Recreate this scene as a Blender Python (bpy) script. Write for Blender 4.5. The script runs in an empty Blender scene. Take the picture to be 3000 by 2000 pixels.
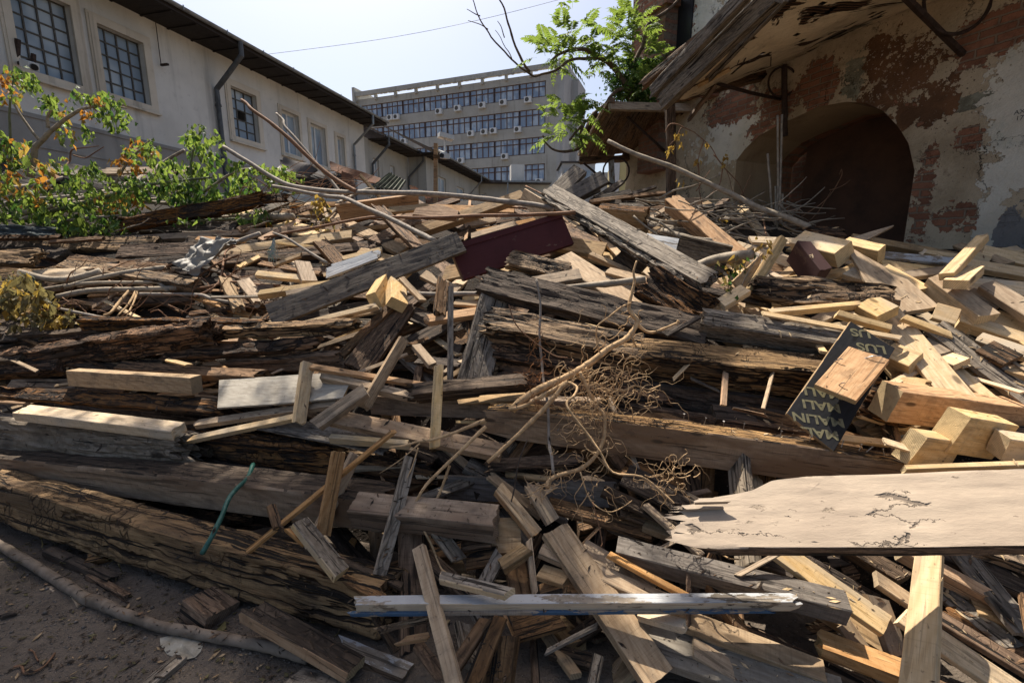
import bpy, bmesh, math, random
from mathutils import Vector, Matrix, noise
R = math.radians
random.seed(7)
S = bpy.context.scene
C = S.collection
# ------------------------------------------------------------------ camera, sky, sun, exposure
EYE = Vector((0, 0, 1.7)); PITCH = R(10.62); F = 1333.33
cd = bpy.data.cameras.new("camera"); cam = bpy.data.objects.new("camera", cd); C.objects.link(cam)
cd.lens = 16; cd.sensor_width = 36; cd.clip_start = 0.05; cd.clip_end = 600
cam.location = EYE; cam.rotation_euler = (R(90) - PITCH, 0, 0); S.camera = cam
SUN_AZ, SUN_EL = -22, 61
w = bpy.data.worlds.new("World"); S.world = w; w.use_nodes = True
wn = w.node_tree; bg = wn.nodes['Background']
sk = wn.nodes.new('ShaderNodeTexSky'); sk.sky_type = 'NISHITA'; sk.sun_disc = False
sk.sun_elevation = R(SUN_EL); sk.sun_rotation = R(SUN_AZ); sk.air_density = 1.0; sk.dust_density = 4.0; sk.ozone_density = 1.0; sk.altitude = 80
wn.links.new(sk.outputs[0], bg.inputs[0]); bg.inputs[1].default_value = 0.092
ld = bpy.data.lights.new("sun", 'SUN'); ld.energy = 5.0; ld.angle = R(0.5); ld.color = (1.0, 0.93, 0.82)
lo = bpy.data.objects.new("sun", ld); C.objects.link(lo)
SD = Vector((math.sin(R(SUN_AZ)) * math.cos(R(SUN_EL)), math.cos(R(SUN_AZ)) * math.cos(R(SUN_EL)), math.sin(R(SUN_EL))))
lo.rotation_euler = SD.to_track_quat('Z', 'Y').to_euler(); lo.location = (0, 0, 30)
S.view_settings.view_transform = 'Standard'; S.view_settings.look = 'None'; S.view_settings.exposure = 0.82; S.view_settings.gamma = 1
# ------------------------------------------------------------------ pixel rays (3000 x 2000 photo) into the world
def ray(x, y):
    cx, cy = (x - 1500) / F, (1000 - y) / F
    return Vector((cx, math.sin(PITCH) * cy + math.cos(PITCH), math.cos(PITCH) * cy - math.sin(PITCH)))
def P(x, y, d):
    r = ray(x, y); return EYE + r * (d / r.y)
def PG(x, y, z=0.0):
    r = ray(x, y); return EYE + r * ((z - EYE.z) / r.z)
def PP(x, y, o, n):
    r = ray(x, y); return EYE + r * ((o - EYE).dot(n) / r.dot(n))
def camdepth(p):
    q = p - EYE; return q.y * math.cos(PITCH) - q.z * math.sin(PITCH)
GX = [-300, 0, 750, 1500, 2250, 3000, 3300]
GY = [480, 600, 700, 800, 1000, 1200, 1400, 1600, 1800, 2000, 2150]
GD = [[9.2, 9, 9, 8, 7.5, 6.5, 6.2], [6.8, 6.7, 6.5, 6.0, 5.6, 4.5, 4.4], [5.5, 5.4, 5.1, 4.7, 4.5, 3.8, 3.7],
      [4.7, 4.6, 4.3, 3.95, 3.7, 3.3, 3.2], [3.8, 3.75, 3.45, 3.15, 2.85, 2.7, 2.6], [3.3, 3.25, 2.95, 2.68, 2.4, 2.28, 2.2],
      [2.9, 2.85, 2.55, 2.33, 2.1, 1.98, 1.9], [2.5, 2.44, 2.25, 2.05, 1.85, 1.72, 1.7], [2.0, 1.95, 1.9, 1.8, 1.62, 1.52, 1.5],
      [1.6, 1.58, 1.55, 1.5, 1.38, 1.32, 1.3], [1.35, 1.35, 1.33, 1.3, 1.25, 1.2, 1.2]]
GX = [-900] + GX + [3900]; GD = [[r[0] + (r[0] - r[1]) * .5] + r + [r[-1] * .93] for r in GD]
def D(x, y):
    x = min(max(x, GX[0]), GX[-1] - .01); y = min(max(y, GY[0]), GY[-1] - .01)
    i = max(k for k in range(len(GX) - 1) if GX[k] <= x); j = max(k for k in range(len(GY) - 1) if GY[k] <= y)
    u = (x - GX[i]) / (GX[i + 1] - GX[i]); v = (y - GY[j]) / (GY[j + 1] - GY[j])
    return (GD[j][i] * (1 - u) + GD[j][i + 1] * u) * (1 - v) + (GD[j + 1][i] * (1 - u) + GD[j + 1][i + 1] * u) * v
# ------------------------------------------------------------------ object helpers
def tag(o, label=None, cat=None, group=None, kind=None):
    if label: o['label'] = label
    if cat: o['category'] = cat
    if group: o['group'] = group
    if kind: o['kind'] = kind
    return o
def empty(name, loc=(0, 0, 0), **k):
    o = bpy.data.objects.new(name, None); C.objects.link(o); o.location = loc; o.empty_display_size = .1
    return tag(o, **k)
class MB:
    def __init__(s): s.v = []; s.f = []; s.m = []
    def quad(s, a, b, c, d, m=0):
        n = len(s.v); s.v += [a, b, c, d]; s.f.append((n, n + 1, n + 2, n + 3)); s.m.append(m)
    def poly(s, pts, m=0):
        n = len(s.v); s.v += list(pts); s.f.append(tuple(range(n, n + len(pts)))); s.m.append(m)
    def box(s, x0, x1, y0, y1, z0, z1, M=None, m=0):
        p = [Vector((x, y, z)) for z in (z0, z1) for y in (y0, y1) for x in (x0, x1)]
        if M: p = [M @ q for q in p]
        n = len(s.v); s.v += p
        for f in ((0, 2, 3, 1), (4, 5, 7, 6), (0, 1, 5, 4), (2, 6, 7, 3), (0, 4, 6, 2), (1, 3, 7, 5)):
            s.f.append(tuple(n + k for k in f)); s.m.append(m)
    def bar(s, a, b, w, h=None, up=Vector((0, 0, 1)), m=0):
        h = h or w; x = (b - a).normalized(); y = up.cross(x)
        if y.length < 1e-4: y = Vector((1, 0, 0)).cross(x)
        y.normalize(); z = x.cross(y)
        M = Matrix((x, y, z)).transposed().to_4x4(); M.translation = a
        s.box(0, (b - a).length, -w / 2, w / 2, -h / 2, h / 2, M, m)
    def tube(s, pts, rad, n=7, sub=3, wob=0.0, m=0, seed=0, knots=0.0):
        pts = [Vector(p) for p in pts]
        if not isinstance(rad, (list, tuple)): rad = [rad] * len(pts)
        if len(rad) == 2 and len(pts) > 2: rad = [rad[0] + (rad[1] - rad[0]) * i / (len(pts) - 1) for i in range(len(pts))]
        q = []; rr = []
        for i in range(len(pts) - 1):
            p0 = pts[max(i - 1, 0)]; p1 = pts[i]; p2 = pts[i + 1]; p3 = pts[min(i + 2, len(pts) - 1)]
            for k in range(sub):
                t = k / sub
                q.append(.5 * ((2 * p1) + (p2 - p0) * t + (2 * p0 - 5 * p1 + 4 * p2 - p3) * t * t + (3 * p1 - p0 - 3 * p2 + p3) * t ** 3))
                rr.append(rad[i] * (1 - t) + rad[i + 1] * t)
        q.append(pts[-1]); rr.append(rad[-1])
        if wob:
            q = [p + Vector(noise.noise_vector(p * 6 + Vector((seed, 0, 0)))) * wob for p in q]
        base = len(s.v); ref = None
        for i, p in enumerate(q):
            t = (q[min(i + 1, len(q) - 1)] - q[max(i - 1, 0)]).normalized()
            if ref is None: ref = t.orthogonal().normalized()
            ref = (ref - t * ref.dot(t)).normalized(); b = t.cross(ref)
            r = rr[i] * (1 + knots * max(0, noise.noise(Vector((i * .9 + seed, seed, 0)))))
            for k in range(n):
                a = 2 * math.pi * k / n
                s.v.append(p + (ref * math.cos(a) + b * math.sin(a)) * r * (1 + .12 * noise.noise(Vector((k * 2.1, i * .7, seed)))))
        for i in range(len(q) - 1):
            for k in range(n):
                a = base + i * n + k; b = base + i * n + (k + 1) % n
                s.f.append((a, b, b + n, a + n)); s.m.append(m)
        s.f.append(tuple(base + k for k in range(n - 1, -1, -1))); s.m.append(m)
        e = base + (len(q) - 1) * n
        s.f.append(tuple(e + k for k in range(n))); s.m.append(m)
    def build(s, name, mats, parent=None, smooth=False, M=None):
        me = bpy.data.meshes.new(name); me.from_pydata([tuple(p) for p in s.v], [], s.f)
        if not isinstance(mats, (list, tuple)): mats = [mats]
        for x in mats: me.materials.append(x)
        me.polygons.foreach_set('material_index', s.m)
        if smooth: me.polygons.foreach_set('use_smooth', [True] * len(s.f))
        me.update()
        o = bpy.data.objects.new(name, me); C.objects.link(o)
        if M is not None: o.matrix_world = M
        if parent is not None:
            o.parent = parent
            bpy.context.view_layer.update() if False else None
            o.matrix_parent_inverse = PINV(parent)
        return o
def WM(p):
    return p.matrix_basis.copy() if not p.parent else WM(p.parent) @ p.matrix_parent_inverse @ p.matrix_basis
def PINV(p): return WM(p).inverted()
def frame(o, x, y, z):
    M = Matrix((x, y, z)).transposed().to_4x4(); M.translation = o; return M
# ------------------------------------------------------------------ materials
class NT:
    def __init__(s, name):
        s.m = bpy.data.materials.new(name); s.m.use_nodes = True; s.t = s.m.node_tree
        s.p = s.t.nodes['Principled BSDF']; s.out = s.t.nodes['Material Output']; s.p.inputs['Specular IOR Level'].default_value = .25
    def n(s, ty, ins=None, **at):
        x = s.t.nodes.new(ty)
        for k, v in at.items(): setattr(x, k, v)
        for k, v in (ins or {}).items(): s.set(x.inputs[k], v)
        return x
    def set(s, i, v):
        if hasattr(v, 'links') and hasattr(v, 'is_output'): s.t.links.new(v, i)
        elif isinstance(v, (tuple, list)) and len(v) == 3 and i.type == 'RGBA': i.default_value = (*v, 1)
        else: i.default_value = v
    def math(s, op, a, b=0.0, clamp=False): return s.n('ShaderNodeMath', {0: a, 1: b}, operation=op, use_clamp=clamp).outputs[0]
    def noise(s, vec, sc, det=4, rough=.55, dist=0.0): return s.n('ShaderNodeTexNoise', {'Vector': vec, 'Scale': sc, 'Detail': det, 'Roughness': rough, 'Distortion': dist}).outputs[0]
    def scale(s, vec, v): return s.n('ShaderNodeVectorMath', {0: vec, 1: v}, operation='MULTIPLY').outputs[0]
    def add(s, vec, v): return s.n('ShaderNodeVectorMath', {0: vec, 1: v}, operation='ADD').outputs[0]
    def ss(s, v, a, b): return s.n('ShaderNodeMapRange', {0: v, 1: a, 2: b, 3: 0.0, 4: 1.0}, interpolation_type='SMOOTHSTEP').outputs[0]
    def mix(s, f, a, b, mode='MIX'):
        x = s.n('ShaderNodeMix', data_type='RGBA', blend_type=mode); s.set(x.inputs[0], f); s.set(x.inputs[6], a); s.set(x.inputs[7], b); return x.outputs[2]
    def obj(s, rnd=True):
        tc = s.n('ShaderNodeTexCoord').outputs['Object']
        if not rnd: return tc
        s.rn = s.n('ShaderNodeObjectInfo').outputs['Random']
        return s.add(tc, s.n('ShaderNodeCombineXYZ', {0: s.math('MULTIPLY', s.rn, 37.0), 1: s.math('MULTIPLY', s.rn, 91.0), 2: s.math('MULTIPLY', s.rn, 53.0)}).outputs[0])
    def bump(s, h, st, dist=.01): s.set(s.p.inputs['Normal'], s.n('ShaderNodeBump', {'Height': h, 'Strength': st, 'Distance': dist}).outputs[0])
    def fin(s, col, rough=.85, met=0.0):
        s.set(s.p.inputs['Base Color'], col); s.set(s.p.inputs['Roughness'], rough); s.set(s.p.inputs['Metallic'], met); return s.m
def wood(name, c1, c2, dirt=(.05, .04, .03), da=.5, crack=.3, bump=.4, end=None, paint=None, pth=.5, saw=.3, var=.35, blot=None):
    t = NT(name); v = t.obj(); rn = t.rn; v = t.n('ShaderNodeVectorMath', {0: v, 3: t.math('ADD', .7, t.math('MULTIPLY', t.n('ShaderNodeTexWhiteNoise', {'W': t.math('ADD', rn, 3.0)}, noise_dimensions='1D').outputs[0], .75))}, operation='SCALE').outputs[0]
    gr = t.noise(t.scale(v, (2.2, 38, 38)), 1.0, 5, .6, .6)
    wv = t.n('ShaderNodeTexWave', {'Vector': t.scale(v, (.35, 1, 1)), 'Scale': 14.0, 'Distortion': 7.0, 'Detail': 2.0, 'Detail Scale': 1.2}, bands_direction='DIAGONAL').outputs[1]
    fine = t.noise(t.scale(v, (8, 160, 160)), 1.0, 3, .6)
    g = t.math('ADD', t.math('MULTIPLY', t.ss(gr, .38, .64), .6), t.math('MULTIPLY', wv, .4))
    col = t.mix(g, c2, c1)
    sawn = t.noise(t.scale(v, (170, 6, 6)), 1.0, 2, .5)
    col = t.mix(t.math('MULTIPLY', t.ss(sawn, .52, .7), saw), col, tuple(k * .72 for k in c2))
    col = t.mix(t.math('MULTIPLY', t.ss(fine, .5, .75), .45), col, tuple(k * .55 for k in c2))
    if blot: col = t.mix(t.ss(t.noise(t.scale(v, (1.5, 4, 4)), 1.0, 3, .6), .5, .66), col, blot)
    # knots
    vo = t.n('ShaderNodeTexVoronoi', {'Vector': t.scale(v, (2.6, 7, 7)), 'Scale': 1.0}).outputs[0]
    col = t.mix(t.math('SUBTRACT', 1.0, t.ss(vo, .07, .15)), col, tuple(k * .35 for k in c2))
    col = t.mix(t.math('MULTIPLY', t.ss(t.noise(v, 5.0, 6, .65), .5, .72), da), col, dirt)
    col = t.mix(t.math('MULTIPLY', t.ss(t.noise(t.scale(v, (6, 14, 14)), 1.0, 6, .75), .56, .66), da * .6), col, tuple(k * .6 for k in dirt))
    nh = t.n('ShaderNodeTexVoronoi', {'Vector': t.scale(v, (7, 13, 13)), 'Scale': 1.0}); sp = t.math('MAXIMUM', t.ss(t.noise(v, 70.0, 2, .5), .66, .72), t.math('MULTIPLY', t.math('MULTIPLY', t.math('SUBTRACT', 1.0, t.ss(nh.outputs[0], .035, .06)), t.ss(t.n('ShaderNodeTexWhiteNoise', {'Vector': nh.outputs[1]}).outputs[0], .6, .62)), 2.0))
    col = t.mix(t.math('MULTIPLY', sp, .4), col, (.03, .022, .015))
    ck = t.ss(t.noise(t.scale(v, (1.1, 26, 26)), 1.0, 4, .55, .8), .385, .345)
    ck2 = t.math('MAXIMUM', t.ss(t.noise(t.scale(v, (2.2, 60, 60)), 1.0, 2, .5, .5), .37, .33), t.math('MULTIPLY', t.ss(t.noise(t.scale(v, (.7, 13, 13)), 1.0, 5, .6, 1.2), .365, .34), 1.0 if crack > .5 else 0.0))
    col = t.mix(t.math('MULTIPLY', t.math('MAXIMUM', ck, ck2), min(1, crack * 1.6)), col, (.016, .012, .009))
    if crack > .5:
        ve = t.n('ShaderNodeTexVoronoi', {'Vector': t.add(t.scale(v, (.9, 24, 24)), t.n('ShaderNodeCombineXYZ', {1: t.math('MULTIPLY', t.noise(t.scale(v, (3, 8, 8)), 1.0, 3, .6), 2.2), 2: t.math('MULTIPLY', t.noise(v, 7.0, 3, .6), 1.5)}).outputs[0]), 'Scale': 1.0}, feature='DISTANCE_TO_EDGE').outputs[0]
        lk = t.math('MULTIPLY', t.ss(ve, .085, .03), t.ss(t.noise(t.scale(v, (1.2, 5, 5)), 1.0, 4, .6), .40, .52))
        xk = t.math('MULTIPLY', t.ss(t.n('ShaderNodeTexVoronoi', {'Vector': t.scale(v, (26, 16, 16)), 'Scale': 1.0}, feature='DISTANCE_TO_EDGE').outputs[0], .06, .02), t.ss(t.noise(v, 4.0, 3, .6), .56, .66))
        col = t.mix(t.math('MULTIPLY', t.math('MAXIMUM', lk, t.math('MULTIPLY', xk, .7)), .92 if crack > .75 else .45), col, (.014, .010, .008)); ck = t.math('MAXIMUM', ck, t.math('MULTIPLY', t.math('MAXIMUM', lk, xk), 1.0 if crack > .75 else .4))
    hgt = t.math('SUBTRACT', t.math('ADD', t.math('MULTIPLY', gr, .5), t.math('MULTIPLY', fine, .3)), t.math('MULTIPLY', t.math('MAXIMUM', ck, ck2), crack * 2.5))
    if paint:
        pm = t.ss(t.noise(t.scale(v, (3, 9, 9)), 1.0, 7, .7), pth, pth + .03)
        pc = t.mix(t.math('MULTIPLY', t.ss(t.noise(v, 9.0, 5, .7), .45, .75), .5), paint, tuple(k * .62 for k in paint))
        col = t.mix(t.math('SUBTRACT', 1.0, pm), col, pc); hgt = t.math('ADD', hgt, t.math('MULTIPLY', t.math('SUBTRACT', 1.0, pm), .4))
    nx = t.n('ShaderNodeSeparateXYZ', {0: t.n('ShaderNodeTexCoord').outputs['Normal']}).outputs[0]
    em = t.ss(t.math('ABSOLUTE', nx), .72, .86)
    if end is None: end = tuple(min(.75, k * 1.12) for k in c1)
    rg = t.n('ShaderNodeTexWave', {'Vector': t.add(v, (0, .05, .09)), 'Scale': 42.0, 'Distortion': 2.5, 'Detail': 2.0}, wave_type='RINGS', rings_direction='X').outputs[1]
    ec = t.mix(rg, tuple(k * .68 for k in end), end); ec = t.mix(t.math('MULTIPLY', t.ss(t.noise(v, 22.0, 5, .7), .45, .7), da), ec, tuple(k * .4 for k in end))
    col = t.mix(em, col, ec)
    hs = t.n('ShaderNodeHueSaturation', {'Color': col, 'Value': t.math('ADD', 1 - var * .6, t.math('MULTIPLY', rn, var * 1.2)), 'Saturation': t.math('ADD', .80, t.math('MULTIPLY', t.n('ShaderNodeTexWhiteNoise', {'W': rn}, noise_dimensions='1D').outputs[0], .35))}).outputs[0]
    t.bump(hgt, min(1, bump), .006 if bump < .55 else (.014 if crack < .9 else .03))
    return t.fin(hs, .82)
MT = {}
MT['F'] = wood('fresh_pine', (.66, .485, .28), (.53, .355, .175), (.25, .19, .13), .55, .16, .35, end=(.68, .51, .29), var=.26, blot=(.47, .37, .25))
MT['T'] = wood('tan_aged_pine', (.46, .33, .20), (.31, .205, .115), (.10, .08, .06), .6, .25, .4, end=(.36, .27, .17))
MT['O'] = wood('orange_pine', (.52, .32, .165), (.37, .20, .09), (.10, .06, .035), .5, .3, .45, end=(.50, .36, .19))
MT['G'] = wood('grey_weathered_wood', (.31, .26, .205), (.17, .136, .10), (.055, .045, .04), .65, .6, .6, end=(.24, .19, .14))
MT['B'] = wood('brown_old_wood', (.26, .155, .084), (.115, .065, .034), (.045, .032, .024), .7, .7, .7, end=(.2, .13, .08))
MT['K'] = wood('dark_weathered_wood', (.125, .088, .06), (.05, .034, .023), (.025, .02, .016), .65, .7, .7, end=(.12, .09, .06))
MT['H'] = wood('old_heavy_timber', (.37, .245, .135), (.165, .103, .056), (.04, .03, .024), .75, 1.0, 1.0, end=(.22, .15, .09), blot=(.13, .085, .05))
MT['R'] = wood('rotten_wood', (.32, .155, .06), (.07, .038, .02), (.028, .02, .014), .8, .9, 1.0, end=(.22, .11, .05), blot=(.05, .032, .02))
MT['Y'] = wood('yellow_rotten_wood', (.44, .27, .12), (.21, .12, .055), (.05, .033, .02), .7, .9, 1.0, end=(.4, .24, .1), blot=(.16, .09, .04))
MT['N'] = wood('bark_board', (.46, .38, .29), (.17, .135, .10), (.05, .04, .033), .6, 1.0, 1.0, end=(.3, .24, .17))
MT['W'] = wood('white_peeling_paint', (.34, .29, .23), (.2, .16, .12), (.12, .1, .08), .4, .4, .4, paint=(.42, .42, .42), pth=.53)
MT['L'] = wood('plywood_grey', (.40, .36, .30), (.31, .275, .225), (.2, .17, .13), .5, .15, .3, end=(.4, .28, .15), saw=.1)
MT['Q'] = wood('grey_paint_smear', (.27, .23, .175), (.19, .155, .115), (.08, .065, .05), .5, .3, .4, paint=(.42, .44, .46), pth=.36)
def flaking(name):
    t = NT(name); v = t.obj(False)
    n = t.noise(t.scale(v, (6, 17, 17)), 1.0, 7, .72); inner = t.ss(n, .645, .655); edge = t.math('SUBTRACT', t.ss(n, .628, .64), inner)
    col = t.mix(t.ss(t.noise(v, 3.0, 6, .65), .35, .68), (.385, .305, .225), (.32, .25, .185)); col = t.mix(t.math('MULTIPLY', t.ss(t.noise(t.scale(v, (3, 45, 45)), 1.0, 4, .6), .5, .7), .35), col, (.25, .195, .145))
    col = t.mix(inner, col, (.30, .235, .17)); col = t.mix(t.math('MULTIPLY', edge, .7), col, (.11, .08, .055))
    ve = t.n('ShaderNodeTexVoronoi', {'Vector': t.add(t.scale(v, (2.2, 13, 13)), t.n('ShaderNodeCombineXYZ', {1: t.math('MULTIPLY', t.noise(v, 14.0, 4, .7), 1.6)}).outputs[0]), 'Scale': 1.0}, feature='DISTANCE_TO_EDGE').outputs[0]
    ck = t.math('MULTIPLY', t.ss(ve, .03, .01), t.ss(t.noise(t.scale(v, (2, 5, 5)), 1.0, 4, .6), .60, .63)); col = t.mix(t.math('MULTIPLY', ck, .75), col, (.08, .06, .045))
    t.bump(t.math('SUBTRACT', t.math('ADD', t.math('MULTIPLY', inner, -.7), t.math('MULTIPLY', t.noise(t.scale(v, (14, 40, 40)), 1.0, 5, .65), .35)), ck), .8, .012); return t.fin(col, .8)
MT['J'] = wood('sawn_old_beam', (.37, .265, .175), (.25, .17, .108), (.10, .07, .05), .6, .32, .5, end=(.3, .2, .12), blot=(.20, .125, .075))
MT['D'] = wood('silvered_plank', (.215, .18, .145), (.125, .10, .08), (.05, .04, .034), .55, .3, .54, end=(.2, .16, .12))
MT['C'] = flaking('clay_coloured_flaking_paint')
MT['M'] = wood('dark_red_paint', (.20, .11, .07), (.12, .06, .04), (.05, .03, .03), .5, .2, .3, paint=(.075, .012, .012), pth=.63, var=.05)
MT['m'] = wood('maroon_painted_board', (.10, .05, .035), (.06, .03, .02), (.03, .02, .02), .5, .2, .3, paint=(.048, .016, .014), pth=.6, var=.05)
MT['Z'] = wood('blue_paint', (.34, .27, .2), (.2, .15, .1), (.12, .1, .08), .5, .4, .5, paint=(.03, .08, .15), pth=.47, var=.05)
MT['E'] = wood('cream_cracked_paint', (.3, .22, .14), (.2, .14, .09), (.1, .07, .05), .3, .5, .6, paint=(.50, .39, .27), pth=.56, var=.05)
MT['S'] = wood('black_film_plywood', (.018, .018, .020), (.012, .012, .013), (.05, .045, .04), .25, .05, .1, end=(.42, .3, .17), saw=.0, var=.05)
def simple(name, col, rough=.8, met=0.0, var=.25, sc=8.0, bmp=.2, col2=None):
    t = NT(name); v = t.obj(); c2 = col2 or tuple(k * (1 - var) for k in col)
    nz = t.noise(v, sc, 6, .65); c = t.mix(t.ss(nz, .35, .68), col, c2); t.bump(nz, bmp, .01); return t.fin(c, rough, met)
def leafm(name, a, b, tr):
    t = NT(name); v = t.obj(False); c = t.mix(t.ss(t.noise(v, 7.0, 3, .6), .35, .65), a, b)
    pos = t.n('ShaderNodeTexWhiteNoise', {'Vector': t.n('ShaderNodeNewGeometry').outputs['Random Per Island'] if False else v}).outputs[0]
    ri = t.n('ShaderNodeNewGeometry').outputs['Random Per Island']
    c = t.n('ShaderNodeHueSaturation', {'Color': c, 'Value': t.math('ADD', .65, t.math('MULTIPLY', ri, .7)), 'Hue': t.math('ADD', .485, t.math('MULTIPLY', ri, .025))}).outputs[0]
    t.fin(c, .55); t.p.inputs['Specular IOR Level'].default_value = .35
    tl = t.n('ShaderNodeBsdfTranslucent', {'Color': t.n('ShaderNodeMix', {6: c, 7: tr, 0: .5}, data_type='RGBA').outputs[2]})
    mx = t.n('ShaderNodeMixShader', {0: .45}); t.t.links.new(t.p.outputs[0], mx.inputs[1]); t.t.links.new(tl.outputs[0], mx.inputs[2]); t.t.links.new(mx.outputs[0], t.out.inputs[0])
    return t.m
M_leaf = leafm('green_leaf', (.125, .195, .045), (.07, .125, .035), (.42, .55, .08))
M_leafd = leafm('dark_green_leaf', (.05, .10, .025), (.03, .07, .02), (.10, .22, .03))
M_leafo = leafm('orange_dry_leaf', (.45, .21, .045), (.32, .14, .03), (.75, .33, .04))
M_leafy = leafm('yellow_dry_leaf', (.42, .28, .06), (.3, .19, .05), (.6, .42, .08))
M_leafdry = leafm('withered_leaf', (.17, .14, .06), (.10, .085, .04), (.3, .25, .09))
M_bark = simple('smooth_branch_bark', (.33, .27, .20), .8, 0, .45, 14, .5)
M_barkg = simple('grey_branch_bark', (.29, .245, .20), .8, 0, .4, 16, .5)
M_barkr = simple('reddish_twig_bark', (.23, .12, .065), .8, 0, .4, 16, .4)
M_barkd = simple('dark_branch_bark', (.075, .055, .04), .85, 0, .4, 14, .5)
M_root = simple('pale_root_bark', (.58, .38, .20), .85, 0, .45, 25, .5)
M_rootr = simple('red_root_hair', (.33, .15, .06), .85, 0, .4, 25, .3)
M_steel = simple('rusty_iron', (.07, .045, .035), .7, .3, .5, 20, .5)
M_nail = simple('nail_steel', (.30, .28, .27), .4, .9, .3, 30, .1)
M_zinc = simple('zinc_gutter', (.30, .31, .31), .5, .5, .35, 5, .15)
M_zincd = simple('painted_downpipe', (.12, .125, .13), .6, .2, .35, 6, .2)
M_white = simple('white_plastic', (.72, .72, .70), .45, 0, .1, 8, .03)
M_black = simple('black_plastic', (.02, .02, .022), .35, 0, .1, 8, .03)
# ------------------------------------------------------------------ timber builder
def plank_mesh(name, L, W, T, rough=0.0, jag0=0.0, jag1=0.0, prof=None, bow=0.0, seed=0, fine=False, cav=0.0, sk0=0.0, sk1=0.0, low=1.0):
    if fine:
        st = .022 if L > .6 else .016
        nx = max(6, min(190, int(L / st))); ny = max(4, min(22, int(W / .014))); nz = max(3, min(16, int(T / .014))); bev = .10
    else:
        nx = max(2, min(40, int(L / .09))); ny = 3; nz = 1; bev = 0
    hy, hz = W / 2, T / 2
    if fine: by = bz = min(W, T) * min(.055, .03 + rough * 3)
    else: by = bz = min(.0035, min(W, T) * .12)
    loop = []
    if not fine: jag0 = jag1 = .005 if T > .008 else 0; rs_ = random.Random(seed * 7 + 1); sk0 = sk0 or rs_.uniform(-.014, .014); sk1 = sk1 or rs_.uniform(-.014, .014)
    for i in range(ny + 1): loop.append((-hy + by + (W - 2 * by) * i / ny, hz, 0, 1))
    for i in range(nz + 1): loop.append((hy, hz - bz - (T - 2 * bz) * i / nz, 1, 0))
    for i in range(ny + 1): loop.append((hy - by - (W - 2 * by) * i / ny, -hz, 0, -1))
    for i in range(nz + 1): loop.append((-hy, -hz + bz + (T - 2 * bz) * i / nz, -1, 0))
    m = len(loop); sv = Vector((seed * 3.17, seed * 1.31, seed * .71)); V = []; Fc = []
    def pf(t):
        if not prof: return 1, 1
        for k in range(len(prof) - 1):
            a, b = prof[k], prof[k + 1]
            if t <= b[0]:
                u = (t - a[0]) / max(1e-6, b[0] - a[0]); return a[1] + (b[1] - a[1]) * u, a[2] + (b[2] - a[2]) * u
        return prof[-1][1], prof[-1][2]
    def pt(t, y, z, ny_, nz_, sc=1.0):
        x = t * L; up, dn = pf(t); yy = y * (up if y > 0 else dn) * sc; zz = z * sc
        fy = y / hy
        if t < .5: x += max(0, 1 - t * L / max(.02, abs(jag0) * 2.5 + .02)) * (jag0 * (noise.noise(Vector((y * 30 + seed, z * 26, 3.1))) + .35 * noise.noise(Vector((y * 90, z * 80, seed)))) * 1.6 + sk0 * fy)
        else: x -= max(0, 1 - (1 - t) * L / max(.02, abs(jag1) * 2.5 + .02)) * (jag1 * (noise.noise(Vector((y * 30 - seed, z * 26, 7.7))) + .35 * noise.noise(Vector((y * 90, z * 80, -seed)))) * 1.6 + sk1 * fy)
        if rough:
            q = Vector((x, yy, zz)) + sv
            g = noise.noise(Vector((q.x * 2.6, q.y * 17, q.z * 17))) * .8 + noise.noise(Vector((q.x * 5.5, q.y * 42, q.z * 42))) * .55
            gg = noise.noise(Vector((q.x * 1.8, q.y * 60, q.z * 60)))
            g -= max(0, .12 - abs(gg)) * 6 * .55
            lg = noise.noise(Vector((q.x * 3.2, ny_ * 2, nz_ * 2 + seed))) * .9
            d = rough * (g + lg)
            if cav:
                c = noise.noise(Vector((q.x * 5, q.y * 7, q.z * 7 + 9))); d -= cav * max(0, c - .1) * 2.2
            yy += ny_ * d; zz += nz_ * d
            if ny_ == 0: yy += rough * .5 * noise.noise(Vector((q.x * 4, q.y * 9, seed)))
            if nz_ == 0: zz += rough * .5 * noise.noise(Vector((q.x * 4, q.z * 9, seed)))
        else:
            yy += ny_ * .0016 * noise.noise(Vector((x * 9 + seed, z * 20, 1))); zz += nz_ * .0012 * noise.noise(Vector((x * 9, y * 20, seed)))
        zz += bow * (4 * t * (1 - t)); yy += bow * .4 * math.sin(t * 5 + seed)
        return Vector((x, yy, zz))
    for i in range(nx + 1):
        t = i / nx
        for (y, z, a, b) in loop: V.append(pt(t, y, z, a, b))
    for i in range(nx):
        for k in range(m):
            a = i * m + k; b = i * m + (k + 1) % m
            Fc.append((a, b, b + m, a + m))
    for e, t in ((0, 0.0), (nx, 1.0)):
        if fine and (jag0 if e == 0 else jag1) > 0:
            prev = e * m; jj = jag0 if e == 0 else jag1
            for sc in (.66, .33):
                st0 = len(V)
                for k, (y, z, a, b) in enumerate(loop):
                    p = pt(t, y * sc, z * sc, a, b)
                    p.x += (1 if e == 0 else -1) * jj * (.9 * noise.noise(Vector((k * .9 + seed, sc * 9, e))) + .25)
                    V.append(p)
                for k in range(m):
                    q = (prev + k, prev + (k + 1) % m, st0 + (k + 1) % m, st0 + k)
                    Fc.append(q[::-1] if e == 0 else q)
                prev = st0
            r = tuple(prev + k for k in range(m)); Fc.append(r[::-1] if e == 0 else r)
        else:
            r = tuple(e * m + k for k in range(m)); Fc.append(r[::-1] if e == 0 else r)
    me = bpy.data.meshes.new(name); me.from_pydata([tuple(p) for p in V], [], [f[::-1] for f in Fc])
    return me
CNT = [0]
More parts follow.
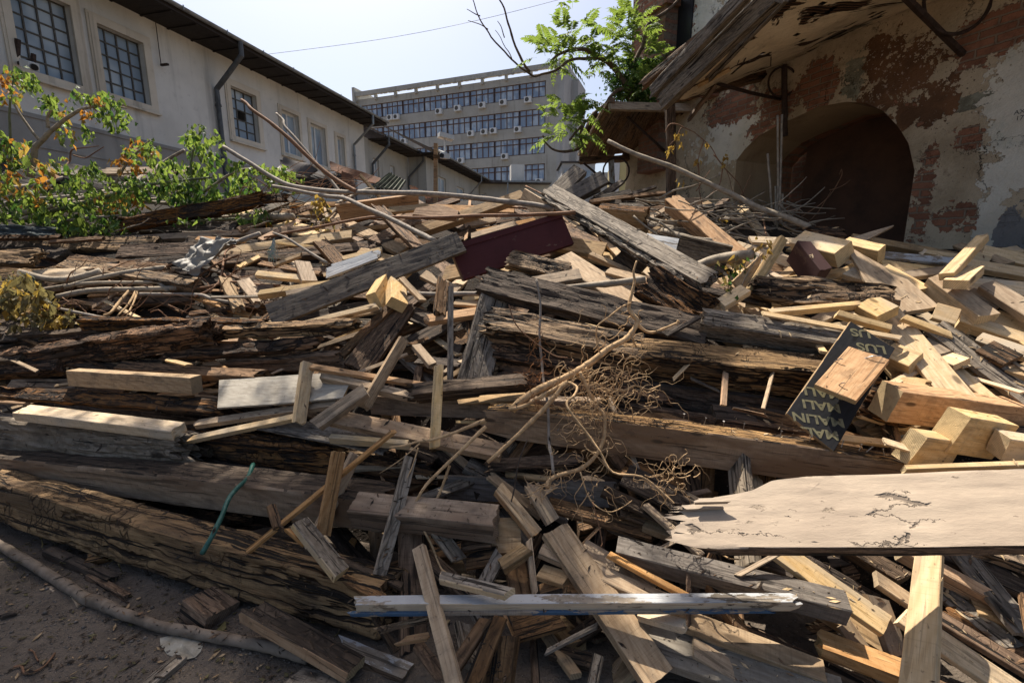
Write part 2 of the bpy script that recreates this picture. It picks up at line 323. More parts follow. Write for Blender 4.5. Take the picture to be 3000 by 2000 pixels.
def axes(x0, y0, x1, y1, a, b, th, f, d):
    d0, d1 = d if d else (D(x0, y0), D(x1, y1))
    p0 = P(x0, y0, d0 - f); p1 = P(x1, y1, d1 - f); mid = (p0 + p1) / 2
    X = (p1 - p0).normalized(); v = (EYE - mid); v = (v - X * v.dot(X)).normalized()
    # image right-hand side of the travel direction
    cr = Vector((1, 0, 0)); cu = Vector((0, math.sin(PITCH), math.cos(PITCH)))
    dx, dy = x1 - x0, y1 - y0; rh = cr * (-dy) - cu * dx      # rotate (dx,dy) by +90 with y down: (-dy, dx)
    s = 1 if b >= 0 else -1
    u = rh * (-s); u = (u - X * u.dot(X)); u = (u - v * u.dot(v)).normalized()   # away from side B
    t = R(th); nA = v * math.cos(t) + u * math.sin(t); wA = u * math.cos(t) - v * math.sin(t)
    k = camdepth(mid) / F
    return p0, p1, X, wA, nA, a * k / math.cos(t), max(abs(b), 1) * k / max(.2, math.sin(t)), k
def K(mt, name, x0, y0, x1, y1, a, b, label, th=45, f=0.0, d=None, r=0, j=(0, 0), cat=None, T=None, mt2=None, bow=None, group=None, sk=(0, 0), prof=None, cav=0.0, taper=None):
    CNT[0] += 1; sd = CNT[0]
    if b == 0: b = 8; T = T or .022; th = min(th, 22)
    p0, p1, X, wA, nA, W, TT, k = axes(x0, y0, x1, y1, a, b, th, f, d)
    TT = T or min(TT, max(W * 1.3, .05)); L = (p1 - p0).length
    rough = r
    if bow is None: bow = random.Random(sd).uniform(-.004, .004) * L
    if taper: prof = [(0, taper[0], taper[0]), (1, taper[1], taper[1])]
    Z = X.cross(wA)
    flip = Z.dot(nA) < 0
    Y = -wA if flip else wA
    me = plank_mesh(name, L, W, TT, rough, j[0], j[1], prof if not flip or not prof else [(q[0], q[2], q[1]) for q in prof], bow, sd, bool(rough) or j[0] > 0 or j[1] > 0, cav, sk[0] * (-1 if flip else 1), sk[1] * (-1 if flip else 1))
    me.materials.append(MT[mt])
    if mt2:
        me.materials.append(MT[mt2])
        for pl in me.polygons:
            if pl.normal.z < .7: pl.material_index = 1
    if rough: me.polygons.foreach_set('use_smooth', [True] * len(me.polygons)); me.set_sharp_from_angle(angle=R(38))
    me.update()
    o = bpy.data.objects.new(name, me); C.objects.link(o)
    o.matrix_world = frame(p0 - nA * TT / 2, X, Y, X.cross(Y))
    cats = {'plank': 'plank', 'batten': 'batten', 'timber_beam': 'timber beam', 'wood_block': 'wood block', 'broken_board': 'board', 'board': 'board', 'log': 'log', 'splinter': 'splinter'}
    tag(o, label, cat or cats.get(name, name.replace('_', ' ')), group)
    o['_n'] = TT
    return o
def stick(name, label, cat, px, rad, m=None, d=None, f=.05, n=7, wob=.004, group=None, kn=.25, sub=4, cutend=None):
    """px: list of (x, y) or (x, y, d); rad in pixels (start, end)"""
    pts = []
    for i, q in enumerate(px):
        if len(q) == 3: dd = q[2]
        elif d: dd = d[0] + (d[1] - d[0]) * i / (len(px) - 1)
        else: dd = D(q[0], q[1]) - f
        pts.append(P(q[0], q[1], dd))
    k = [camdepth(p) / F for p in pts]
    rr = [(rad[0] + (rad[1] - rad[0]) * i / (len(pts) - 1)) * k[i] for i in range(len(pts))]
    b = MB(); b.tube(pts, rr, n, sub, wob, seed=len(px) * 3 + px[0][0] * .37, knots=kn)
    o = b.build(name, m or M_bark, smooth=True)
    if label: tag(o, label, cat, group)
    return o
def nails(par, pts, L=.035, r=.0016, lean=(0, 0, 1)):
    for p in pts:
        b = MB(); v = (Vector(lean) + Vector((random.uniform(-.4, .4), random.uniform(-.2, .2), 0))).normalized()
        b.tube([p - v * .008, p + v * L], r, 6, 1); b.tube([p + v * L, p + v * (L + .002)], r * 2.3, 8, 1)
        b.build('nail', M_nail, par)
# ================================================================== SETTING
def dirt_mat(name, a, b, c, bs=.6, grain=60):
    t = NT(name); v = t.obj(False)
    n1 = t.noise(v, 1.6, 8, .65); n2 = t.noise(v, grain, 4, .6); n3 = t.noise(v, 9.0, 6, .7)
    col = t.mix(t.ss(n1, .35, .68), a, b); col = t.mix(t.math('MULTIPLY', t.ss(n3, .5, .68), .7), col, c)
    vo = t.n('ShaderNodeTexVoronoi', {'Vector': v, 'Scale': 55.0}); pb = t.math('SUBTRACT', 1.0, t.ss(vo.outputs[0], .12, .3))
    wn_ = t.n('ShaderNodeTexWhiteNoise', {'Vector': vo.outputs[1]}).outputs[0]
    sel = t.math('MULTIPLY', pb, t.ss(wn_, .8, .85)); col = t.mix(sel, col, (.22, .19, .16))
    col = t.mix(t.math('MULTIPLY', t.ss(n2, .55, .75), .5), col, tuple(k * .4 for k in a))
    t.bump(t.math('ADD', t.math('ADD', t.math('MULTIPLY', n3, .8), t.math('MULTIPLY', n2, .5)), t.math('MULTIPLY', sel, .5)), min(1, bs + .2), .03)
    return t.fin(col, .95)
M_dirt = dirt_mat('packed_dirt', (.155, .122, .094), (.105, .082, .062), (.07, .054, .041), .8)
M_mound = dirt_mat('debris_gap_shade', (.022, .015, .010), (.012, .009, .006), (.035, .022, .014), 1.0, 30)  # heap core, coloured near-black to carry the shade between the planks
def gz(x, y):
    if not (-5 < x < 5 and .5 < y < 6): return 0.0
    fx = min(1, (5 - abs(x)) / 1.5) * min(1, (y - .5) / .3) * min(1, (6 - y) / 1)
    return fx * (.022 * noise.noise(Vector((x * 1.7, y * 1.7, 2))) + .008 * noise.noise(Vector((x * 9, y * 9, 5))) + .004 * noise.noise(Vector((x * 26, y * 26, 5))))
b = MB()
xs = [-260, -60, -20, -8] + [-5 + i * .03 for i in range(int(6.5 / .03))] + [1.6, 3, 5, 8, 20, 60, 260]
ys = [-30, -4, .5] + [.6 + i * .03 for i in range(int(2.6 / .03))] + [3.3, 4, 6, 10, 30, 120, 420]
for y in ys:
    for x in xs: b.v.append(Vector((x, y, gz(x, y))))
n = len(xs)
for j in range(len(ys) - 1):
    for i in range(n - 1): b.f.append((j * n + i, j * n + i + 1, j * n + i + 1 + n, j * n + i + n)); b.m.append(0)
tag(b.build('ground', M_dirt, smooth=True), kind='structure')
# core of the heap: near-black filling, shade of the gaps put into its colour
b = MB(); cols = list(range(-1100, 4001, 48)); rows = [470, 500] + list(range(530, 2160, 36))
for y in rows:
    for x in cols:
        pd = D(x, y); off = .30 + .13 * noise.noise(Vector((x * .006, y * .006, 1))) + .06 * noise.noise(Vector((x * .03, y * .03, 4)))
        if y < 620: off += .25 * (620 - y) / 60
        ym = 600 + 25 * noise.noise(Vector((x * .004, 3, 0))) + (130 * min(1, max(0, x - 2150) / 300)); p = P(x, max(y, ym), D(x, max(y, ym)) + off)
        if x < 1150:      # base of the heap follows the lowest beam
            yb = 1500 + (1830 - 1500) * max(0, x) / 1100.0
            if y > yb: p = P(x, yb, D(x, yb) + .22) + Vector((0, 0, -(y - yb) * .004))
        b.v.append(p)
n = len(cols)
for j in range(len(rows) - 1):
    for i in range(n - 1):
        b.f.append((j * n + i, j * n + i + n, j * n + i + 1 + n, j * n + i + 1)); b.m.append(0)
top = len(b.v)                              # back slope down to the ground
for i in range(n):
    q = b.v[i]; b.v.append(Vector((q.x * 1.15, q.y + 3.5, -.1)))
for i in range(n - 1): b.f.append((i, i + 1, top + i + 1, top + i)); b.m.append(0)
tag(b.build('gap_shade_core', M_mound, smooth=True), 'dark crumbled rotten wood and earth filling the heap between the planks', 'debris', kind='stuff')
# ------------------------------------------------------------------ stucco
def stucco(name, a, b_, stain=(.10, .09, .08), bmp=.25, streak=.5):
    t = NT(name); v = t.obj(False)
    col = t.mix(t.ss(t.noise(v, .55, 6, .6), .35, .68), a, b_)
    st = t.ss(t.noise(t.scale(v, (1.6, 1.6, .12)), 1.3, 5, .65), .52, .75)
    col = t.mix(t.math('MULTIPLY', st, streak), col, stain)
    col = t.mix(t.math('MULTIPLY', t.ss(t.noise(v, 5.0, 6, .7), .55, .75), .3), col, stain)
    t.bump(t.noise(v, 45.0, 5, .7), bmp, .02); return t.fin(col, .92)
M_stuc = stucco('grey_beige_stucco', (.70, .67, .61), (.56, .535, .485), (.25, .235, .21))
M_stucd = stucco('dark_cement_band', (.33, .31, .28), (.26, .24, .215), (.14, .13, .12))
M_trim = stucco('window_surround', (.66, .59, .48), (.54, .47, .37), (.2, .17, .13), .2, .7)
M_conc = stucco('grey_concrete', (.45, .43, .38), (.38, .36, .315), (.2, .185, .16), .1, .6)
M_concl = stucco('light_concrete', (.44, .43, .405), (.38, .37, .35), (.25, .24, .23), .1, .4)
M_soff = wood('dark_soffit_boards', (.055, .045, .04), (.03, .025, .022), (.02, .017, .015), .6, .6, .5)
M_tin = simple('dark_tin_roof', (.10, .085, .08), .6, .3, .5, 3, .2)
M_rust = simple('rusty_tin', (.21, .09, .045), .75, .25, .6, 7, .6, (.09, .05, .035))
M_greent = simple('mossy_corrugated_sheet', (.13, .14, .10), .8, 0, .5, 9, .6, (.05, .045, .035))
def glassm(name, dark, light, sc=(1, 1, 1)):
    t = NT(name); v = t.obj()
    n1 = t.ss(t.noise(t.scale(v, (1.3, 1, .35)), 1.0, 2, .5, .3), .44, .54)
    n2 = t.ss(t.noise(v, 1.1, 2, .5), .35, .6)
    col = t.mix(t.math('MULTIPLY', n1, n2), dark, light); t.fin(col, .12); t.p.inputs['Specular IOR Level'].default_value = .16; return t.m
M_glass = glassm('window_glass', (.24, .30, .36), (.40, .46, .50))
M_glass2 = glassm('office_glass', (.25, .32, .42), (.46, .53, .60))
M_frame = simple('old_steel_frame', (.12, .11, .095), .7, 0, .4, 10, .2)
M_pvc = simple('white_window_frame', (.62, .62, .60), .5, 0, .1, 8, .05)
M_brown = simple('brown_window_frame', (.15, .085, .06), .6, 0, .3, 3, .05)
M_curt = simple('pale_curtain', (.5, .49, .4), .9, 0, .25, 4, .1)
Z = Vector((0, 0, 1))
# ------------------------------------------------------------------ long low building on the left
A14 = R(14); DL = Vector((math.sin(A14), math.cos(A14), 0)); NL = Vector((math.cos(A14), -math.sin(A14), 0)); OL = -NL * 13.0
FL = frame(OL, DL, -NL, Z); FLi = FL.inverted()
def sz(x, y, F_=None, dep=0.0):
    F_ = F_ or FL; n_ = F_.to_3x3() @ Vector((0, 1, 0)); o = F_.translation + n_ * dep
    q = F_.inverted() @ PP(x, y, o, n_); return q.x, q.z
lb = empty('workshop_building', FL @ Vector((6, 0, 0)), label='long low grey stucco workshop building with steel grid windows at upper left', cat='building')
def wall_holes(b, s0, s1, z0, z1, holes, dep=.2, M=None, m=0):
    M = M or Matrix(); V = lambda s, d, z: M @ Vector((s, d, z))
    xs_ = s0
    for (a, c, e, g) in sorted(holes):
        b.quad(V(xs_, 0, z0), V(a, 0, z0), V(a, 0, z1), V(xs_, 0, z1), m)
        b.quad(V(a, 0, z0), V(c, 0, z0), V(c, 0, e), V(a, 0, e), m); b.quad(V(a, 0, g), V(c, 0, g), V(c, 0, z1), V(a, 0, z1), m)
        b.quad(V(a, 0, e), V(c, 0, e), V(c, dep, e), V(a, dep, e), m); b.quad(V(a, 0, g), V(a, dep, g), V(c, dep, g), V(c, 0, g), m)
        b.quad(V(a, 0, e), V(a, dep, e), V(a, dep, g), V(a, 0, g), m); b.quad(V(c, 0, e), V(c, 0, g), V(c, dep, g), V(c, dep, e), m)
        xs_ = c
    b.quad(V(xs_, 0, z0), V(s1, 0, z0), V(s1, 0, z1), V(xs_, 0, z1), m)
def fill_window(par, M, a, c, e, g, nx, nz, fm, gm, y=.15, bw=.025, label=None, broken=None, curtain=False, steps=None):
    fr = MB()
    for i in range(nx + 1):
        x = a + (c - a) * i / nx; ww = bw * (1.8 if i in (0, nx) else 1)
        fr.box(max(a, x - ww), min(c, x + ww), y - .03, y + .02, e, g, M)
    for k in range(nz + 1):
        z = e + (g - e) * k / nz; ww = bw * (1.8 if k in (0, nz) else 1); fr.box(a, c, y - .027, y + .017, max(e, z - ww), min(g, z + ww), M)
    o = fr.build('window', fm, par)
    if label: o['label'] = label
    gl = MB(); rr = random.Random(int(a * 100))
    for i in range(nx):
        for k in range(nz):
            if broken == (i, k): continue
            x0, x1 = a + (c - a) * i / nx, a + (c - a) * (i + 1) / nx; z0, z1 = e + (g - e) * k / nz, e + (g - e) * (k + 1) / nz
            j1, j2 = rr.uniform(-.006, .006), rr.uniform(-.006, .006)
            gl.quad(M @ Vector((x0, y + j1, z0)), M @ Vector((x1, y + j2, z0)), M @ Vector((x1, y - j1, z1)), M @ Vector((x0, y - j2, z1)))
    gl.build('pane', gm, o)
    if broken or curtain:
        bk_ = MB(); bk_.quad(M @ Vector((a, y + .3, e)), M @ Vector((c, y + .3, e)), M @ Vector((c, y + .3, g)), M @ Vector((a, y + .3, g))); bk_.build('dark_interior', M_black, o)
    return o
wins = []
for (tl, bl, tr, br, nx, nz, fm) in (((25, 0), (60, 195), (206, 25), (234, 240), 4, 6, 0), ((281, 68), (307, 269), (419, 128), (438, 310), 4, 5, 0),
        ((674, 251), (685, 400), (749, 283), (759, 419), 3, 5, 0), ((823, 321), (831, 444), (874, 340), (880, 463), 2, 1, 1), ((908, 361), (914, 476), (951, 376), (957, 490), 2, 1, 1),
        ((987, 398), (989, 505), (1008, 407), (1010, 510), 2, 1, 1)):
    s0 = (sz(*tl)[0] + sz(*bl)[0]) / 2; s1 = (sz(*tr)[0] + sz(*br)[0]) / 2
    g = (sz(*tl)[1] + sz(*tr)[1]) / 2; e = (sz(*bl)[1] + sz(*br)[1]) / 2
    wins.append([s0, s1, e, g, nx, nz, fm])
wins[0][3] = wins[1][3] + .12; wins[0][2] = wins[1][2] - .05
zj = sz(638, 157)[1]; sA = sz(1066, 400)[0]; zl = sz(300, 382)[1]
wb = MB(); wall_holes(wb, -3, sA, zl, zj + .1, [w_[:4] for w_ in wins], .2, FL)
wb.quad(*[FL @ Vector(q) for q in ((sA, 0, zl), (sA, 9, zl), (sA, 9, zj), (sA, 0, zj))])
wb.build('wall', M_stuc, lb)
lw = MB(); lw.box(-3, sA, -.05, .3, 0, zl - .002, FL)
for k in range(5): lw.box(-3, sA, -.075, .1, zl - .10 - k * .62, zl - .04 - k * .62, FL)
lw.build('cement_band', M_stucd, lb)
for i, (a, c, e, g, nx, nz, fm) in enumerate(wins):
    lab = ['big steel grid window nearest the camera', 'second steel grid window', 'smaller steel grid window with one broken pane', 'first white framed window', 'second white framed window', 'third white framed window'][i]
    o = fill_window(lb, FL, a, c, e, g, nx, nz, M_frame if fm == 0 else M_pvc, M_glass, .17, .016 if fm == 0 else .045, lab, broken=(1, 2) if i == 2 else None, curtain=(i == 2))
    t_ = MB(); k = .16 if fm == 0 else .10
    for (x0, x1, z0, z1) in ((a - k, a, e - k, g + k), (c, c + k, e - k, g + k), (a, c, g, g + k), (a, c, e - k, e)): t_.box(x0, x1, -.05, .02, z0, z1, FL)
    for (x0, x1, z0, z1) in ((a - k - .05, a - k, e - k - .05, g + k + .05), (c + k, c + k + .05, e - k - .05, g + k + .05), (a - k, c + k, g + k, g + k + .05)): t_.box(x0, x1, -.035, .02, z0, z1, FL)
    t_.box(a - k - .06, c + k + .06, -.12, .02, e - k - .05, e - k, FL)
    t_.build('window_surround', M_trim, o)
    if i < 2:
        cb = MB()
        for q in range(3): x = a + (c - a) * (.3 + q * .3); cb.box(x - .1, x + .06, .24, .26, e, g, FL)
        cb.build('curtain', M_curt, o)
        bb = MB(); bb.quad(*[FL @ Vector(q) for q in ((a, .5, e), (c, .5, e), (c, .5, g), (a, .5, g))]); bb.build('room_interior', M_black, o)
def eave(par, M, s0, s1, z, o_=1.1, gut=.075, inner=5.0):
    b_ = MB(); V = lambda s, d, zz: M @ Vector((s, d, zz))
    b_.box(s0, s1, -o_, .1, z, z + .05, M); b_.box(s0, s1, -o_ + .02, -o_ + .06, z + .052, z + .16, M)
    nn = int((s1 - s0) / .75)
    for k in range(nn): x = s0 + .3 + k * .75; b_.box(x, x + .05, -o_ + .05, .0, z - .03, z - .002, M)
    b_.build('eave_boards', M_soff, par)
    r_ = MB(); r_.poly([V(s0, -o_ - .03, z + .17), V(s1, -o_ - .03, z + .17), V(s1, inner, z + 2.0), V(s0, inner, z + 2.0)]); r_.poly([V(s1, -o_, z), V(s1, inner, z), V(s1, inner, z + 1.99), V(s1, -o_, z + .16)])
    r_.build('roof', M_tin, par)
    g_ = MB(); pts = []; n_ = 8
    for k in range(n_ + 1):
        a_ = math.pi * k / n_; pts.append((-o_ - gut + gut * math.cos(a_) * 1.0, z + .16 - gut * math.sin(a_)))
    for k in range(n_):
        (y0, z0), (y1, z1) = pts[k], pts[k + 1]; g_.quad(V(s0, y0, z0), V(s1, y0, z0), V(s1, y1, z1), V(s0, y1, z1))
    for k in range(int((s1 - s0) / 1.4)):
        x = s0 + k * 1.4; g_.box(x, x + .03, -o_ - 2 * gut - .008, -o_ - 2 * gut + .004, z + .07, z + .19, M)
    g_.build('gutter', M_zinc, par, smooth=False)
eave(lb, FL, -3, sA + .35, zj)
def downpipe(par, M, s, z, o_, m, r=.06, zb=0):
    b_ = MB(); V = lambda d, zz: M @ Vector((s, d, zz))
    b_.tube([V(-o_ - .07, z + .1), V(-o_ - .07, z - .28), V(-o_ * .55, z - .75), V(-.10, z - 1.15), V(-.10, z - 1.5)], r, 10, 1)
    b_.tube([V(-.10, z - 1.5), V(-.10, zb)], r, 10, 1)
    for k in range(3): b_.tube([V(-.10, z - 1.6 - k * 1.6), V(-.10, z - 1.66 - k * 1.6)], r * 1.25, 10, 1)
    b_.build('downpipe', m, par)
downpipe(lb, FL, sz(622, 215)[0] , zj, 1.1, M_zincd, .075)
downpipe(lb, FL, sz(1030, 400)[0], zj, 1.1, M_zinc, .055)
b_ = MB(); q = FL @ Vector((sz(467, 192)[0], -.06, sz(467, 192)[1])); b_.bar(q, q + NL * .25, .06, .05); b_.bar(q + Z * .02, q + Z * 1.1, .015); b_.build('wall_hook', M_steel, lb)
# section B: lower eave, same facade line
zB = sz(1062, 372, FL, -1.0)[1]; sB = sz(1196, 480)[0]
lb2 = empty('lower_wing', FL @ Vector((sA + 1, .02, 0)), label='lower grey wing with white windows just beyond the long stucco building', cat='building')
wB = []
for (x0, x1, y0, y1) in ((1046, 1066, 440, 512), (1093, 1114, 462, 540), (1144, 1160, 484, 560)):
    a, g = sz(x0, y0); c, e = sz(x1, y1); wB.append((a, c, e, g))
b_ = MB(); sA2 = sz(1030, 400)[0] + .2
wall_holes(b_, sA + .01, sB, 0, zB + .05, [q for q in wB if q[0] > sA], .2, FL @ Matrix.Translation((0, .01, 0)))
# return wall facing the camera and section C further to the street
o2 = sz(1248, 500)
s2 = sB; pC = PP(1248, 480, FL @ Vector((sB, 0, 0)), DL); dC = -(FLi @ pC).y
FC = frame(FL @ Vector((0, -dC, 0)), DL, -NL, Z)
b_.quad(FL @ Vector((sB, 0, 0)), FL @ Vector((sB, -dC, 0)), FL @ Vector((sB, -dC, zB)), FL @ Vector((sB, 0, zB)))
wC = []
for (x0, x1, y0, y1) in ((1284, 1308, 515, 575), (1338, 1361, 545, 600)):
    a, g = sz(x0, y0, FC); c, e = sz(x1, y1, FC); wC.append((a, c, e, g))
sC = sz(1402, 560, FC)[0]
wall_holes(b_, sB, sC, 0, zB, wC, .2, FC)
b_.quad(*[FC @ Vector(q) for q in ((sC, 0, 0), (sC, 8, 0), (sC, 8, zB), (sC, 0, zB))])
b_.build('wall', M_conc, lb2)
for (a, c, e, g) in [q for q in wB if q[0] > sA]: fill_window(lb2, FL, a, c, e, g, 2, 1, M_pvc, M_glass, .15, .05)
for (a, c, e, g) in wC: fill_window(lb2, FC, a, c, e, g, 2, 1, M_pvc, M_glass, .15, .05)
eave(lb2, FL, sA + .4, sB, zB, 1.0, inner=3); eave(lb2, FC, sB - .9, sC + .4, zB - .01, .9, inner=3)
downpipe(lb2, FL, sz(1085, 450)[0], zB, 1.0, M_zincd, .06); downpipe(lb2, FL, sz(1192, 480)[0], zB, 1.0, M_zincd, .06); downpipe(lb2, FC, sz(1375, 570, FC)[0], zB, .9, M_zinc, .05)
# low cross wing closing the yard
FD = frame(FC @ Vector((sC + .4, 0, 0)), Vector((.99, .12, 0)).normalized(), Vector((-.12, .99, 0)).normalized(), Z)
lb3 = empty('cross_wing', FD.translation, label='small grey cross wing with one white window at the foot of the office block', cat='building')
zD = sz(1500, 540, FD)[1]; a, g = sz(1396, 566, FD); c, e = sz(1424, 620, FD); e2 = sz(1610, 545, FD)[0]
b_ = MB(); wall_holes(b_, 0, e2, 0, zD, [(a, c, e, g)], .2, FD); b_.build('wall', M_conc, lb3)
fill_window(lb3, FD, a, c, e, g, 2, 1, M_pvc, M_glass, .15, .05)
b_ = MB(); b_.box(-1, e2, -.8, 6, zD, zD + .18, FD); b_.build('roof', M_tin, lb3)
b_ = MB(); b_.box(e2 * .45, e2 * .45 + 1.1, .3, 1.4, zD + .182, zD + 1.6, FD); b_.build('chimney', M_stuc, lb3)
b_ = MB(); b_.bar(FD @ Vector((e2 * .3, -.86, zD + .1)), FD @ Vector((e2, -.86, zD + .1)), .12); b_.bar(FD @ Vector((e2 * .38, -.8, zD)), FD @ Vector((e2 * .38, -.8, zD - 1.5)), .1); b_.build('gutter', M_zinc, lb3)
# ------------------------------------------------------------------ office block
AT = R(-69.4); DT = Vector((math.sin(AT), math.cos(AT), 0)); pR = P(1597, 750, 55); pR.z = 0
FT = frame(pR, -DT, Vector((-(-DT).y, (-DT).x, 0)), Z)     # local x runs from left to right, so s is negative on the facade
sL = sz(1052, 500, FT)[0]; zt = sz(1597, 214, FT)[1]
ob = empty('office_block', FT.translation, label='six storey grey concrete office block with brown framed window bands', cat='office building')
b_ = MB(); s0w = sz(1068, 480, FT)[0]; s1w = sz(1596, 480, FT)[0]
bands = []
for (yt, yb_) in ((237, 284), (317, 368), (400, 450), (479, 528)):
    bands.append((sz(1590, yb_, FT)[1], sz(1590, yt, FT)[1]))
zz = 0
for (e, g) in sorted(bands):
    b_.box(sL, 1.2, 0, .4, zz, e, FT); zz = g
b_.box(sL, 1.2, 0, .4, zz, zt, FT)
for (e, g) in bands: b_.box(s1w, 1.2, .003, .4, e, g, FT); b_.box(sL, s0w, .003, .4, e, g, FT)
b_.box(sL - .02, sL + .35, -.5, 7.4, 0, zt + 1.4, FT)
b_.box(sL + .351, 1.2, .45, 7.4, 0, zt - .003, FT)
b_.build('facade', M_conc, ob)
b_ = MB(); b_.box(1.2, 1.9, .0, 7.5, 0, zt + 1.3, FT); b_.box(1.9, 2.7, 3.5, 7.5, 0, zt + .2, FT); b_.build('end_wall', M_concl, ob)
b_ = MB(); zp = sz(1597, 205, FT)[1]; b_.box(sL + .36, 1.19, -.40, -.0, zp, zp + .5, FT); rr = random.Random(3)
for k in range(10):
    x = sL + .36 + (1.1 - sL - .36) * k / 9; b_.box(x - .13, x + .13, -.3, .15, zt - .3, zp, FT)
for k in range(60): x = sL + 1 + rr.random() * (-sL - 2); b_.box(x, x + .1 + rr.random() * .6, -.38, -.1, zp - .07 * rr.random() - .02, zp + .1, FT)
b_.build('roof_pergola', M_conc, ob)
for bi, (e, g) in enumerate(bands):
    for k in range(8):
        a = s0w + (s1w - s0w) * k / 8 + .06; c = s0w + (s1w - s0w) * (k + 1) / 8 - .06; zm = g - (g - e) * .33; y = .12
        fr = MB(); fr.box(a, c, y - .05, y + .03, g - .07, g, FT); fr.box(a, c, y - .05, y + .03, e, e + .09, FT); fr.box(a, c, y - .048, y + .028, zm - .055, zm + .055, FT)
        for i in range(5):
            x = a + (c - a) * i / 4; fr.box(x - .05 if i else a, x + .05 if i < 4 else c, y - .053, y + .033, e + .002, g - .002, FT)
        o = fr.build('window', M_brown, ob); gl = MB(); rj = random.Random(bi * 10 + k)
        for i in range(4):
            for (z0, z1) in ((e, zm), (zm, g)):
                j = rj.uniform(-.02, .02); x0, x1 = a + (c - a) * i / 4, a + (c - a) * (i + 1) / 4
                gl.quad(FT @ Vector((x0, y + j, z0)), FT @ Vector((x1, y - j, z0)), FT @ Vector((x1, y - j, z1)), FT @ Vector((x0, y + j, z1)))
        gl.build('pane', M_glass2, o)
b_ = MB(); b_.quad(*[FT @ Vector(q) for q in ((s0w, .38, bands[-1][0]), (s1w, .38, bands[-1][0]), (s1w, .38, bands[0][1]), (s0w, .38, bands[0][1]))]); b_.build('room_interior', M_glass2, ob)
acs = [(1090, 347, 'leftmost under the top window row'), (1144, 345, 'left one of a pair under the top window row'), (1162, 343, 'right one of a pair under the top window row'), (1286, 327, 'below the fourth bay of the top row'), (1341, 318, 'biggest looking, in the middle under the top row'), (1413, 309, 'under the top row right of the middle'), (1474, 301, 'under the top row, second from the right'), (1547, 293, 'under the top row at far right'),
       (1184, 414, 'leftmost under the second window row'), (1380, 392, 'first of three under the second row'), (1419, 387, 'second of three under the second row'), (1446, 384, 'third of three under the second row'), (1517, 380, 'under the second row at far right'), (1351, 471, 'left one under the third row'), (1479, 459, 'right one under the third row'), (1580, 532, 'lowest one, beneath the fourth row')]
acp = None
for (x, y, t_) in acs:
    s, z = sz(x, y, FT, -.2); e_ = empty('air_conditioner', FT @ Vector((s, 0, z - .3)), label='white air conditioner unit, ' + t_ + '', cat='air conditioner', group='air conditioners on the office block')
    b_ = MB(); b_.box(s - .42, s + .42, -.42, -.05, z - .31, z + .31, FT); b_.build('casing', M_white, e_)
    b_ = MB(); M_ = FT @ Matrix.Translation((s - .08, -.425, z)) 
    ring = [M_ @ Vector((math.cos(a_) * .24, 0, math.sin(a_) * .24)) for a_ in [i * math.pi / 8 for i in range(16)]]; b_.poly(ring); b_.build('fan_grille', M_frame, e_)
# small far houses right of the office block
fb = empty('distant_house', P(1700, 750, 30) * 1.0, label='narrow grey house far behind, seen between office block and wooden canopy', cat='house')
def pbox(par, name, m, x0, x1, yt, d, th=3.0, zb=0.0):
    a_ = P(x0, 600, d); c_ = P(x1, 600, d); zt_ = P((x0 + x1) / 2, yt, d).z; b_ = MB(); b_.box(a_.x, c_.x, d, d + th, zb, zt_); return b_.build(name, m, par)
pbox(fb, 'wall', M_concl, 1645, 1740, 478, 34); pbox(fb, 'roof', M_tin, 1640, 1745, 472, 33.9, 3.2, P(1700, 478, 34).z + .01)
for q in range(3): pbox(fb, 'window', M_glass, 1652 + q * 30, 1668 + q * 30, 500, 33.85, .1, P(1660, 530, 34).z)
fy = empty('yellow_house', P(1820, 750, 24), label='pale yellow house wall glimpsed under the wooden canopy', cat='house')
M_yel = stucco('yellow_stucco', (.55, .46, .22), (.5, .42, .22), (.35, .3, .2), .1, .3)
pbox(fy, 'wall', M_yel, 1812, 1850, 470, 24); pbox(fy, 'door_frame', M_pvc, 1790, 1811, 462, 23.9, .3)
pbox(fb, 'rear_wall', M_conc, 1735, 1800, 505, 33.5)
# overhead cable
cb = MB(); cb.tube([P(700, 170, 30), P(1100, 118, 29), P(1400, 60, 28), P(1720, -22, 27)], .011, 5, 6)
tag(cb.build('overhead_cable', M_zinc), 'thin grey cable crossing the empty sky', 'cable')
# ------------------------------------------------------------------ ruined house on the right
AW = R(-23.9); DW = Vector((math.sin(AW), math.cos(AW), 0)); NW = Vector((-math.cos(AW), math.sin(AW), 0))  # towards the yard
OW = -NW * 6.0; FW = frame(OW, -DW, -NW, Z)
if (FW.to_3x3() @ Vector((0, 1, 0))).dot(NW) > 0: pass
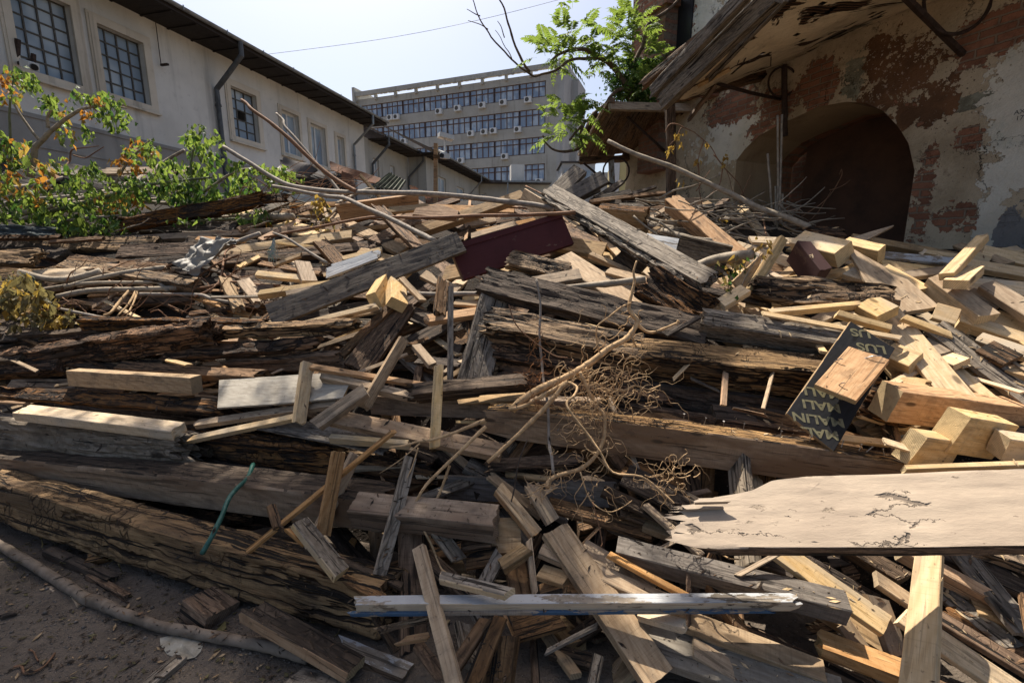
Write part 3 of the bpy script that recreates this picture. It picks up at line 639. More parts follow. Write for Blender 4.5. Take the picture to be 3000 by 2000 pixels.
# local x = towards the viewer (s negative going away), local y = into the wall
def wz(x, y, dep=0.0): return sz(x, y, FW, dep)
ru = empty('ruined_house', FW @ Vector((-4, 0, 0)), label='ruined brick house with peeling plaster and a dark archway on the right', cat='building')
def ruin_mat():
    t = NT('peeling_plaster_and_brick'); v = t.obj(False)
    sp = t.n('ShaderNodeSeparateXYZ', {0: v}); sx, szz = sp.outputs[0], sp.outputs[2]
    fl = t.n('ShaderNodeCombineXYZ', {0: sx, 1: szz, 2: 0.0}).outputs[0]
    wob = t.noise(v, 2.3, 6, .65); wob2 = t.noise(v, 9.0, 4, .7)
    def ell(x, y, rx, ry, amp=1.1):
        s, z = wz(x, y); s2, _ = wz(x + rx, y); _, z2 = wz(x, y - ry); ra = abs(s2 - s) + .01; rb = abs(z2 - z) + .01
        dx = t.math('DIVIDE', t.math('SUBTRACT', sx, s), ra); dz = t.math('DIVIDE', t.math('SUBTRACT', szz, z), rb)
        q = t.math('ADD', t.math('MULTIPLY', dx, dx), t.math('MULTIPLY', dz, dz))
        q = t.math('ADD', q, t.math('MULTIPLY', t.math('SUBTRACT', t.math('ADD', wob, t.math('MULTIPLY', wob2, 1.0)), 1.0), amp * 8))
        return t.ss(q, 1.04, .98)
    mid = t.mix(t.ss(t.noise(v, 1.7, 7, .68), .35, .68), (.60, .485, .335), (.40, .31, .20))
    mid = t.mix(t.math('MULTIPLY', t.ss(t.noise(v, 5.0, 6, .72), .52, .7), .7), mid, (.19, .13, .085))
    mid = t.mix(t.ss(t.noise(v, 42.0, 3, .6), .64, .70), mid, (.06, .04, .03))
    light = t.mix(t.ss(t.noise(v, 1.6, 7, .6), .35, .65), (.78, .73, .61), (.64, .58, .465))
    light = t.mix(t.math('MULTIPLY', t.ss(t.noise(v, 2.8, 6, .7), .5, .72), .5), light, (.34, .39, .32))
    stain = t.mix(t.ss(t.noise(v, 3.0, 5, .6), .4, .6), (.20, .10, .05), (.13, .068, .036))
    stain = t.mix(t.math('MULTIPLY', t.ss(t.noise(v, 26.0, 4, .65), .60, .63), t.ss(t.noise(v, 2.0, 3, .5), .42, .55)), stain, (.6, .5, .4))
    gro = t.mix(t.ss(t.noise(v, 6.0, 5, .7), .4, .6), (.32, .31, .23), (.17, .155, .11))
    bt = t.n('ShaderNodeTexBrick', {'Vector': t.add(fl, t.n('ShaderNodeCombineXYZ', {0: t.math('MULTIPLY', wob2, .04), 1: t.math('MULTIPLY', wob, .06)}).outputs[0]), 'Color1': (.37, .165, .095), 'Color2': (.22, .10, .06), 'Mortar': (.27, .20, .14), 'Scale': 1.0, 'Mortar Size': .011, 'Mortar Smooth': .3, 'Bias': -.1, 'Brick Width': .27, 'Row Height': .078})
    brick = t.mix(t.math('MULTIPLY', t.ss(t.noise(v, 7.0, 6, .7), .45, .7), .6), bt.outputs[0], (.12, .06, .04))
    col = mid
    S_ = lambda *a, **k: ell(*a, **k)
    st = S_(2640, 225, 120, 90, amp=.9); st = t.math('MAXIMUM', st, S_(2560, 195, 40, 75, amp=.6)); st = t.math('MAXIMUM', st, S_(2745, 290, 70, 70, amp=.6)); st = t.math('MAXIMUM', st, S_(2660, 330, 30, 40, amp=.5))
    gm = t.math('MAXIMUM', S_(2510, 220, 42, 70, amp=.5), S_(2790, 310, 150, 22, amp=.4))
    lm = S_(3010, 300, 135, 200, amp=.7); lm = t.math('MAXIMUM', lm, S_(2945, 500, 75, 60, amp=.5)); lm = t.math('MAXIMUM', lm, S_(2900, 650, 40, 120, amp=.5)); lm = t.math('MAXIMUM', lm, S_(2270, 120, 170, 120, amp=.3)) if False else lm
    lm = t.math('MAXIMUM', lm, S_(2140, 400, 110, 75, amp=.6)); lm = t.math('MAXIMUM', lm, S_(2070, 60, 60, 130, amp=.5))
    bm = S_(2400, 240, 60, 70, amp=.6)
    for a_ in ((2150, 310, 95, 45, .6), (2700, 600, 28, 130, .9), (2870, 120, 75, 70, .7), (2960, 70, 80, 60, .6), (2840, 400, 40, 34, .8), (2800, 640, 60, 30, .9), (2280, 330, 40, 60, .9), (1960, 100, 60, 110, .7), (2250, 380, 60, 30, .8), (2960, 640, 30, 20, .6), (1890, 60, 50, 90, 1.0)):
        bm = t.math('MAXIMUM', bm, S_(*a_[:4], amp=a_[4]))
    bm = t.math('MAXIMUM', bm, t.ss(t.noise(v, 1.4, 6, .65), .66, .665))
    bot = S_(2960, 690, 45, 90, amp=.4)
    col = t.mix(gm, col, gro); col = t.mix(st, col, stain); col = t.mix(lm, col, light); col = t.mix(bm, col, brick); col = t.mix(bot, col, (.22, .21, .2))
    rx = t.n('ShaderNodeTexVoronoi', {'Vector': t.add(v, t.n('ShaderNodeCombineXYZ', {0: wob, 2: wob2}).outputs[0]), 'Scale': 1.3}, feature='DISTANCE_TO_EDGE').outputs[0]
    crk = t.math('MULTIPLY', t.ss(rx, .012, .004), t.ss(t.noise(v, .9, 3, .5), .5, .6)); col = t.mix(crk, col, (.03, .022, .016))
    sm = t.n('ShaderNodeObjectInfo')
    h = t.math('ADD', t.math('MULTIPLY', lm, .9), t.math('MULTIPLY', t.math('SUBTRACT', 0.0, bm), 1.2)); h = t.math('ADD', h, t.math('MULTIPLY', t.math('SUBTRACT', 0.0, st), .25)); h = t.math('ADD', h, t.math('MULTIPLY', t.noise(v, 30.0, 6, .75), .55))
    h = t.math('SUBTRACT', h, t.math('MULTIPLY', t.math('MULTIPLY', bt.outputs[1], bm), .8)); h = t.math('SUBTRACT', h, crk)
    t.bump(h, 1.0, .035); return t.fin(col, .95)
M_ruin = ruin_mat()
def brickm(name, c1, c2, mo, ax=(0, 2)):
    t = NT(name); v = t.obj(False); sp = t.n('ShaderNodeSeparateXYZ', {0: v})
    wob = t.noise(v, 8.0, 4, .6)
    fl = t.n('ShaderNodeCombineXYZ', {0: t.math('ADD', sp.outputs[ax[0]], t.math('MULTIPLY', wob, .04)), 1: t.math('ADD', sp.outputs[ax[1]], t.math('MULTIPLY', wob, .06))}).outputs[0]
    bt = t.n('ShaderNodeTexBrick', {'Vector': fl, 'Color1': c1, 'Color2': c2, 'Mortar': mo, 'Scale': 1.0, 'Mortar Size': .012, 'Mortar Smooth': .2, 'Brick Width': .26, 'Row Height': .078})
    col = t.mix(t.math('MULTIPLY', t.ss(t.noise(v, 5.0, 6, .7), .45, .7), .7), bt.outputs[0], tuple(k * .5 for k in c2))
    t.bump(t.math('SUBTRACT', t.noise(v, 20.0, 5, .7), bt.outputs[1]), 1.0, .03); return t.fin(col, .95)
M_brick = brickm('old_brick', (.52, .27, .17), (.36, .19, .12), (.36, .28, .2), (1, 2))
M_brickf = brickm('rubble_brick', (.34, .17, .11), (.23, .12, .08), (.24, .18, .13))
outl = [(2158, 760), (2158, 470), (2182, 438), (2222, 400), (2272, 372), (2330, 344), (2400, 312), (2480, 299), (2540, 302), (2590, 326), (2632, 372), (2662, 420), (2680, 500), (2682, 760)]
arch = sorted([wz(x, y) for (x, y) in outl[1:-1]]); sfar = wz(1848, 200)[0]; znear = 4.4; SE = 1.5
Lc = lambda s, d, z: Vector((s, d, z))
wv = MB()
def strip(s0, z0, s1, z1):        # wall column above z0..z1 up to the top, subdivided
    H = 7.6; nzz = 10
    for k in range(nzz):
        a0 = z0 + (H - z0) * k / nzz; a1 = z0 + (H - z0) * (k + 1) / nzz; c0 = z1 + (H - z1) * k / nzz; c1 = z1 + (H - z1) * (k + 1) / nzz
        wv.quad(Lc(s0, 0, a0), Lc(s1, 0, c0), Lc(s1, 0, c1), Lc(s0, 0, a1))
nst = 8
s_a = arch[0][0]; s_b = arch[-1][0]
for i in range(nst): strip(sfar + (s_a - sfar) * i / nst, 0, sfar + (s_a - sfar) * (i + 1) / nst, 0)
for i in range(len(arch) - 1): strip(arch[i][0], arch[i][1], arch[i + 1][0], arch[i + 1][1])
for i in range(nst): strip(s_b + (SE - s_b) * i / nst, 0, s_b + (SE - s_b) * (i + 1) / nst, 0)
def wd(s_, z_): q = Vector((s_, 0, z_)); return (.03 * noise.noise(q * 1.7) + .012 * noise.noise(q * 5)) * min(1, abs(s_ - s_a) * 4) * min(1, abs(s_ - s_b) * 4)
for v_ in wv.v: v_.y += wd(v_.x, v_.z)
wv.quad(Lc(sfar, 0, 0), Lc(sfar, .5, 0), Lc(sfar, .5, 7.6), Lc(sfar, 0, 7.6)); wv.quad(Lc(sfar, 0, 7.6), Lc(SE, 0, 7.6), Lc(SE, .5, 7.6), Lc(sfar, .5, 7.6))
wv.build('wall', M_ruin, ru, M=FW)
rv = MB(); fullo = [(s_a, 0)] + arch + [(s_b, 0)]; DP = 1.25
for i in range(len(fullo) - 1):
    (s0, z0), (s1, z1) = fullo[i], fullo[i + 1]
    for k in range(4):
        e0, e1 = (wd(s0, z0) - .003, wd(s1, z1) - .003) if k == 0 else (DP * k / 4, DP * k / 4)
        rv.quad(Lc(s0, e0, z0), Lc(s0, DP * (k + 1) / 4, z0), Lc(s1, DP * (k + 1) / 4, z1), Lc(s1, e1, z1), 1 if (i < 7 and k < 3) else 0)
rv.build('arch_reveal', [M_brick, stucco('reveal_plaster', (.55, .42, .27), (.38, .27, .17), (.22, .14, .09), .6, .6)], ru, M=FW)
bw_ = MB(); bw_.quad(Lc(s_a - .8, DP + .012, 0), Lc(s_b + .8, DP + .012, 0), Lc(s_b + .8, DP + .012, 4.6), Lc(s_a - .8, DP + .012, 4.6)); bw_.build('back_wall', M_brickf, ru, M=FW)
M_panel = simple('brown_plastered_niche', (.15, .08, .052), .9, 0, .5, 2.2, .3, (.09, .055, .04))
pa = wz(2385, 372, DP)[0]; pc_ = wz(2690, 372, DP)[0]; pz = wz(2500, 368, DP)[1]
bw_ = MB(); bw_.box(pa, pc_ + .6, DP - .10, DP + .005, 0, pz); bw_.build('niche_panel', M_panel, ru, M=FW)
# recess and pilaster on the high part of the wall
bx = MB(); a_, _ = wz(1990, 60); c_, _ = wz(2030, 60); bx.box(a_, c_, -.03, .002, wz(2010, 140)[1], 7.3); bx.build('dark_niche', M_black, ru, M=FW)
bx = MB(); a2, _ = wz(1925, 60); bx.box(a2, a_ - .02, -.28, .0, 3.2, wz(1955, 48)[1]); bx.box(a2 - .08, a_ + .05, -.34, .0, wz(1955, 48)[1], wz(1955, 30)[1]); bx.build('brick_pilaster', M_brickf, ru, M=FW)
bx = MB()
for k in range(30):
    x = 1935 + random.random() * 150; s_, z_ = wz(x, 275 + random.random() * 25); w_ = random.uniform(.08, .28); bx.box(s_, s_ + w_, -random.uniform(.05, .3), .02, z_, z_ + random.uniform(.04, .1))
bx.build('loose_brick', M_brickf, ru, M=FW); bpy.data.objects['loose_brick']['kind'] = 'stuff'
# collapsing plaster canopy (sloping soffit with lath, edge beams, rafters)
ca = empty('collapsing_canopy', P(2300, 150, 5.6), label='sagging plaster canopy with grey edge beams hanging off the ruined house', cat='canopy')
def soffit_mat():
    t = NT('stained_soffit_plaster'); v = t.obj(False)
    wob = t.noise(v, 1.3, 6, .65)
    col = t.mix(t.ss(t.noise(v, 1.0, 7, .65), .35, .65), (.74, .61, .43), (.55, .45, .31)); col = t.mix(t.math('MULTIPLY', t.ss(t.noise(v, 3.5, 6, .7), .5, .7), .6), col, (.26, .19, .13))
    rot = t.ss(t.noise(t.scale(v, (.55, 1.7, 1.0)), 1.6, 6, .62, .8), .555, .57)
    lath = t.n('ShaderNodeTexWave', {'Vector': v, 'Scale': 9.0, 'Distortion': 2.0, 'Detail': 3.0}, bands_direction='Y').outputs[1]
    lc = t.mix(lath, (.03, .018, .012), (.14, .075, .04)); col = t.mix(rot, col, lc)
    t.bump(t.math('SUBTRACT', t.math('MULTIPLY', t.noise(v, 18.0, 5, .7), .4), t.math('MULTIPLY', rot, t.math('ADD', .8, lath))), 1.0, .04)
    return t.fin(col, .95)
M_soffit = soffit_mat()
sF = wz(2262, 197)[0]; zF = wz(2262, 197)[1]; sN = wz(2697, 21)[0]; zN = wz(2697, 21)[1]
wi0 = FW @ Vector((sF - .35, -.02, zF)); wi1 = FW @ Vector((sN + 3.2, -.02, zN))
oo0 = P(1990, 292, 5.9); oo1 = P(2285, 0, 4.75); oo2 = oo1 + (oo1 - oo0) * 1.1
def can(u, v_):            # u along, v across (0 wall, 1 edge)
    a_ = wi0.lerp(wi1, u); o_ = oo0.lerp(oo2, u); p = a_.lerp(o_, v_)
    p.z += -.10 * math.sin(math.pi * v_) * .6 + .05 * noise.noise(p * 1.4) + .02 * noise.noise(p * 5); return p
b_ = MB(); nu, nv = 70, 36
for i in range(nu + 1):
    for j in range(nv + 1): b_.v.append(can(i / nu, j / nv))
for i in range(nu):
    for j in range(nv):
        q = b_.v[i * (nv + 1) + j]
        if noise.noise(Vector((i / nu * 7, j / nv * 3.3, 2.2))) + .4 * noise.noise(Vector((i * .35, j * .9, 5))) > .46: continue
        b_.f.append((i * (nv + 1) + j, (i + 1) * (nv + 1) + j, (i + 1) * (nv + 1) + j + 1, i * (nv + 1) + j + 1)); b_.m.append(0)
b_.build('soffit', M_soffit, ca, smooth=True)
b_ = MB()
for i in range(nu + 1):
    for j in (0, nv // 2, nv): b_.v.append(can(i / nu, j / nv) + Vector((0, 0, .22)))
for i in range(nu):
    for j in range(2): b_.f.append((i * 3 + j, (i + 1) * 3 + j, (i + 1) * 3 + j + 1, i * 3 + j + 1)); b_.m.append(0)
b_.build('roof_deck', M_soff, ca)
b_ = MB()
for k in range(34):
    u = (k + .5) / 34; b_.bar(can(u, .03) + Vector((0, 0, .06)), can(u, .97) + Vector((0, 0, .06)), .035, .03)
for k in range(40):
    u0 = random.random() * .9; vv = random.random(); 
    b_.bar(can(u0, vv) + Vector((0, 0, .03)), can(u0 + .06 + random.random() * .08, min(1, vv + random.uniform(-.03, .03))) + Vector((0, 0, .03)), .02, .008)
b_.build('laths', MT['B'], ca)
def KC(par, name, *a, **k):
    o = K(*a[:1], name, *a[1:], None, **k); M_ = o.matrix_world.copy(); M_ = o.matrix_basis.copy(); o.parent = par; o.matrix_parent_inverse = PINV(par); 
    if 'category' in o: del o['category']
    return o
KC(ca, 'edge_beam', 'G', 1905, 268, 2200, -45, 30, 14, th=35, d=(5.9, 4.5), r=.006, j=(.05, 0), T=.09)
KC(ca, 'edge_beam', 'G', 1932, 300, 2262, -20, 42, 16, th=35, d=(5.75, 4.5), r=.008, j=(.04, 0), T=.10)
KC(ca, 'edge_beam', 'G', 1985, 250, 2235, -15, 26, 12, th=40, d=(5.95, 4.8), r=.006, j=(.03, 0), T=.08)
KC(ca, 'fascia_board', 'G', 2068, 218, 2290, -20, 40, 14, th=35, d=(5.6, 4.7), r=.006, j=(.05, 0), T=.05)
KC(ca, 'fascia_board', 'B', 1980, 268, 2270, 200, 26, 16, th=40, d=(6.1, 7.0), r=.01, j=(.05, .03), T=.12)
KC(ca, 'edge_beam', 'B', 1878, 245, 2060, 96, 20, 12, th=40, d=(6.2, 5.4), r=.006, j=(.06, 0), T=.08)
KC(ca, 'hanging_slat', 'B', 2100, 250, 2020, 352, 10, 5, th=30, d=(5.9, 6.0), j=(.02, .04))
KC(ca, 'hanging_slat', 'T', 2140, 205, 2042, 256, 9, 5, th=30, d=(5.5, 5.7), j=(.02, .06))
b_ = MB(); b_.tube([P(2262, 92, 5.7), P(2258, 195, 5.7)], .006, 5, 2); b_.tube([P(2195, 150, 5.5), P(2176, 187, 5.5)], .008, 5, 1); b_.tube([P(2172, 160, 5.5), P(2160, 190, 5.5)], .004, 5, 1); b_.build('hanging_wire', M_steel, ca)
def ironbr(lab, cat, paths, rings):
    b_ = MB()
    for (pts, r) in paths: b_.tube([P(*p) for p in pts], r, 6, 2)
    for (x, y, r, d, th, a0, a1) in rings:
        c_ = P(x, y, d); k = camdepth(c_) / F * r; b_.tube([c_ + Vector((math.cos(t) * k, 0, math.sin(t) * k)) for t in [a0 + (a1 - a0) * i / 20 for i in range(21)]], th, 6, 1)
    return tag(b_.build('iron_bracket', M_steel), lab, cat)
ironbr('rusty iron bracket with a ring under the canopy left of the archway', 'bracket', [([(2070, 236, 5.9), (2200, 272, 6.3), (2345, 304, 6.9)], .022), ([(2298, 190, 6.5), (2298, 300, 6.5), (2300, 400, 6.55)], .036), ([(2328, 200, 6.9), (2338, 260, 6.9), (2348, 320, 6.9)], .026)], [(2292, 240, 41, 6.5, .014, 0, 6.2832)])
ironbr('large iron bracket with a curved bar at the top right', 'bracket', [([(2640, -20, 4.6), (2760, 100, 4.8), (2885, 222, 5.0)], .035), ([(2915, -30, 5.0), (2900, 110, 5.0), (2884, 245, 5.02)], .032)], [(2808, -10, 100, 4.75, .016, math.pi, 2 * math.pi)])
ironbr('iron strut and ring under the far wooden canopy', 'bracket', [([(1838, 342, 8.0), (1945, 440, 8.4), (2050, 525, 8.9)], .022), ([(1710, 478, 9.2), (1790, 545, 9.3)], .02)], [(1805, 502, 38, 8.6, .016, 0, 6.2832), (2020, 410, 42, 8.4, .014, math.pi, 2 * math.pi)])
po = K('B', 'wooden_post', 1966, 275, 1970, 600, 24, 6, 'rough wooden post propping the canopy of the ruined house', th=25, d=(6.4, 6.4), cat='post', r=.003)
# far wooden canopy of boards
fc = empty('wooden_canopy', P(1850, 380, 8), label='far broken wooden board canopy below the green tree', cat='canopy')
NO, NI, FI, FO = P(1788, 312, 7.6), P(2060, 322, 8.3), P(2010, 450, 9.8), P(1702, 462, 9.6)
rr = random.Random(5)
for k in range(13):
    u0, u1 = k / 13, (k + 1.03) / 13
    a_, c_ = NO.lerp(NI, u0), FO.lerp(FI, u0); e_, g_ = NO.lerp(NI, u1), FO.lerp(FI, u1)
    ext = rr.uniform(-.02, .12); c_ = a_ + (c_ - a_) * (1 + ext); g_ = e_ + (g_ - e_) * (1 + ext + rr.uniform(-.03, .03)); dz = Vector((0, 0, .035 + rr.uniform(0, .02)))
    b_ = MB(); j_ = Vector((0, 0, rr.uniform(-.03, .03)))
    lo4 = [p + j_ for p in (a_, e_, g_, c_)]; hi4 = [p + dz for p in lo4]
    b_.poly(lo4); b_.poly(hi4[::-1])
    for i in range(4): b_.quad(lo4[i], lo4[(i + 1) % 4], hi4[(i + 1) % 4], hi4[i])
    X_ = (c_ - a_).normalized(); Y_ = Z.cross(X_).normalized(); FB = frame(a_, X_, Y_, X_.cross(Y_)); FBi = FB.inverted(); b_.v = [FBi @ p for p in b_.v]
    b_.build('roof_board', MT['B'], fc, M=FB)
KC(fc, 'fascia_board', 'T', 1788, 308, 2058, 316, 20, 8, th=30, d=(7.5, 8.2), T=.06, r=.004)
KC(fc, 'edge_beam', 'B', 1792, 300, 1712, 440, 16, 8, th=30, d=(7.5, 9.2), T=.08, r=.008)
KC(fc, 'edge_beam', 'B', 1752, 345, 1700, 440, 22, 10, th=30, d=(8.4, 9.4), T=.12, r=.02, j=(.06, .06))
KC(fc, 'fascia_board', 'T', 1732, 400, 1705, 462, 20, 10, th=30, d=(8.9, 9.5), T=.1, r=.015, j=(.06, .06))
KC(fc, 'edge_beam', 'B', 1700, 468, 2000, 452, 14, 8, th=30, d=(9.4, 9.7), T=.08, r=.012, j=(.05, .05))
# wall behind the far canopy
iw = empty('plastered_annex', P(1950, 700, 9.5), label='low plastered annex wall behind the wooden post', cat='wall')
b_ = MB(); a_ = P(1860, 500, 9.9); c_ = P(2080, 500, 8.9); X_ = (c_ - a_); X_.z = 0; L_ = X_.length; X_.normalize(); a0_ = a_.copy(); a0_.z = 0
FA = frame(a0_, X_, Z.cross(X_), Z); b_.box(0, L_, 0, .4, 0, P(1960, 425, 9.4).z)
M_annex = stucco('annex_plaster', (.24, .16, .10), (.16, .10, .065), (.30, .25, .19), .4, .6); b_.build('wall', M_annex, iw, M=FA)
KC(iw, 'door', 'B', 2120, 470, 2122, 640, 66, 5, th=18, d=(7.9, 7.9), T=.05)
KC(iw, 'door_post', 'W', 1792, 470, 1796, 560, 14, 5, th=20, d=(9.0, 9.0), T=.06)
# middle distance rubble, tin and walls behind the crest
def slab(name, m, pts, th_, label, cat, seg=14, amp=.02, corr=0.0):
    A_, B_, C_, D_ = [P(*p) for p in pts]; b_ = MB(); nrm = (B_ - A_).cross(D_ - A_).normalized()
    if nrm.dot(EYE - A_) > 0: nrm = -nrm
    for lay in (0, 1):
        for i in range(seg + 1):
            for j in range(seg + 1):
                u, w_ = i / seg, j / seg; p = A_.lerp(B_, u).lerp(D_.lerp(C_, u), w_)
                p = p + nrm * (th_ * lay + amp * noise.noise(p * 2.5) + corr * math.sin(u * 38)) + (B_ - A_) * (.03 * noise.noise(Vector((w_ * 6, i > seg / 2, 3))) if i in (0, seg) else 0) + (D_ - A_) * (.05 * noise.noise(Vector((u * 7, 9, 1))) if j in (0, seg) else 0)
                b_.v.append(p)
    n_ = seg + 1; o_ = n_ * n_
    for i in range(seg):
        for j in range(seg):
            b_.f.append((i * n_ + j, (i + 1) * n_ + j, (i + 1) * n_ + j + 1, i * n_ + j + 1)); b_.f.append((o_ + i * n_ + j, o_ + i * n_ + j + 1, o_ + (i + 1) * n_ + j + 1, o_ + (i + 1) * n_ + j)); b_.m += [0, 0]
    for i in range(seg):
        for (p, q) in (((i) * n_, (i + 1) * n_), (i * n_ + seg, (i + 1) * n_ + seg), (i, i + 1), (seg * n_ + i, seg * n_ + i + 1)): b_.f.append((p, q, q + o_, p + o_)); b_.m.append(0)
    return tag(b_.build(name, m), label, cat)
slab('concrete_wall_stub', M_concl, [(810, 560, 7.6), (1010, 570, 7.4), (1010, 700, 7.2), (800, 700, 7.2)], .3, 'pale broken concrete wall behind the dry twigs', 'wall', amp=.06)
slab('brick_wall_stub', M_brickf, [(1200, 545, 8.6), (1390, 600, 8.4), (1400, 690, 8.2), (1190, 690, 8.2)], .4, 'remnant of a grey brick wall below the camera post', 'wall', amp=.10)
slab('rubble_block', M_conc, [(1160, 552, 8.2), (1240, 560, 8.2), (1240, 640, 8), (1160, 640, 8)], .4, 'broken concrete block left of the camera post', 'rubble', amp=.09)
slab('roof_ruin', M_soff, [(820, 470, 8.6), (1010, 520, 8.4), (1060, 620, 8.0), (820, 600, 8.0)], .1, 'dark tar paper roof wreck under the white windows', 'roof wreck', amp=.15)
slab('tar_paper_sheet', M_tin, [(812, 500, 8.0), (832, 462, 8.2), (930, 496, 8.1), (900, 516, 8.0)], .03, 'crumpled black tar paper sheet left of the rusty tin', 'sheet', amp=.12)
slab('rusty_tin_strip', M_rust, [(965, 472, 7.9), (1115, 522, 7.8), (1120, 545, 7.7), (970, 500, 7.8)], .02, 'rust brown tin strip in front of the white windows', 'tin strip', amp=.06)
slab('rusty_tin_sheet', M_rust, [(1000, 500, 7.6), (1030, 505, 7.6), (1040, 545, 7.5), (1000, 540, 7.5)], .02, 'small folded rusty sheet under the tin strip', 'sheet', amp=.08)
slab('corrugated_sheet', M_greent, [(1140, 506, 7.6), (1190, 530, 7.6), (1170, 560, 7.2), (1090, 545, 7.2)], .02, 'mossy green corrugated sheet behind the branches', 'sheet', corr=.02, seg=24)
slab('corrugated_sheet', M_zinc, [(1085, 545, 7.3), (1115, 548, 7.3), (1118, 588, 7.1), (1080, 575, 7.1)], .02, 'small light grey corrugated scrap below the green one', 'sheet', corr=.02, seg=24)
K('T', 'batten', 1055, 510, 1125, 590, 7, 4, 'thin pale stick of wood crossing in front of the corrugated sheets', th=30, d=(7.0, 6.9))
for i, (x0, y0, x1, y1, m, t_) in enumerate(((90, 490, 380, 520, 'G', 'first'), (300, 500, 560, 495, 'T', 'second'))):
    K(m, 'board', x0, y0, x1, y1, 16, 5, 'grey shed roof board under the leaves, %s from the left' % t_, th=55, d=(7.4, 7.4), r=.005, j=(.04, .04))
slab('shed_roof', M_soff, [(-40, 470, 8.2), (560, 500, 8.2), (560, 640, 7.2), (-40, 620, 7.2)], .08, 'dark shed roof hidden behind the leafy branches', 'roof', amp=.1)
for i in range(26):
    x = random.uniform(1640, 2000); y = random.uniform(585, 640); a_ = random.uniform(-.35, .2); L_ = random.uniform(50, 170)
    K(random.choice('KKBG'), 'broken_board', x, y, x + L_ * math.cos(a_), y + L_ * math.sin(a_) * .6, random.uniform(6, 13), 5, 'thin dark shattered lath in the heap behind the crest', f=random.uniform(-.2, .2), j=(.02, .02), th=40, group='shattered laths behind the crest')
# cameras on a post and at the window
cp = empty('camera_post', PG(1276, 900, 0), label='brown wooden post carrying two outdoor cameras', cat='post'); cp.location = P(1276, 600, 8.2) * 1.0
b_ = MB(); b_.bar(P(1276, 640, 8.0), P(1277, 421, 8.0), .085, .06); b_.build('post_shaft', MT['O'], cp)
b_ = MB(); b_.bar(P(1270, 458, 7.95), P(1300, 462, 7.95), .07, .05); b_.build('cross_block', MT['B'], cp)
def cameraobj(lab, body, arm, lens):
    e_ = empty('security_camera', body[0], label=lab, cat='security camera')
    b_ = MB(); b_.bar(body[0], body[1], body[2], body[3]); o_ = b_.build('housing', M_white, e_)
    if lens: b_ = MB(); b_.tube([lens[0], lens[0] + (lens[1] - lens[0])], lens[2], 12, 1); b_.build('lens', M_black, e_)
    b_ = MB(); b_.tube(arm, .018, 6, 2); b_.build('mounting_arm', M_white, e_); return e_
cameraobj('small white security camera with a dark lens on the wooden post', (P(1296, 456, 7.8), P(1311, 459, 7.95), .09, .08), [P(1290, 452, 7.95), P(1295, 448, 7.9), P(1300, 452, 7.9)], (P(1293, 455.5, 7.78), P(1298, 456.5, 7.82), .036))
cameraobj('bigger tilted white floodlight camera at the top of the wooden post', (P(1285, 395, 7.95), P(1327, 406, 8.05), .15, .07), [P(1302, 405, 8.0), P(1303, 425, 8.0), P(1303, 447, 8.0), P(1283, 440, 8.0)], None)
wc1, wc2 = P(72, 186, 10.6), P(100, 196, 10.3)
cameraobj('white bullet camera mounted below the first steel grid window', (wc1, wc2, .16, .15), [P(56, 180, 10.9), P(62, 190, 10.8), P(75, 188, 10.6)], (P(98, 196, 10.3), P(102, 198, 10.24), .06))
b_ = MB(); b_.bar(P(50, 190, 10.8), P(52, 115, 10.8), .07); b_.bar(P(50, 188, 10.8), P(95, 178, 10.6), .06); b_.bar(P(98, 190, 10.6), P(98, 158, 10.6), .06); tag(b_.build('camera_bracket', M_steel), 'rusty upright bracket holding the window camera', 'bracket')
# ================================================================== THE HEAP: hand placed timber, front to back
RG = .012
# ---- bottom left: heavy beams on the ground
b1 = K('H', 'timber_beam', -90, 1452, 1108, 1806, 104, -62, 'lowest heavy cracked beam lying along the dirt at lower left', th=38, d=(2.66, 1.74), r=.010, j=(.02, .03), T=.2, cav=.012)
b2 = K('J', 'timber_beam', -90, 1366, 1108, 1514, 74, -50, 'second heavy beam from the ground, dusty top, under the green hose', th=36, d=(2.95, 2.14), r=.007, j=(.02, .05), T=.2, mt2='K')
K('G', 'timber_beam', -90, 1262, 512, 1335, 92, -14, 'grey rotted beam end under the pale squared pine timber at left', th=22, d=(3.1, 2.68), r=.018, j=(.03, .09), T=.16, cav=.02)
K('R', 'timber_beam', 480, 1302, 980, 1356, 70, -20, 'dark red rotten beam behind the green hose', th=35, d=(2.95, 2.55), r=.018, j=(.05, .06), cav=.02)
K('R', 'timber_beam', 1000, 1365, 1252, 1395, 58, -14, 'dark rotten log stub behind the slanting grey batten', th=30, d=(2.58, 2.45), r=.016, j=(.04, .06), cav=.02)
K('R', 'broken_board', 600, 1272, 925, 1304, 30, 14, 'orange rotten strip under the thin grey sheet', th=40, d=(2.85, 2.62), r=.010, j=(.04, .05))
K('F', 'squared_timber', 62, 1196, 520, 1250, 30, 24, 'pale squared pine timber lying at far left, lowest of the two', th=52, d=(2.98, 2.72), f=0, r=.0025, j=(.01, .012), cat='timber')
K('T', 'squared_timber', 197, 1108, 560, 1131, 46, -7, 'tan squared timber with square sawn end, upper of the two at left', th=18, d=(3.2, 2.95), T=.085, cat='timber', r=.002)
K('R', 'broken_board', -60, 1140, 640, 1190, 38, 12, 'long split rotten board between the two squared timbers at left', th=30, d=(3.3, 2.9), r=.012, j=(.03, .07), cav=.02)
K('B', 'plank', 345, 1068, 752, 1092, 24, 20, 'grey topped short plank with a splinter on it above the squared timber', th=45, d=(3.35, 3.05), r=.006, j=(.01, .08))
K('F', 'splinter', 488, 1052, 552, 1067, 9, 4, 'small pale splinter lying on the grey topped short plank', d=(3.22, 3.15), j=(.01, .03))
K('R', 'log', -60, 1082, 610, 985, 66, -20, 'long black rotten log with orange broken edges at left', th=25, d=(3.7, 3.3), r=.026, j=(.04, .05), cav=.03)
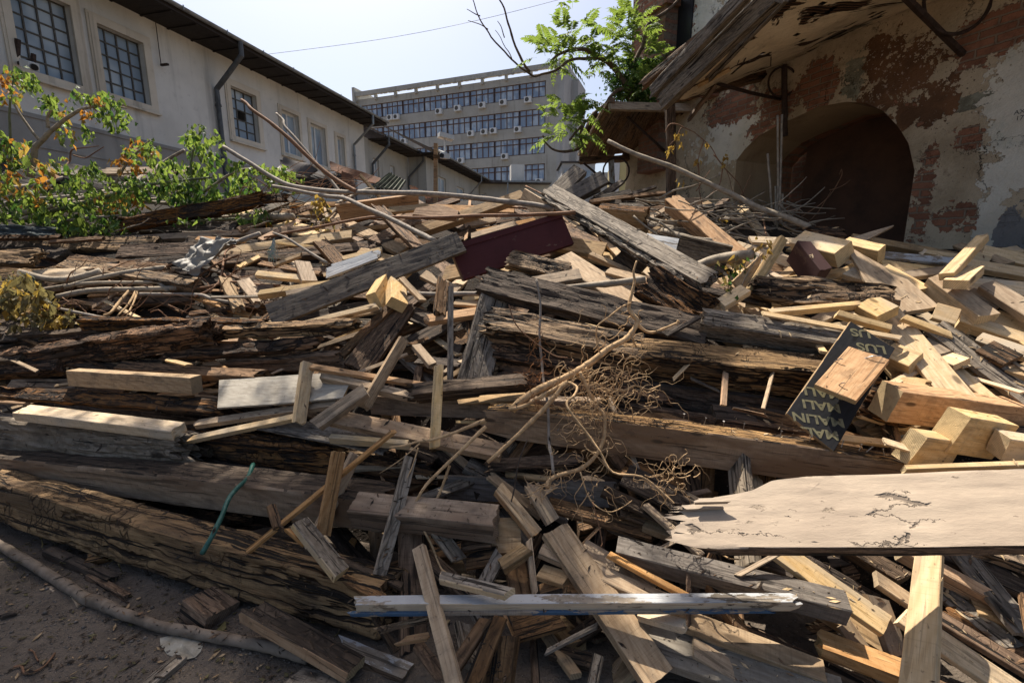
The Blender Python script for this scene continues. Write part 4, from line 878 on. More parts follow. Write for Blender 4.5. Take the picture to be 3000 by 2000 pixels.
K('Y', 'log', 590, 984, 1030, 962, 30, -16, 'orange crumbling log end right of the black rotten log', th=35, d=(3.45, 3.2), r=.014, j=(.03, .06), cav=.02)
K('R', 'log', 470, 1035, 925, 998, 34, 14, 'split rotten strip below the orange crumbling log', th=35, d=(3.4, 3.2), r=.015, j=(.05, .08), cav=.02)
K('R', 'log', 225, 952, 790, 962, 34, -12, 'dark flaking log below the thin pale battens at left', th=30, d=(3.7, 3.4), r=.016, j=(.05, .08))
K('K', 'log', -60, 1008, 300, 996, 46, -14, 'charred looking log at the left edge under the withered leaves', th=30, d=(3.95, 3.7), r=.018, j=(.03, .08))
K('B', 'timber_beam', 660, 1078, 1000, 1060, 40, -12, 'shaded rotten beam behind the grey plywood sheet', th=30, d=(3.35, 3.15), r=.015, j=(.05, .05))
K('L', 'board', 640, 1152, 1022, 1128, 84, 5, 'grey plywood sheet with a slanted left end', th=42, d=(2.95, 2.78), T=.016, sk=(-.07, 0), prof=[(0, 1, 1), (.5, 1, .95), (1, .95, .8)])
K('F', 'batten', 905, 1060, 881, 1236, 30, 9, 'pine batten leaning upright over the grey plywood sheet', th=25, d=(2.86, 2.62), j=(.002, .012))
K('O', 'batten', 912, 1070, 1262, 1128, 14, 9, 'pinkish thin batten above the wider tan one, from the upright batten', th=40, d=(2.84, 2.80))
K('T', 'batten', 944, 1096, 1225, 1158, 19, 15, 'tan batten with rounded left end below the pinkish thin one', th=45, d=(2.84, 2.70), j=(.015, .0))
K('T', 'batten', 1186, 993, 1072, 1192, 28, 6, 'cracked batten slanting down left across the tan batten', th=25, d=(2.92, 2.64), j=(.004, .02), r=.0015)
K('T', 'wood_block', 1068, 1138, 920, 1242, 34, -14, 'short tan block beside the foot of the cracked slanting batten', th=35, d=(2.62, 2.5))
K('T', 'batten', 570, 1238, 985, 1178, 17, 12, 'tan batten just under the plywood sheet, upper of a pair', th=45, d=(2.86, 2.72), j=(.02, 0))
K('F', 'batten', 528, 1290, 885, 1213, 14, 11, 'long pale batten crossing below the plywood, lower of a pair', th=42, d=(2.78, 2.68), j=(.004, .02))
K('J', 'plank', 970, 1215, 1470, 1318, 42, 14, 'brown plank with a broken notch at its left end', th=38, d=(2.60, 2.36), j=(.05, .004), r=.0025)
K('F', 'batten', 1288, 1068, 1276, 1308, 27, 4, 'upright pine batten crossing in front of the brown plank', th=20, d=(2.66, 2.30))
K('F', 'batten', 966, 1276, 1196, 1294, 13, 16, 'short white topped batten lying right below the brown plank', th=45, d=(2.52, 2.42), j=(.0, .01))
K('G', 'board', 762, 1232, 1142, 1306, 46, 4, 'thin grey weathered sheet under the short battens', th=52, d=(2.8, 2.52), T=.012, j=(.02, .02), r=.002)
K('K', 'broken_board', 1212, 1138, 1536, 1108, 34, 22, 'charred grey board with a rough broken left end', th=40, d=(2.68, 2.66), r=.006, j=(.06, .03))
K('K', 'broken_board', 1206, 1162, 1400, 1140, 16, 16, 'thin split layer under the charred grey board', th=40, d=(2.69, 2.69), r=.006, j=(.06, .03))
K('J', 'timber_beam', 1084, 1188, 1760, 1206, 56, -14, 'brown beam running behind the upright pine battens', th=28, d=(2.86, 2.66), r=.004)
K('T', 'plank', 1340, 1172, 1540, 1160, 22, 5, 'short light plank end right of the charred grey board', th=40, d=(2.74, 2.68))
K('O', 'batten', 995, 1324, 951, 1566, 37, 6, 'yellowish upright batten with two nail holes at lower left', th=22, d=(2.18, 2.02), T=.03)
K('T', 'batten', 1046, 1332, 904, 1626, 30, 10, 'batten half hidden behind the yellowish upright one', th=25, d=(2.3, 2.06))
K('O', 'batten', 1156, 1268, 728, 1622, 9, 11, 'long thin orange strip slanting down left over the beams', th=40, d=(2.30, 1.99), f=0)
K('G', 'batten', 882, 1522, 1004, 1672, 42, 15, 'grey topped batten with a pale side lying on the lowest beam', th=42, d=(2.00, 1.80), mt2='F')
K('G', 'batten', 1206, 1338, 1116, 1684, 34, 5, 'long grey batten slanting in front of the reddish block beam', th=22, d=(2.22, 1.86), T=.028, r=.0015)
K('J', 'timber_beam', 1035, 1466, 1452, 1506, 60, 36, 'short reddish beam with a split face and sawn right end', th=42, d=(2.13, 2.00), r=.003, j=(.01, .012), T=.12)
K('T', 'wood_block', 1434, 1568, 1526, 1564, 96, 5, 'nearly square flat wooden block in the middle of the heap', th=22, d=(2.04, 2.04), T=.05, r=.0015)
K('B', 'plank', 1206, 1500, 1216, 1900, 70, 6, 'wide upright board with a round knot behind the leaning stake', th=22, d=(2.16, 1.72), T=.035, j=(.01, .02), r=.002)
K('T', 'batten', 1222, 1600, 1332, 2030, 38, -6, 'long saw marked stake leaning over the white painted moulding', th=22, d=(1.80, 1.36), T=.035, r=.0012)
wm = K('W', 'moulding', 1040, 1757, 2318, 1748, 24, 24, 'long white painted window moulding with a blue lower edge', th=48, d=(1.64, 1.60), r=.0015, j=(.02, .04), cat='painted moulding', mt2='E', bow=.001)
K('G', 'wood_block', 1290, 1682, 1490, 1730, 25, 15, 'short pale block resting across the white painted moulding', th=42, d=(1.70, 1.58), mt2='F', f=0)
K('K', 'plank', 740, 1772, 1045, 1945, 52, 24, 'dark plank with a bright splintered yellow edge at bottom left', th=48, d=(1.78, 1.58), r=.0015, mt2='O', j=(.02, .004))
K('W', 'moulding', 985, 1880, 1195, 1962, 42, 22, 'rounded door moulding with flaking white paint beside the dark plank', th=42, d=(1.74, 1.60), r=.006, j=(.03, .006), cat='moulding', mt2='B')
K('B', 'wood_block', 587, 1733, 657, 1784, 74, 38, 'cracked square block on the dirt under the lowest beam', th=44, d=(1.95, 1.88), r=.0015, T=.09)
K('T', 'batten', 1462, 1424, 1574, 1560, 34, 13, 'orange edged short batten right of the square flat block', th=35, d=(2.18, 2.02), mt2='O')
K('T', 'batten', 1440, 1392, 1590, 1508, 22, 8, 'thin batten with a frayed tip behind the orange edged one', d=(2.3, 2.18), j=(.03, 0))
K('T', 'wood_block', 1558, 1418, 1622, 1526, 40, 8, 'stubby notched batten under the hanging roots', th=25, d=(2.2, 2.1), j=(.03, 0))
K('T', 'plank', 1628, 1546, 1935, 1985, 84, 12, 'wide tan plank with a long crack passing under the moulding', th=30, d=(1.98, 1.46), r=.0018, T=.04, j=(.006, .004))
K('T', 'plank', 1588, 1600, 1960, 1762, 42, 14, 'tan plank crossing over the wide cracked one', th=38, d=(1.92, 1.70))
K('T', 'plank', 1710, 1598, 1920, 1720, 44, 6, 'darker plank tucked behind the crossing tan plank', th=38, d=(2.02, 1.86))
K('O', 'batten', 1784, 1618, 2026, 1748, 15, 11, 'thin pinkish batten left of the long grey beam', th=42, d=(1.86, 1.68))
K('D', 'timber_beam', 1808, 1592, 2486, 1758, 50, 40, 'long dark grey beam sloping down right below the painted board', th=42, d=(1.92, 1.62), r=.003, T=.09)
K('B', 'plank', 1612, 1474, 1905, 1556, 40, 8, 'shaded plank behind the stubby notched batten', d=(2.22, 2.08))
K('K', 'plank', 1768, 1432, 2040, 1556, 32, 10, 'dark plank above the thin tan batten, under the hanging roots', d=(2.18, 2.0))
K('K', 'plank', 1832, 1386, 2060, 1500, 66, 8, 'broad dark plank at the foot of the nailed beam', d=(2.25, 2.05), th=35)
K('T', 'batten', 1892, 1474, 2060, 1625, 17, 11, 'thin tan batten reaching under the broken end of the painted board', d=(2.08, 1.88))
K('B', 'wood_block', 1820, 1488, 1896, 1518, 34, 8, 'small brown block behind the thin tan batten', d=(2.16, 2.12))
K('T', 'wood_block', 1890, 1528, 1968, 1556, 32, 16, 'small tan block left of the thin tan batten', d=(2.1, 2.04))
K('D', 'board', 1308, 1428, 1800, 1452, 66, -6, 'wide dark board standing behind the short battens in the middle', th=20, d=(2.46, 2.3), j=(.04, .02), T=.03)
K('Q', 'plank', 1852, 1850, 2480, 2050, 104, 10, 'wide grey plank smeared with pale blue paint at bottom', th=40, d=(1.66, 1.36), T=.035, j=(.03, 0))
K('T', 'plank', 1990, 1800, 2416, 1962, 52, 18, 'tan plank next above the paint smeared grey plank', th=40, d=(1.68, 1.46))
K('B', 'plank', 2100, 1798, 2600, 2025, 22, 18, 'narrow brown plank behind the tan plank at bottom right', d=(1.78, 1.5))
K('F', 'wood_block', 1872, 1788, 2008, 1826, 26, 16, 'short pale block peeking from under the moulding', d=(1.66, 1.56), j=(0, .01))
K('G', 'batten', 1728, 2030, 1752, 1916, 30, 5, 'grey chipped stump at the bottom edge left of the wide plank', th=20, d=(1.38, 1.46), r=.003)
K('B', 'batten', 1372, 2025, 1462, 1806, 44, 5, 'brown batten leaning up right at the bottom edge', th=25, d=(1.44, 1.66))
pw = K('B', 'plank', 1448, 2035, 1473, 1864, 78, 12, 'reddish upright block with black handwriting at the bottom', th=20, d=(1.48, 1.60), T=.06)
K('B', 'board', 1502, 1836, 1640, 1796, 66, 10, 'small square board just below the moulding', th=35, d=(1.72, 1.72), j=(.01, .02))
K('G', 'batten', 1272, 1538, 1346, 1636, 38, 5, 'grey batten with a rust stain left of the flat square block', th=28, d=(2.06, 1.94))
K('B', 'wood_block', 1352, 1592, 1436, 1580, 34, 8, 'wedge of brown wood left of the flat square block', d=(2.04, 2.0))
K('B', 'wood_block', 1366, 1640, 1448, 1624, 48, 5, 'brown block under the wedge of brown wood', d=(1.98, 1.95), th=28)
K('G', 'batten', 1418, 1706, 1466, 1618, 38, 5, 'grey batten standing under the flat square block', th=25, d=(1.84, 1.94))
K('T', 'wood_block', 1466, 1652, 1544, 1600, 34, 16, 'tan split block under the right corner of the flat block', th=35, d=(1.86, 1.92))
K('B', 'board', 1514, 1636, 1532, 1750, 70, 5, 'short upright board with a black knot behind the moulding', th=25, d=(1.98, 1.82))
K('T', 'batten', 1552, 1578, 1570, 1740, 16, 6, 'narrow upright slat right of the board with a black knot', th=25, d=(1.96, 1.78))
K('T', 'wood_block', 1582, 1668, 1662, 1692, 38, 12, 'block lit by a spot of sun left of the wide cracked plank', d=(1.86, 1.80))
K('O', 'batten', 1578, 1722, 1664, 1698, 20, 6, 'orange chip wedged under the sun spotted block', d=(1.84, 1.82))
K('Y', 'splinter', 1110, 1842, 1262, 1806, 12, 8, 'orange splinter under the left part of the moulding', d=(1.62, 1.6), j=(.04, .02), r=.003)
K('O', 'splinter', 1180, 1872, 1268, 1856, 14, 8, 'broken orange scrap below the orange splinter', d=(1.6, 1.58), j=(.03, .03), r=.003)
K('K', 'batten', 1095, 1805, 1165, 1902, 22, 8, 'dark pointed stick of wood right of the lowest beam end', d=(1.72, 1.64), taper=(.3, 1))
K('B', 'batten', 1222, 1880, 1300, 1985, 34, 6, 'brown batten left of the foot of the leaning stake', d=(1.62, 1.48), th=30)
K('B', 'batten', 1335, 1942, 1420, 1812, 34, 10, 'brown batten right of the leaning stake, half in shade', d=(1.56, 1.66), th=30)
K('B', 'batten', 1008, 1690, 1125, 1752, 26, 7, 'reddish batten between the lowest beam and the moulding', d=(1.84, 1.72), th=30)
K('K', 'batten', 1006, 1640, 1180, 1712, 16, 10, 'dark thin batten behind the reddish batten', d=(1.94, 1.82))
K('O', 'batten', 845, 1545, 898, 1590, 14, 7, 'orange splintered tip above the grey topped batten', d=(2.0, 1.95), j=(.03, 0), r=.003)
K('B', 'batten', 795, 1478, 818, 1545, 22, 5, 'short brown splinter standing against the second beam', d=(2.12, 2.04), th=22, r=.003, j=(.01, .02))
# ---- bottom right: under the painted board
pb = K('C', 'broken_board', 1998, 1500, 3420, 1469, 204, 24, 'big clay coloured painted board with a jagged broken left end', th=34, d=(1.70, 1.40), r=.0045, j=(.10, 0), T=.055, cav=.0, mt2='B',
  prof=[(0, .2, .75), (.048, .26, .95), (.08, .42, 1), (.135, .50, 1), (.19, .60, 1), (.245, .88, 1), (.33, .97, 1), (1, 1, 1)], bow=.004)
K('R', 'broken_board', 1992, 1502, 2100, 1545, 50, 10, 'layered crumbling splinters at the broken end of the painted board', d=(1.715, 1.69), th=30, r=.010, j=(.07, .02), cav=.01)
K('F', 'plank', 2715, 1622, 2680, 2060, 78, -10, 'pale upright board with sun patches at lower right', th=22, d=(1.66, 1.30), T=.03, prof=[(0, .75, .85), (1, 1, 1)])
K('F', 'plank', 2250, 1585, 2600, 1830, 58, 14, 'pale fine grained plank sloping behind the upright board', th=35, d=(1.86, 1.58), T=.03)
K('F', 'plank', 2650, 1800, 3010, 2045, 60, 14, 'sunny cream plank leaving the bottom right corner', th=38, d=(1.60, 1.38), T=.03)
K('B', 'plank', 2700, 1770, 3060, 1985, 38, 14, 'brown plank just above the sunny cream plank', d=(1.68, 1.46))
K('O', 'plank', 2405, 1868, 2680, 1968, 50, 30, 'orange brown squared plank with a rough left end', th=42, d=(1.58, 1.46), r=.0025, j=(.015, 0))
K('T', 'batten', 2575, 1748, 2640, 1920, 46, 18, 'wedge shaped block leaning on the pale upright board', th=38, d=(1.66, 1.54), mt2='T')
K('T', 'batten', 2570, 1690, 2690, 1770, 34, 14, 'tan stub above the wedge shaped block', d=(1.76, 1.68))
K('T', 'batten', 2475, 1825, 2610, 2020, 42, 6, 'tan board end rising behind the orange brown plank', d=(1.68, 1.52), th=25)
K('O', 'plank', 2650, 1602, 3080, 1835, 30, 36, 'long orange edged plank running down right in the dark gap', th=42, d=(1.86, 1.62))
K('K', 'plank', 2720, 1596, 3080, 1760, 34, 18, 'dark plank over the orange edged one', d=(1.95, 1.72))
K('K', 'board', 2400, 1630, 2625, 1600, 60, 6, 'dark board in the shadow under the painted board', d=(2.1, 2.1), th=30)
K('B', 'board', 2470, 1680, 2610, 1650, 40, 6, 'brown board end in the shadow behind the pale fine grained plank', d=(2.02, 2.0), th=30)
K('T', 'plank', 2850, 1765, 3060, 1850, 50, 14, 'shaded tan plank end at the right edge near the bottom', d=(1.72, 1.6))
K('R', 'log', 2790, 1790, 3060, 1925, 34, 14, 'crumbling rotten stick beside the brown plank at bottom right', d=(1.7, 1.56), r=.010, j=(.05, 0), cav=.01)
K('H', 'timber_beam', 2860, 1585, 3080, 1660, 44, 24, 'underside beam showing below the painted board at the right edge', d=(1.72, 1.6), r=.006)
K('K', 'plank', 2120, 1590, 2330, 1680, 30, 14, 'shaded plank end under the middle of the painted board', d=(1.98, 1.85))
K('B', 'log', 2180, 1830, 2420, 1800, 80, 20, 'thick rotten log deep behind the right end of the moulding', d=(1.9, 1.88), r=.015, j=(.05, .05), cav=.02)
K('B', 'plank', 2630, 1960, 2860, 2050, 40, 10, 'brown plank low behind the pale upright board', d=(1.5, 1.4))
# ---- centre: heavy stacked timbers
nb = K('J', 'timber_beam', 1426, 1238, 2700, 1402, 100, -14, 'long beam bristling with nails, frayed at its left end', th=26, d=(2.50, 2.06), r=.0045, j=(.06, .01), T=.12, prof=[(0, .6, .75), (.08, .9, .95), (.5, 1, 1), (.8, 1, .9), (1, .6, .6)], mt2='Y')
K('Y', 'broken_board', 1470, 1188, 1830, 1222, 26, 10, 'fibrous yellow rot along the top of the nailed beam', th=48, d=(2.56, 2.44), r=.012, j=(.06, .06), cav=.012)
K('H', 'timber_beam', 1832, 1010, 2560, 1078, 58, 108, 'massive cracked beam with a sunlit top in the centre right', th=50, d=(2.88, 2.62), r=.012, j=(.03, .02), T=.26, cav=.008)
K('H', 'timber_beam', 1432, 925, 1885, 1012, 66, 62, 'split timber with a hollow ragged left end', th=46, d=(3.10, 2.86), r=.018, j=(.10, .03), T=.16, cav=.025)
K('R', 'timber_beam', 1440, 1018, 1900, 1092, 52, 24, 'ragged dark timber stub below the hollow ended one', th=35, d=(3.05, 2.85), r=.018, j=(.12, .03), cav=.02)
K('R', 'timber_beam', 1475, 1088, 1960, 1150, 60, 18, 'lower ragged timber stub behind the root', th=35, d=(3.0, 2.78), r=.016, j=(.08, .03), cav=.02)
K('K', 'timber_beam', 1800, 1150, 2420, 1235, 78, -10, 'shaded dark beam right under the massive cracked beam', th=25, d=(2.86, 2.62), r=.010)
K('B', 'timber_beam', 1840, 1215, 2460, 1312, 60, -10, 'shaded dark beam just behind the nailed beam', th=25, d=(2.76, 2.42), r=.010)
K('K', 'timber_beam', 1414, 812, 2070, 965, 76, 22, 'dark weathered log sloping right above the stacked timbers', th=40, d=(3.36, 2.98), r=.014, j=(.04, .02), cav=.012)
K('G', 'timber_beam', 2062, 922, 2520, 990, 48, 50, 'grey squared timber with a sunlit top under the loose pine', th=47, d=(2.98, 2.74), r=.007, j=(.025, .02), T=.15)
K('Y', 'log', 2214, 838, 2620, 862, 80, 22, 'crumbling orange tree log lying below the loose pine', th=40, d=(3.24, 2.98), r=.026, j=(.09, .03), cav=.03, prof=[(0, .7, .6), (.3, 1, 1), (1, .8, .6)])
K('R', 'log', 1900, 812, 2050, 905, 96, 20, 'broken end of orange crumbling wood below the bark edged board', th=30, d=(3.3, 3.1), r=.026, j=(.06, .09), cav=.04)
bb = K('G', 'board', 1606, 550, 2078, 812, 42, 26, 'long pale board with ragged bark along its lower edge', th=42, d=(4.9, 3.20), r=.004, j=(.03, .03), T=.08, mt2='N')
bs_ = K('N', 'bark_strip', 1592, 570, 1998, 806, 20, 16, None, th=40, d=(4.84, 3.32), r=.022, j=(.06, .06), T=.06, cav=.02); del bs_['category']; bs_.parent = bb; bs_.matrix_parent_inverse = PINV(bb)
K('T', 'squared_timber', 1648, 748, 1868, 892, 52, 40, 'squared tan timber with its near end down right of the dark log', th=45, d=(4.0, 3.34), cat='timber')
K('H', 'log', 1492, 748, 1662, 790, 46, 20, 'short dark log with a rounded end left of the squared tan timber', th=38, d=(3.95, 3.8), r=.014, j=(.04, .02))
rp = K('M', 'board', 1338, 770, 1662, 668, 100, 6, 'dark red painted door panel with a raised moulding', th=20, d=(3.95, 4.35), T=.05)
K('D', 'plank', 788, 924, 1352, 706, 62, 9, 'long dark grey weathered plank crossing to the red panel', th=30, d=(3.45, 3.95), T=.035, r=.003)
K('F', 'batten', 842, 958, 1102, 892, 14, 11, 'pale batten under the lower half of the dark grey plank', th=42, d=(3.34, 3.36))
K('F', 'batten', 975, 932, 1118, 904, 14, 5, 'short pale slat right of the pale batten', th=38, d=(3.42, 3.42))
K('F', 'plank', 757, 856, 1015, 820, 14, 22, 'pine plank meeting the dark grey plank from the left', th=42, d=(3.72, 3.85))
K('T', 'plank', 838, 858, 1012, 822, 13, 7, 'tan plank end in front of the pine plank', th=42, d=(3.60, 3.72))
K('F', 'plank', 751, 798, 885, 812, 16, 10, 'short pine board end above the pine plank', th=45, d=(4.05, 3.95))
K('T', 'wood_block', 886, 764, 908, 822, 40, 5, 'small upright block standing over the short pine board', th=22, d=(4.1, 3.92))
K('W', 'broken_board', 955, 800, 1098, 745, 26, 6, 'peeled white strip above the dark grey plank, lower of a pair', th=42, d=(4.02, 4.12), j=(.02, .02))
K('W', 'broken_board', 970, 785, 1110, 742, 20, 5, 'peeled white strip above the dark grey plank, upper of a pair', th=42, d=(4.12, 4.2), j=(.02, .02))
K('B', 'wood_block', 936, 700, 1002, 772, 36, 8, 'splintered brown stump behind the peeled white strips', th=28, d=(4.6, 4.3), r=.005, j=(.06, .01))
K('F', 'squared_timber', 1146, 824, 1112, 882, 46, 6, 'left of two sawn pine ends under the dark grey plank', th=35, d=(3.75, 3.42), T=.085, cat='timber')
K('F', 'squared_timber', 1168, 822, 1172, 880, 44, 6, 'right of two sawn pine ends under the dark grey plank', th=35, d=(3.72, 3.38), T=.085, cat='timber')
K('T', 'batten', 1176, 812, 1240, 878, 15, 7, 'thin batten leaning from under the dark grey plank', d=(3.6, 3.4))
K('B', 'log', 1302, 818, 1292, 915, 32, 5, 'bark chunk standing beside the thin grey slat', th=22, d=(3.62, 3.34), r=.012, j=(.03, .03))
K('G', 'batten', 1323, 838, 1321, 1116, 14, 5, 'thin grey slat standing upright left of the leaning board', th=22, d=(3.22, 2.82))
K('G', 'board', 1452, 876, 1392, 1120, 92, 6, 'wide greyish board leaning upright with nail holes', th=18, d=(3.3, 2.84), T=.04)
K('O', 'plank', 1252, 932, 1432, 904, 22, 14, 'orange plank end with a broken tip behind the thin grey slat', d=(3.36, 3.36), j=(.05, 0))
K('T', 'wood_block', 1330, 884, 1400, 888, 16, 8, 'short plank end above the orange plank', d=(3.5, 3.46))
K('B', 'plank', 1044, 1078, 1182, 888, 74, 8, 'broad brown board leaning in the dark hollow', th=22, d=(3.12, 3.5), r=.004, j=(.01, .03))
K('B', 'plank', 996, 1038, 1152, 886, 22, 8, 'narrow brown plank along the broad leaning board', d=(3.2, 3.46))
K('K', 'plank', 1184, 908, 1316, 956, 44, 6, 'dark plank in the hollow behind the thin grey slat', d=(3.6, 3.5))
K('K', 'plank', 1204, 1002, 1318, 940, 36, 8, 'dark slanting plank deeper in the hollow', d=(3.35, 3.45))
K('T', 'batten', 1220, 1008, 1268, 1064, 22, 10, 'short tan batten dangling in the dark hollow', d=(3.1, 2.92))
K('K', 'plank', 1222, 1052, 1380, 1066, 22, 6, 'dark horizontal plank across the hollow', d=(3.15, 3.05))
K('T', 'batten', 1300, 1112, 1420, 1040, 14, 6, 'small grey batten crossing at the foot of the leaning board', d=(2.95, 3.0))
# ---- upper left
K('O', 'board', 992, 626, 1228, 594, 48, -4, 'orange pine board on edge below the grey branch', th=18, d=(5.35, 5.6), T=.06)
K('O', 'board', 1216, 614, 1342, 622, 34, 10, 'tilted orange board right of the one on edge', th=40, d=(5.0, 4.8), prof=[(0, .3, .8), (.5, 1.2, 1), (1, .3, 1)])
K('T', 'broken_board', 1138, 614, 1252, 602, 16, 8, 'ragged tan board between the two orange boards', d=(5.1, 5.1), j=(.05, .02), r=.004)
K('B', 'plank', 1108, 602, 1228, 722, 26, 9, 'split brown plank end pointing up left under the grey branch', d=(5.1, 4.35), j=(.08, .02), r=.004)
K('T', 'plank', 1222, 672, 1532, 566, 24, 16, 'long tan plank rising to the right behind the red panel', th=42, d=(5.0, 5.6))
K('T', 'board', 1532, 562, 1610, 642, 66, -6, 'triangular board tilted against the bark edged board', th=28, d=(5.3, 4.75), T=.03, prof=[(0, .7, .3), (1, 1, 1)])
K('T', 'squared_timber', 1380, 690, 1512, 652, 15, 38, 'short tan beam resting on top of the red panel', th=52, d=(4.5, 4.65), cat='timber', mt2='G', T=.13)
K('F', 'plank', 640, 736, 1030, 684, 22, 20, 'long pale plank with a mottled side below the thin red stick', th=48, d=(4.9, 5.0), mt2='T', r=.002)
K('J', 'plank', 180, 708, 1010, 662, 16, 12, 'very long brown plank above the plastic bag', th=42, d=(5.5, 5.4), r=.003)
K('H', 'squared_timber', 178, 768, 566, 822, 26, 44, 'heavy squared timber with a black end left of the plastic bag', th=48, d=(4.75, 4.05), r=.008, j=(.02, .015), cat='timber', T=.17)
K('R', 'broken_board', -50, 692, 172, 690, 11, 9, 'thin rotten board at the left edge under the foliage', d=(5.3, 5.2), r=.006, j=(.01, .03))
K('B', 'broken_board', 140, 706, 300, 696, 8, 6, 'thin pale edged board beside the rotten one under the foliage', d=(5.1, 5.1), r=.004, j=(.03, .03))
K('Y', 'log', -50, 750, 102, 748, 42, 14, 'crumbly yellow log stub at the left edge', d=(4.7, 4.6), r=.02, j=(.02, .05), cav=.02)
K('R', 'log', 352, 656, 764, 580, 36, 10, 'rotten dark beam with an orange broken end among the leaves', th=35, d=(5.5, 5.6), r=.018, j=(.08, .05), cav=.02)
K('R', 'log', 752, 580, 840, 576, 20, 6, 'dark broken tip behind the rotten beam among the leaves', d=(5.7, 5.7), r=.014, j=(.05, .05))
K('K', 'timber_beam', 412, 668, 690, 662, 24, 8, 'dark beam end directly under the leaves', d=(5.7, 5.6), r=.006)
K('F', 'batten', 546, 926, 792, 938, 7, 10, 'thin pale batten lying along the dark log, longer of three', th=42, d=(3.9, 3.7))
K('F', 'batten', 500, 936, 600, 940, 5, 6, 'thin pale batten left of the longer one', d=(3.88, 3.82))
K('F', 'batten', 684, 922, 786, 930, 5, 5, 'thin pale batten above the longer one', d=(3.95, 3.8))
K('T', 'plank', 660, 812, 700, 900, 30, 5, 'upright short board with a broken foot below the brown twigs', th=22, d=(4.15, 3.8), j=(.02, .04), r=.003)
K('T', 'plank', 712, 818, 762, 880, 34, 6, 'short board with a crumbled foot right of the upright one', th=22, d=(4.1, 3.85), j=(.01, .03), r=.003)
K('B', 'timber_beam', 640, 762, 1100, 716, 26, 16, 'brown beam in shade below the mottled pale plank', d=(4.7, 4.75), r=.006)
K('K', 'timber_beam', 985, 732, 1150, 712, 28, 12, 'dark squared beam end behind the splintered stump', d=(4.8, 4.8), r=.005)
K('T', 'batten', 800, 775, 880, 744, 9, 8, 'short tan batten pointing up right behind the small upright block', d=(4.3, 4.35))
K('F', 'batten', 1004, 755, 1118, 728, 12, 8, 'pale batten behind the peeled white strips', d=(4.35, 4.4))
K('T', 'board', 1050, 735, 1150, 760, 24, 5, 'thin board scrap right of the peeled white strips', d=(4.5, 4.3))
K('B', 'log', 90, 898, 560, 868, 26, 10, 'shaded round log under the tangle of brown twigs', th=35, d=(4.3, 4.1), r=.010)
K('K', 'timber_beam', 20, 940, 140, 968, 60, 10, 'dark block under the withered leaves at left', d=(4.1, 3.95), r=.010)
K('F', 'broken_board', 90, 800, 300, 790, 22, 8, 'broken pale pine slab left of the heavy squared timber', d=(4.6, 4.5), r=.008, j=(.04, .06))
K('B', 'plank', 700, 850, 800, 838, 14, 6, 'brown plank between the brown twigs and the pine plank', d=(4.0, 4.0))
K('G', 'batten', 618, 868, 760, 866, 6, 5, 'dark thin strip reaching the pine plank from the left', d=(3.85, 3.8))
K('T', 'plank', 1240, 800, 1340, 850, 26, 8, 'tan plank under the upper end of the dark grey plank', d=(3.9, 3.7))
K('T', 'plank', 1300, 800, 1390, 782, 40, 6, 'sunlit scrap board below the corner of the red panel', d=(4.1, 4.0), th=42)
K('T', 'plank', 1550, 826, 1700, 800, 30, 10, 'tan plank lying under the squared tan timber', d=(3.75, 3.7), th=45)
K('T', 'plank', 1780, 790, 1920, 826, 20, 18, 'notched tan plank end left of the crumbling orange end', d=(3.7, 3.4), j=(.01, .03))
K('T', 'plank', 1730, 740, 1860, 800, 12, 12, 'thin board leaning behind the notched tan plank', d=(4.0, 3.8))
K('K', 'board', 1815, 740, 1880, 790, 50, 5, 'black charred board end below the bark edged board', d=(3.95, 3.8), th=22)
K('T', 'log', 1752, 655, 1886, 668, 88, -16, 'cut log slab with a rusty crumbling top edge', th=26, d=(4.75, 4.55), mt2='R', r=.008, j=(.03, .03))
K('G', 'board', 1982, 735, 2130, 770, 92, -5, 'grey slab with a dirty face behind the bark edged board', th=20, d=(4.1, 3.95), T=.04, r=.002, mt2='G')
K('O', 'squared_timber', 1968, 576, 2170, 742, 36, 30, 'squared beam with a rotten orange top rising to the left', th=42, d=(4.9, 4.0), cat='timber', j=(.03, 0), r=.003)
K('W', 'log', 1890, 700, 1985, 716, 34, 8, 'pale barkless log piece behind the bark edged board', d=(4.3, 4.2), r=.006)
K('T', 'plank', 1580, 700, 1770, 730, 40, 10, 'brown plank behind the bark edged board', d=(4.6, 4.4))
# ---- behind crest
K('G', 'plank', 1600, 590, 1700, 492, 42, 8, 'grey plank pointing up at the crest beside the office block', th=30, d=(6.0, 6.3))
K('D', 'plank', 1570, 622, 1772, 516, 40, 8, 'dark nailed plank resting at the crest', th=30, d=(5.8, 6.2))
K('K', 'broken_board', 1740, 590, 1824, 528, 24, 5, 'black charred board sticking up at the crest', d=(6.1, 6.3), taper=(1, .5), r=.004)
K('K', 'broken_board', 1760, 594, 1922, 545, 14, 5, 'thin black charred board at the crest, right of the first', d=(6.0, 6.2), taper=(1, .4), r=.004)
K('K', 'plank', 1745, 578, 1850, 560, 14, 8, 'short dark plank between the charred boards', d=(5.9, 6.0))
K('B', 'plank', 1730, 588, 1950, 562, 9, 7, 'narrow brown plank below the charred boards', d=(5.8, 6.1))
K('G', 'plank', 1680, 582, 1750, 548, 20, 8, 'short grey slotted plank left of the charred boards', d=(6.1, 6.2))
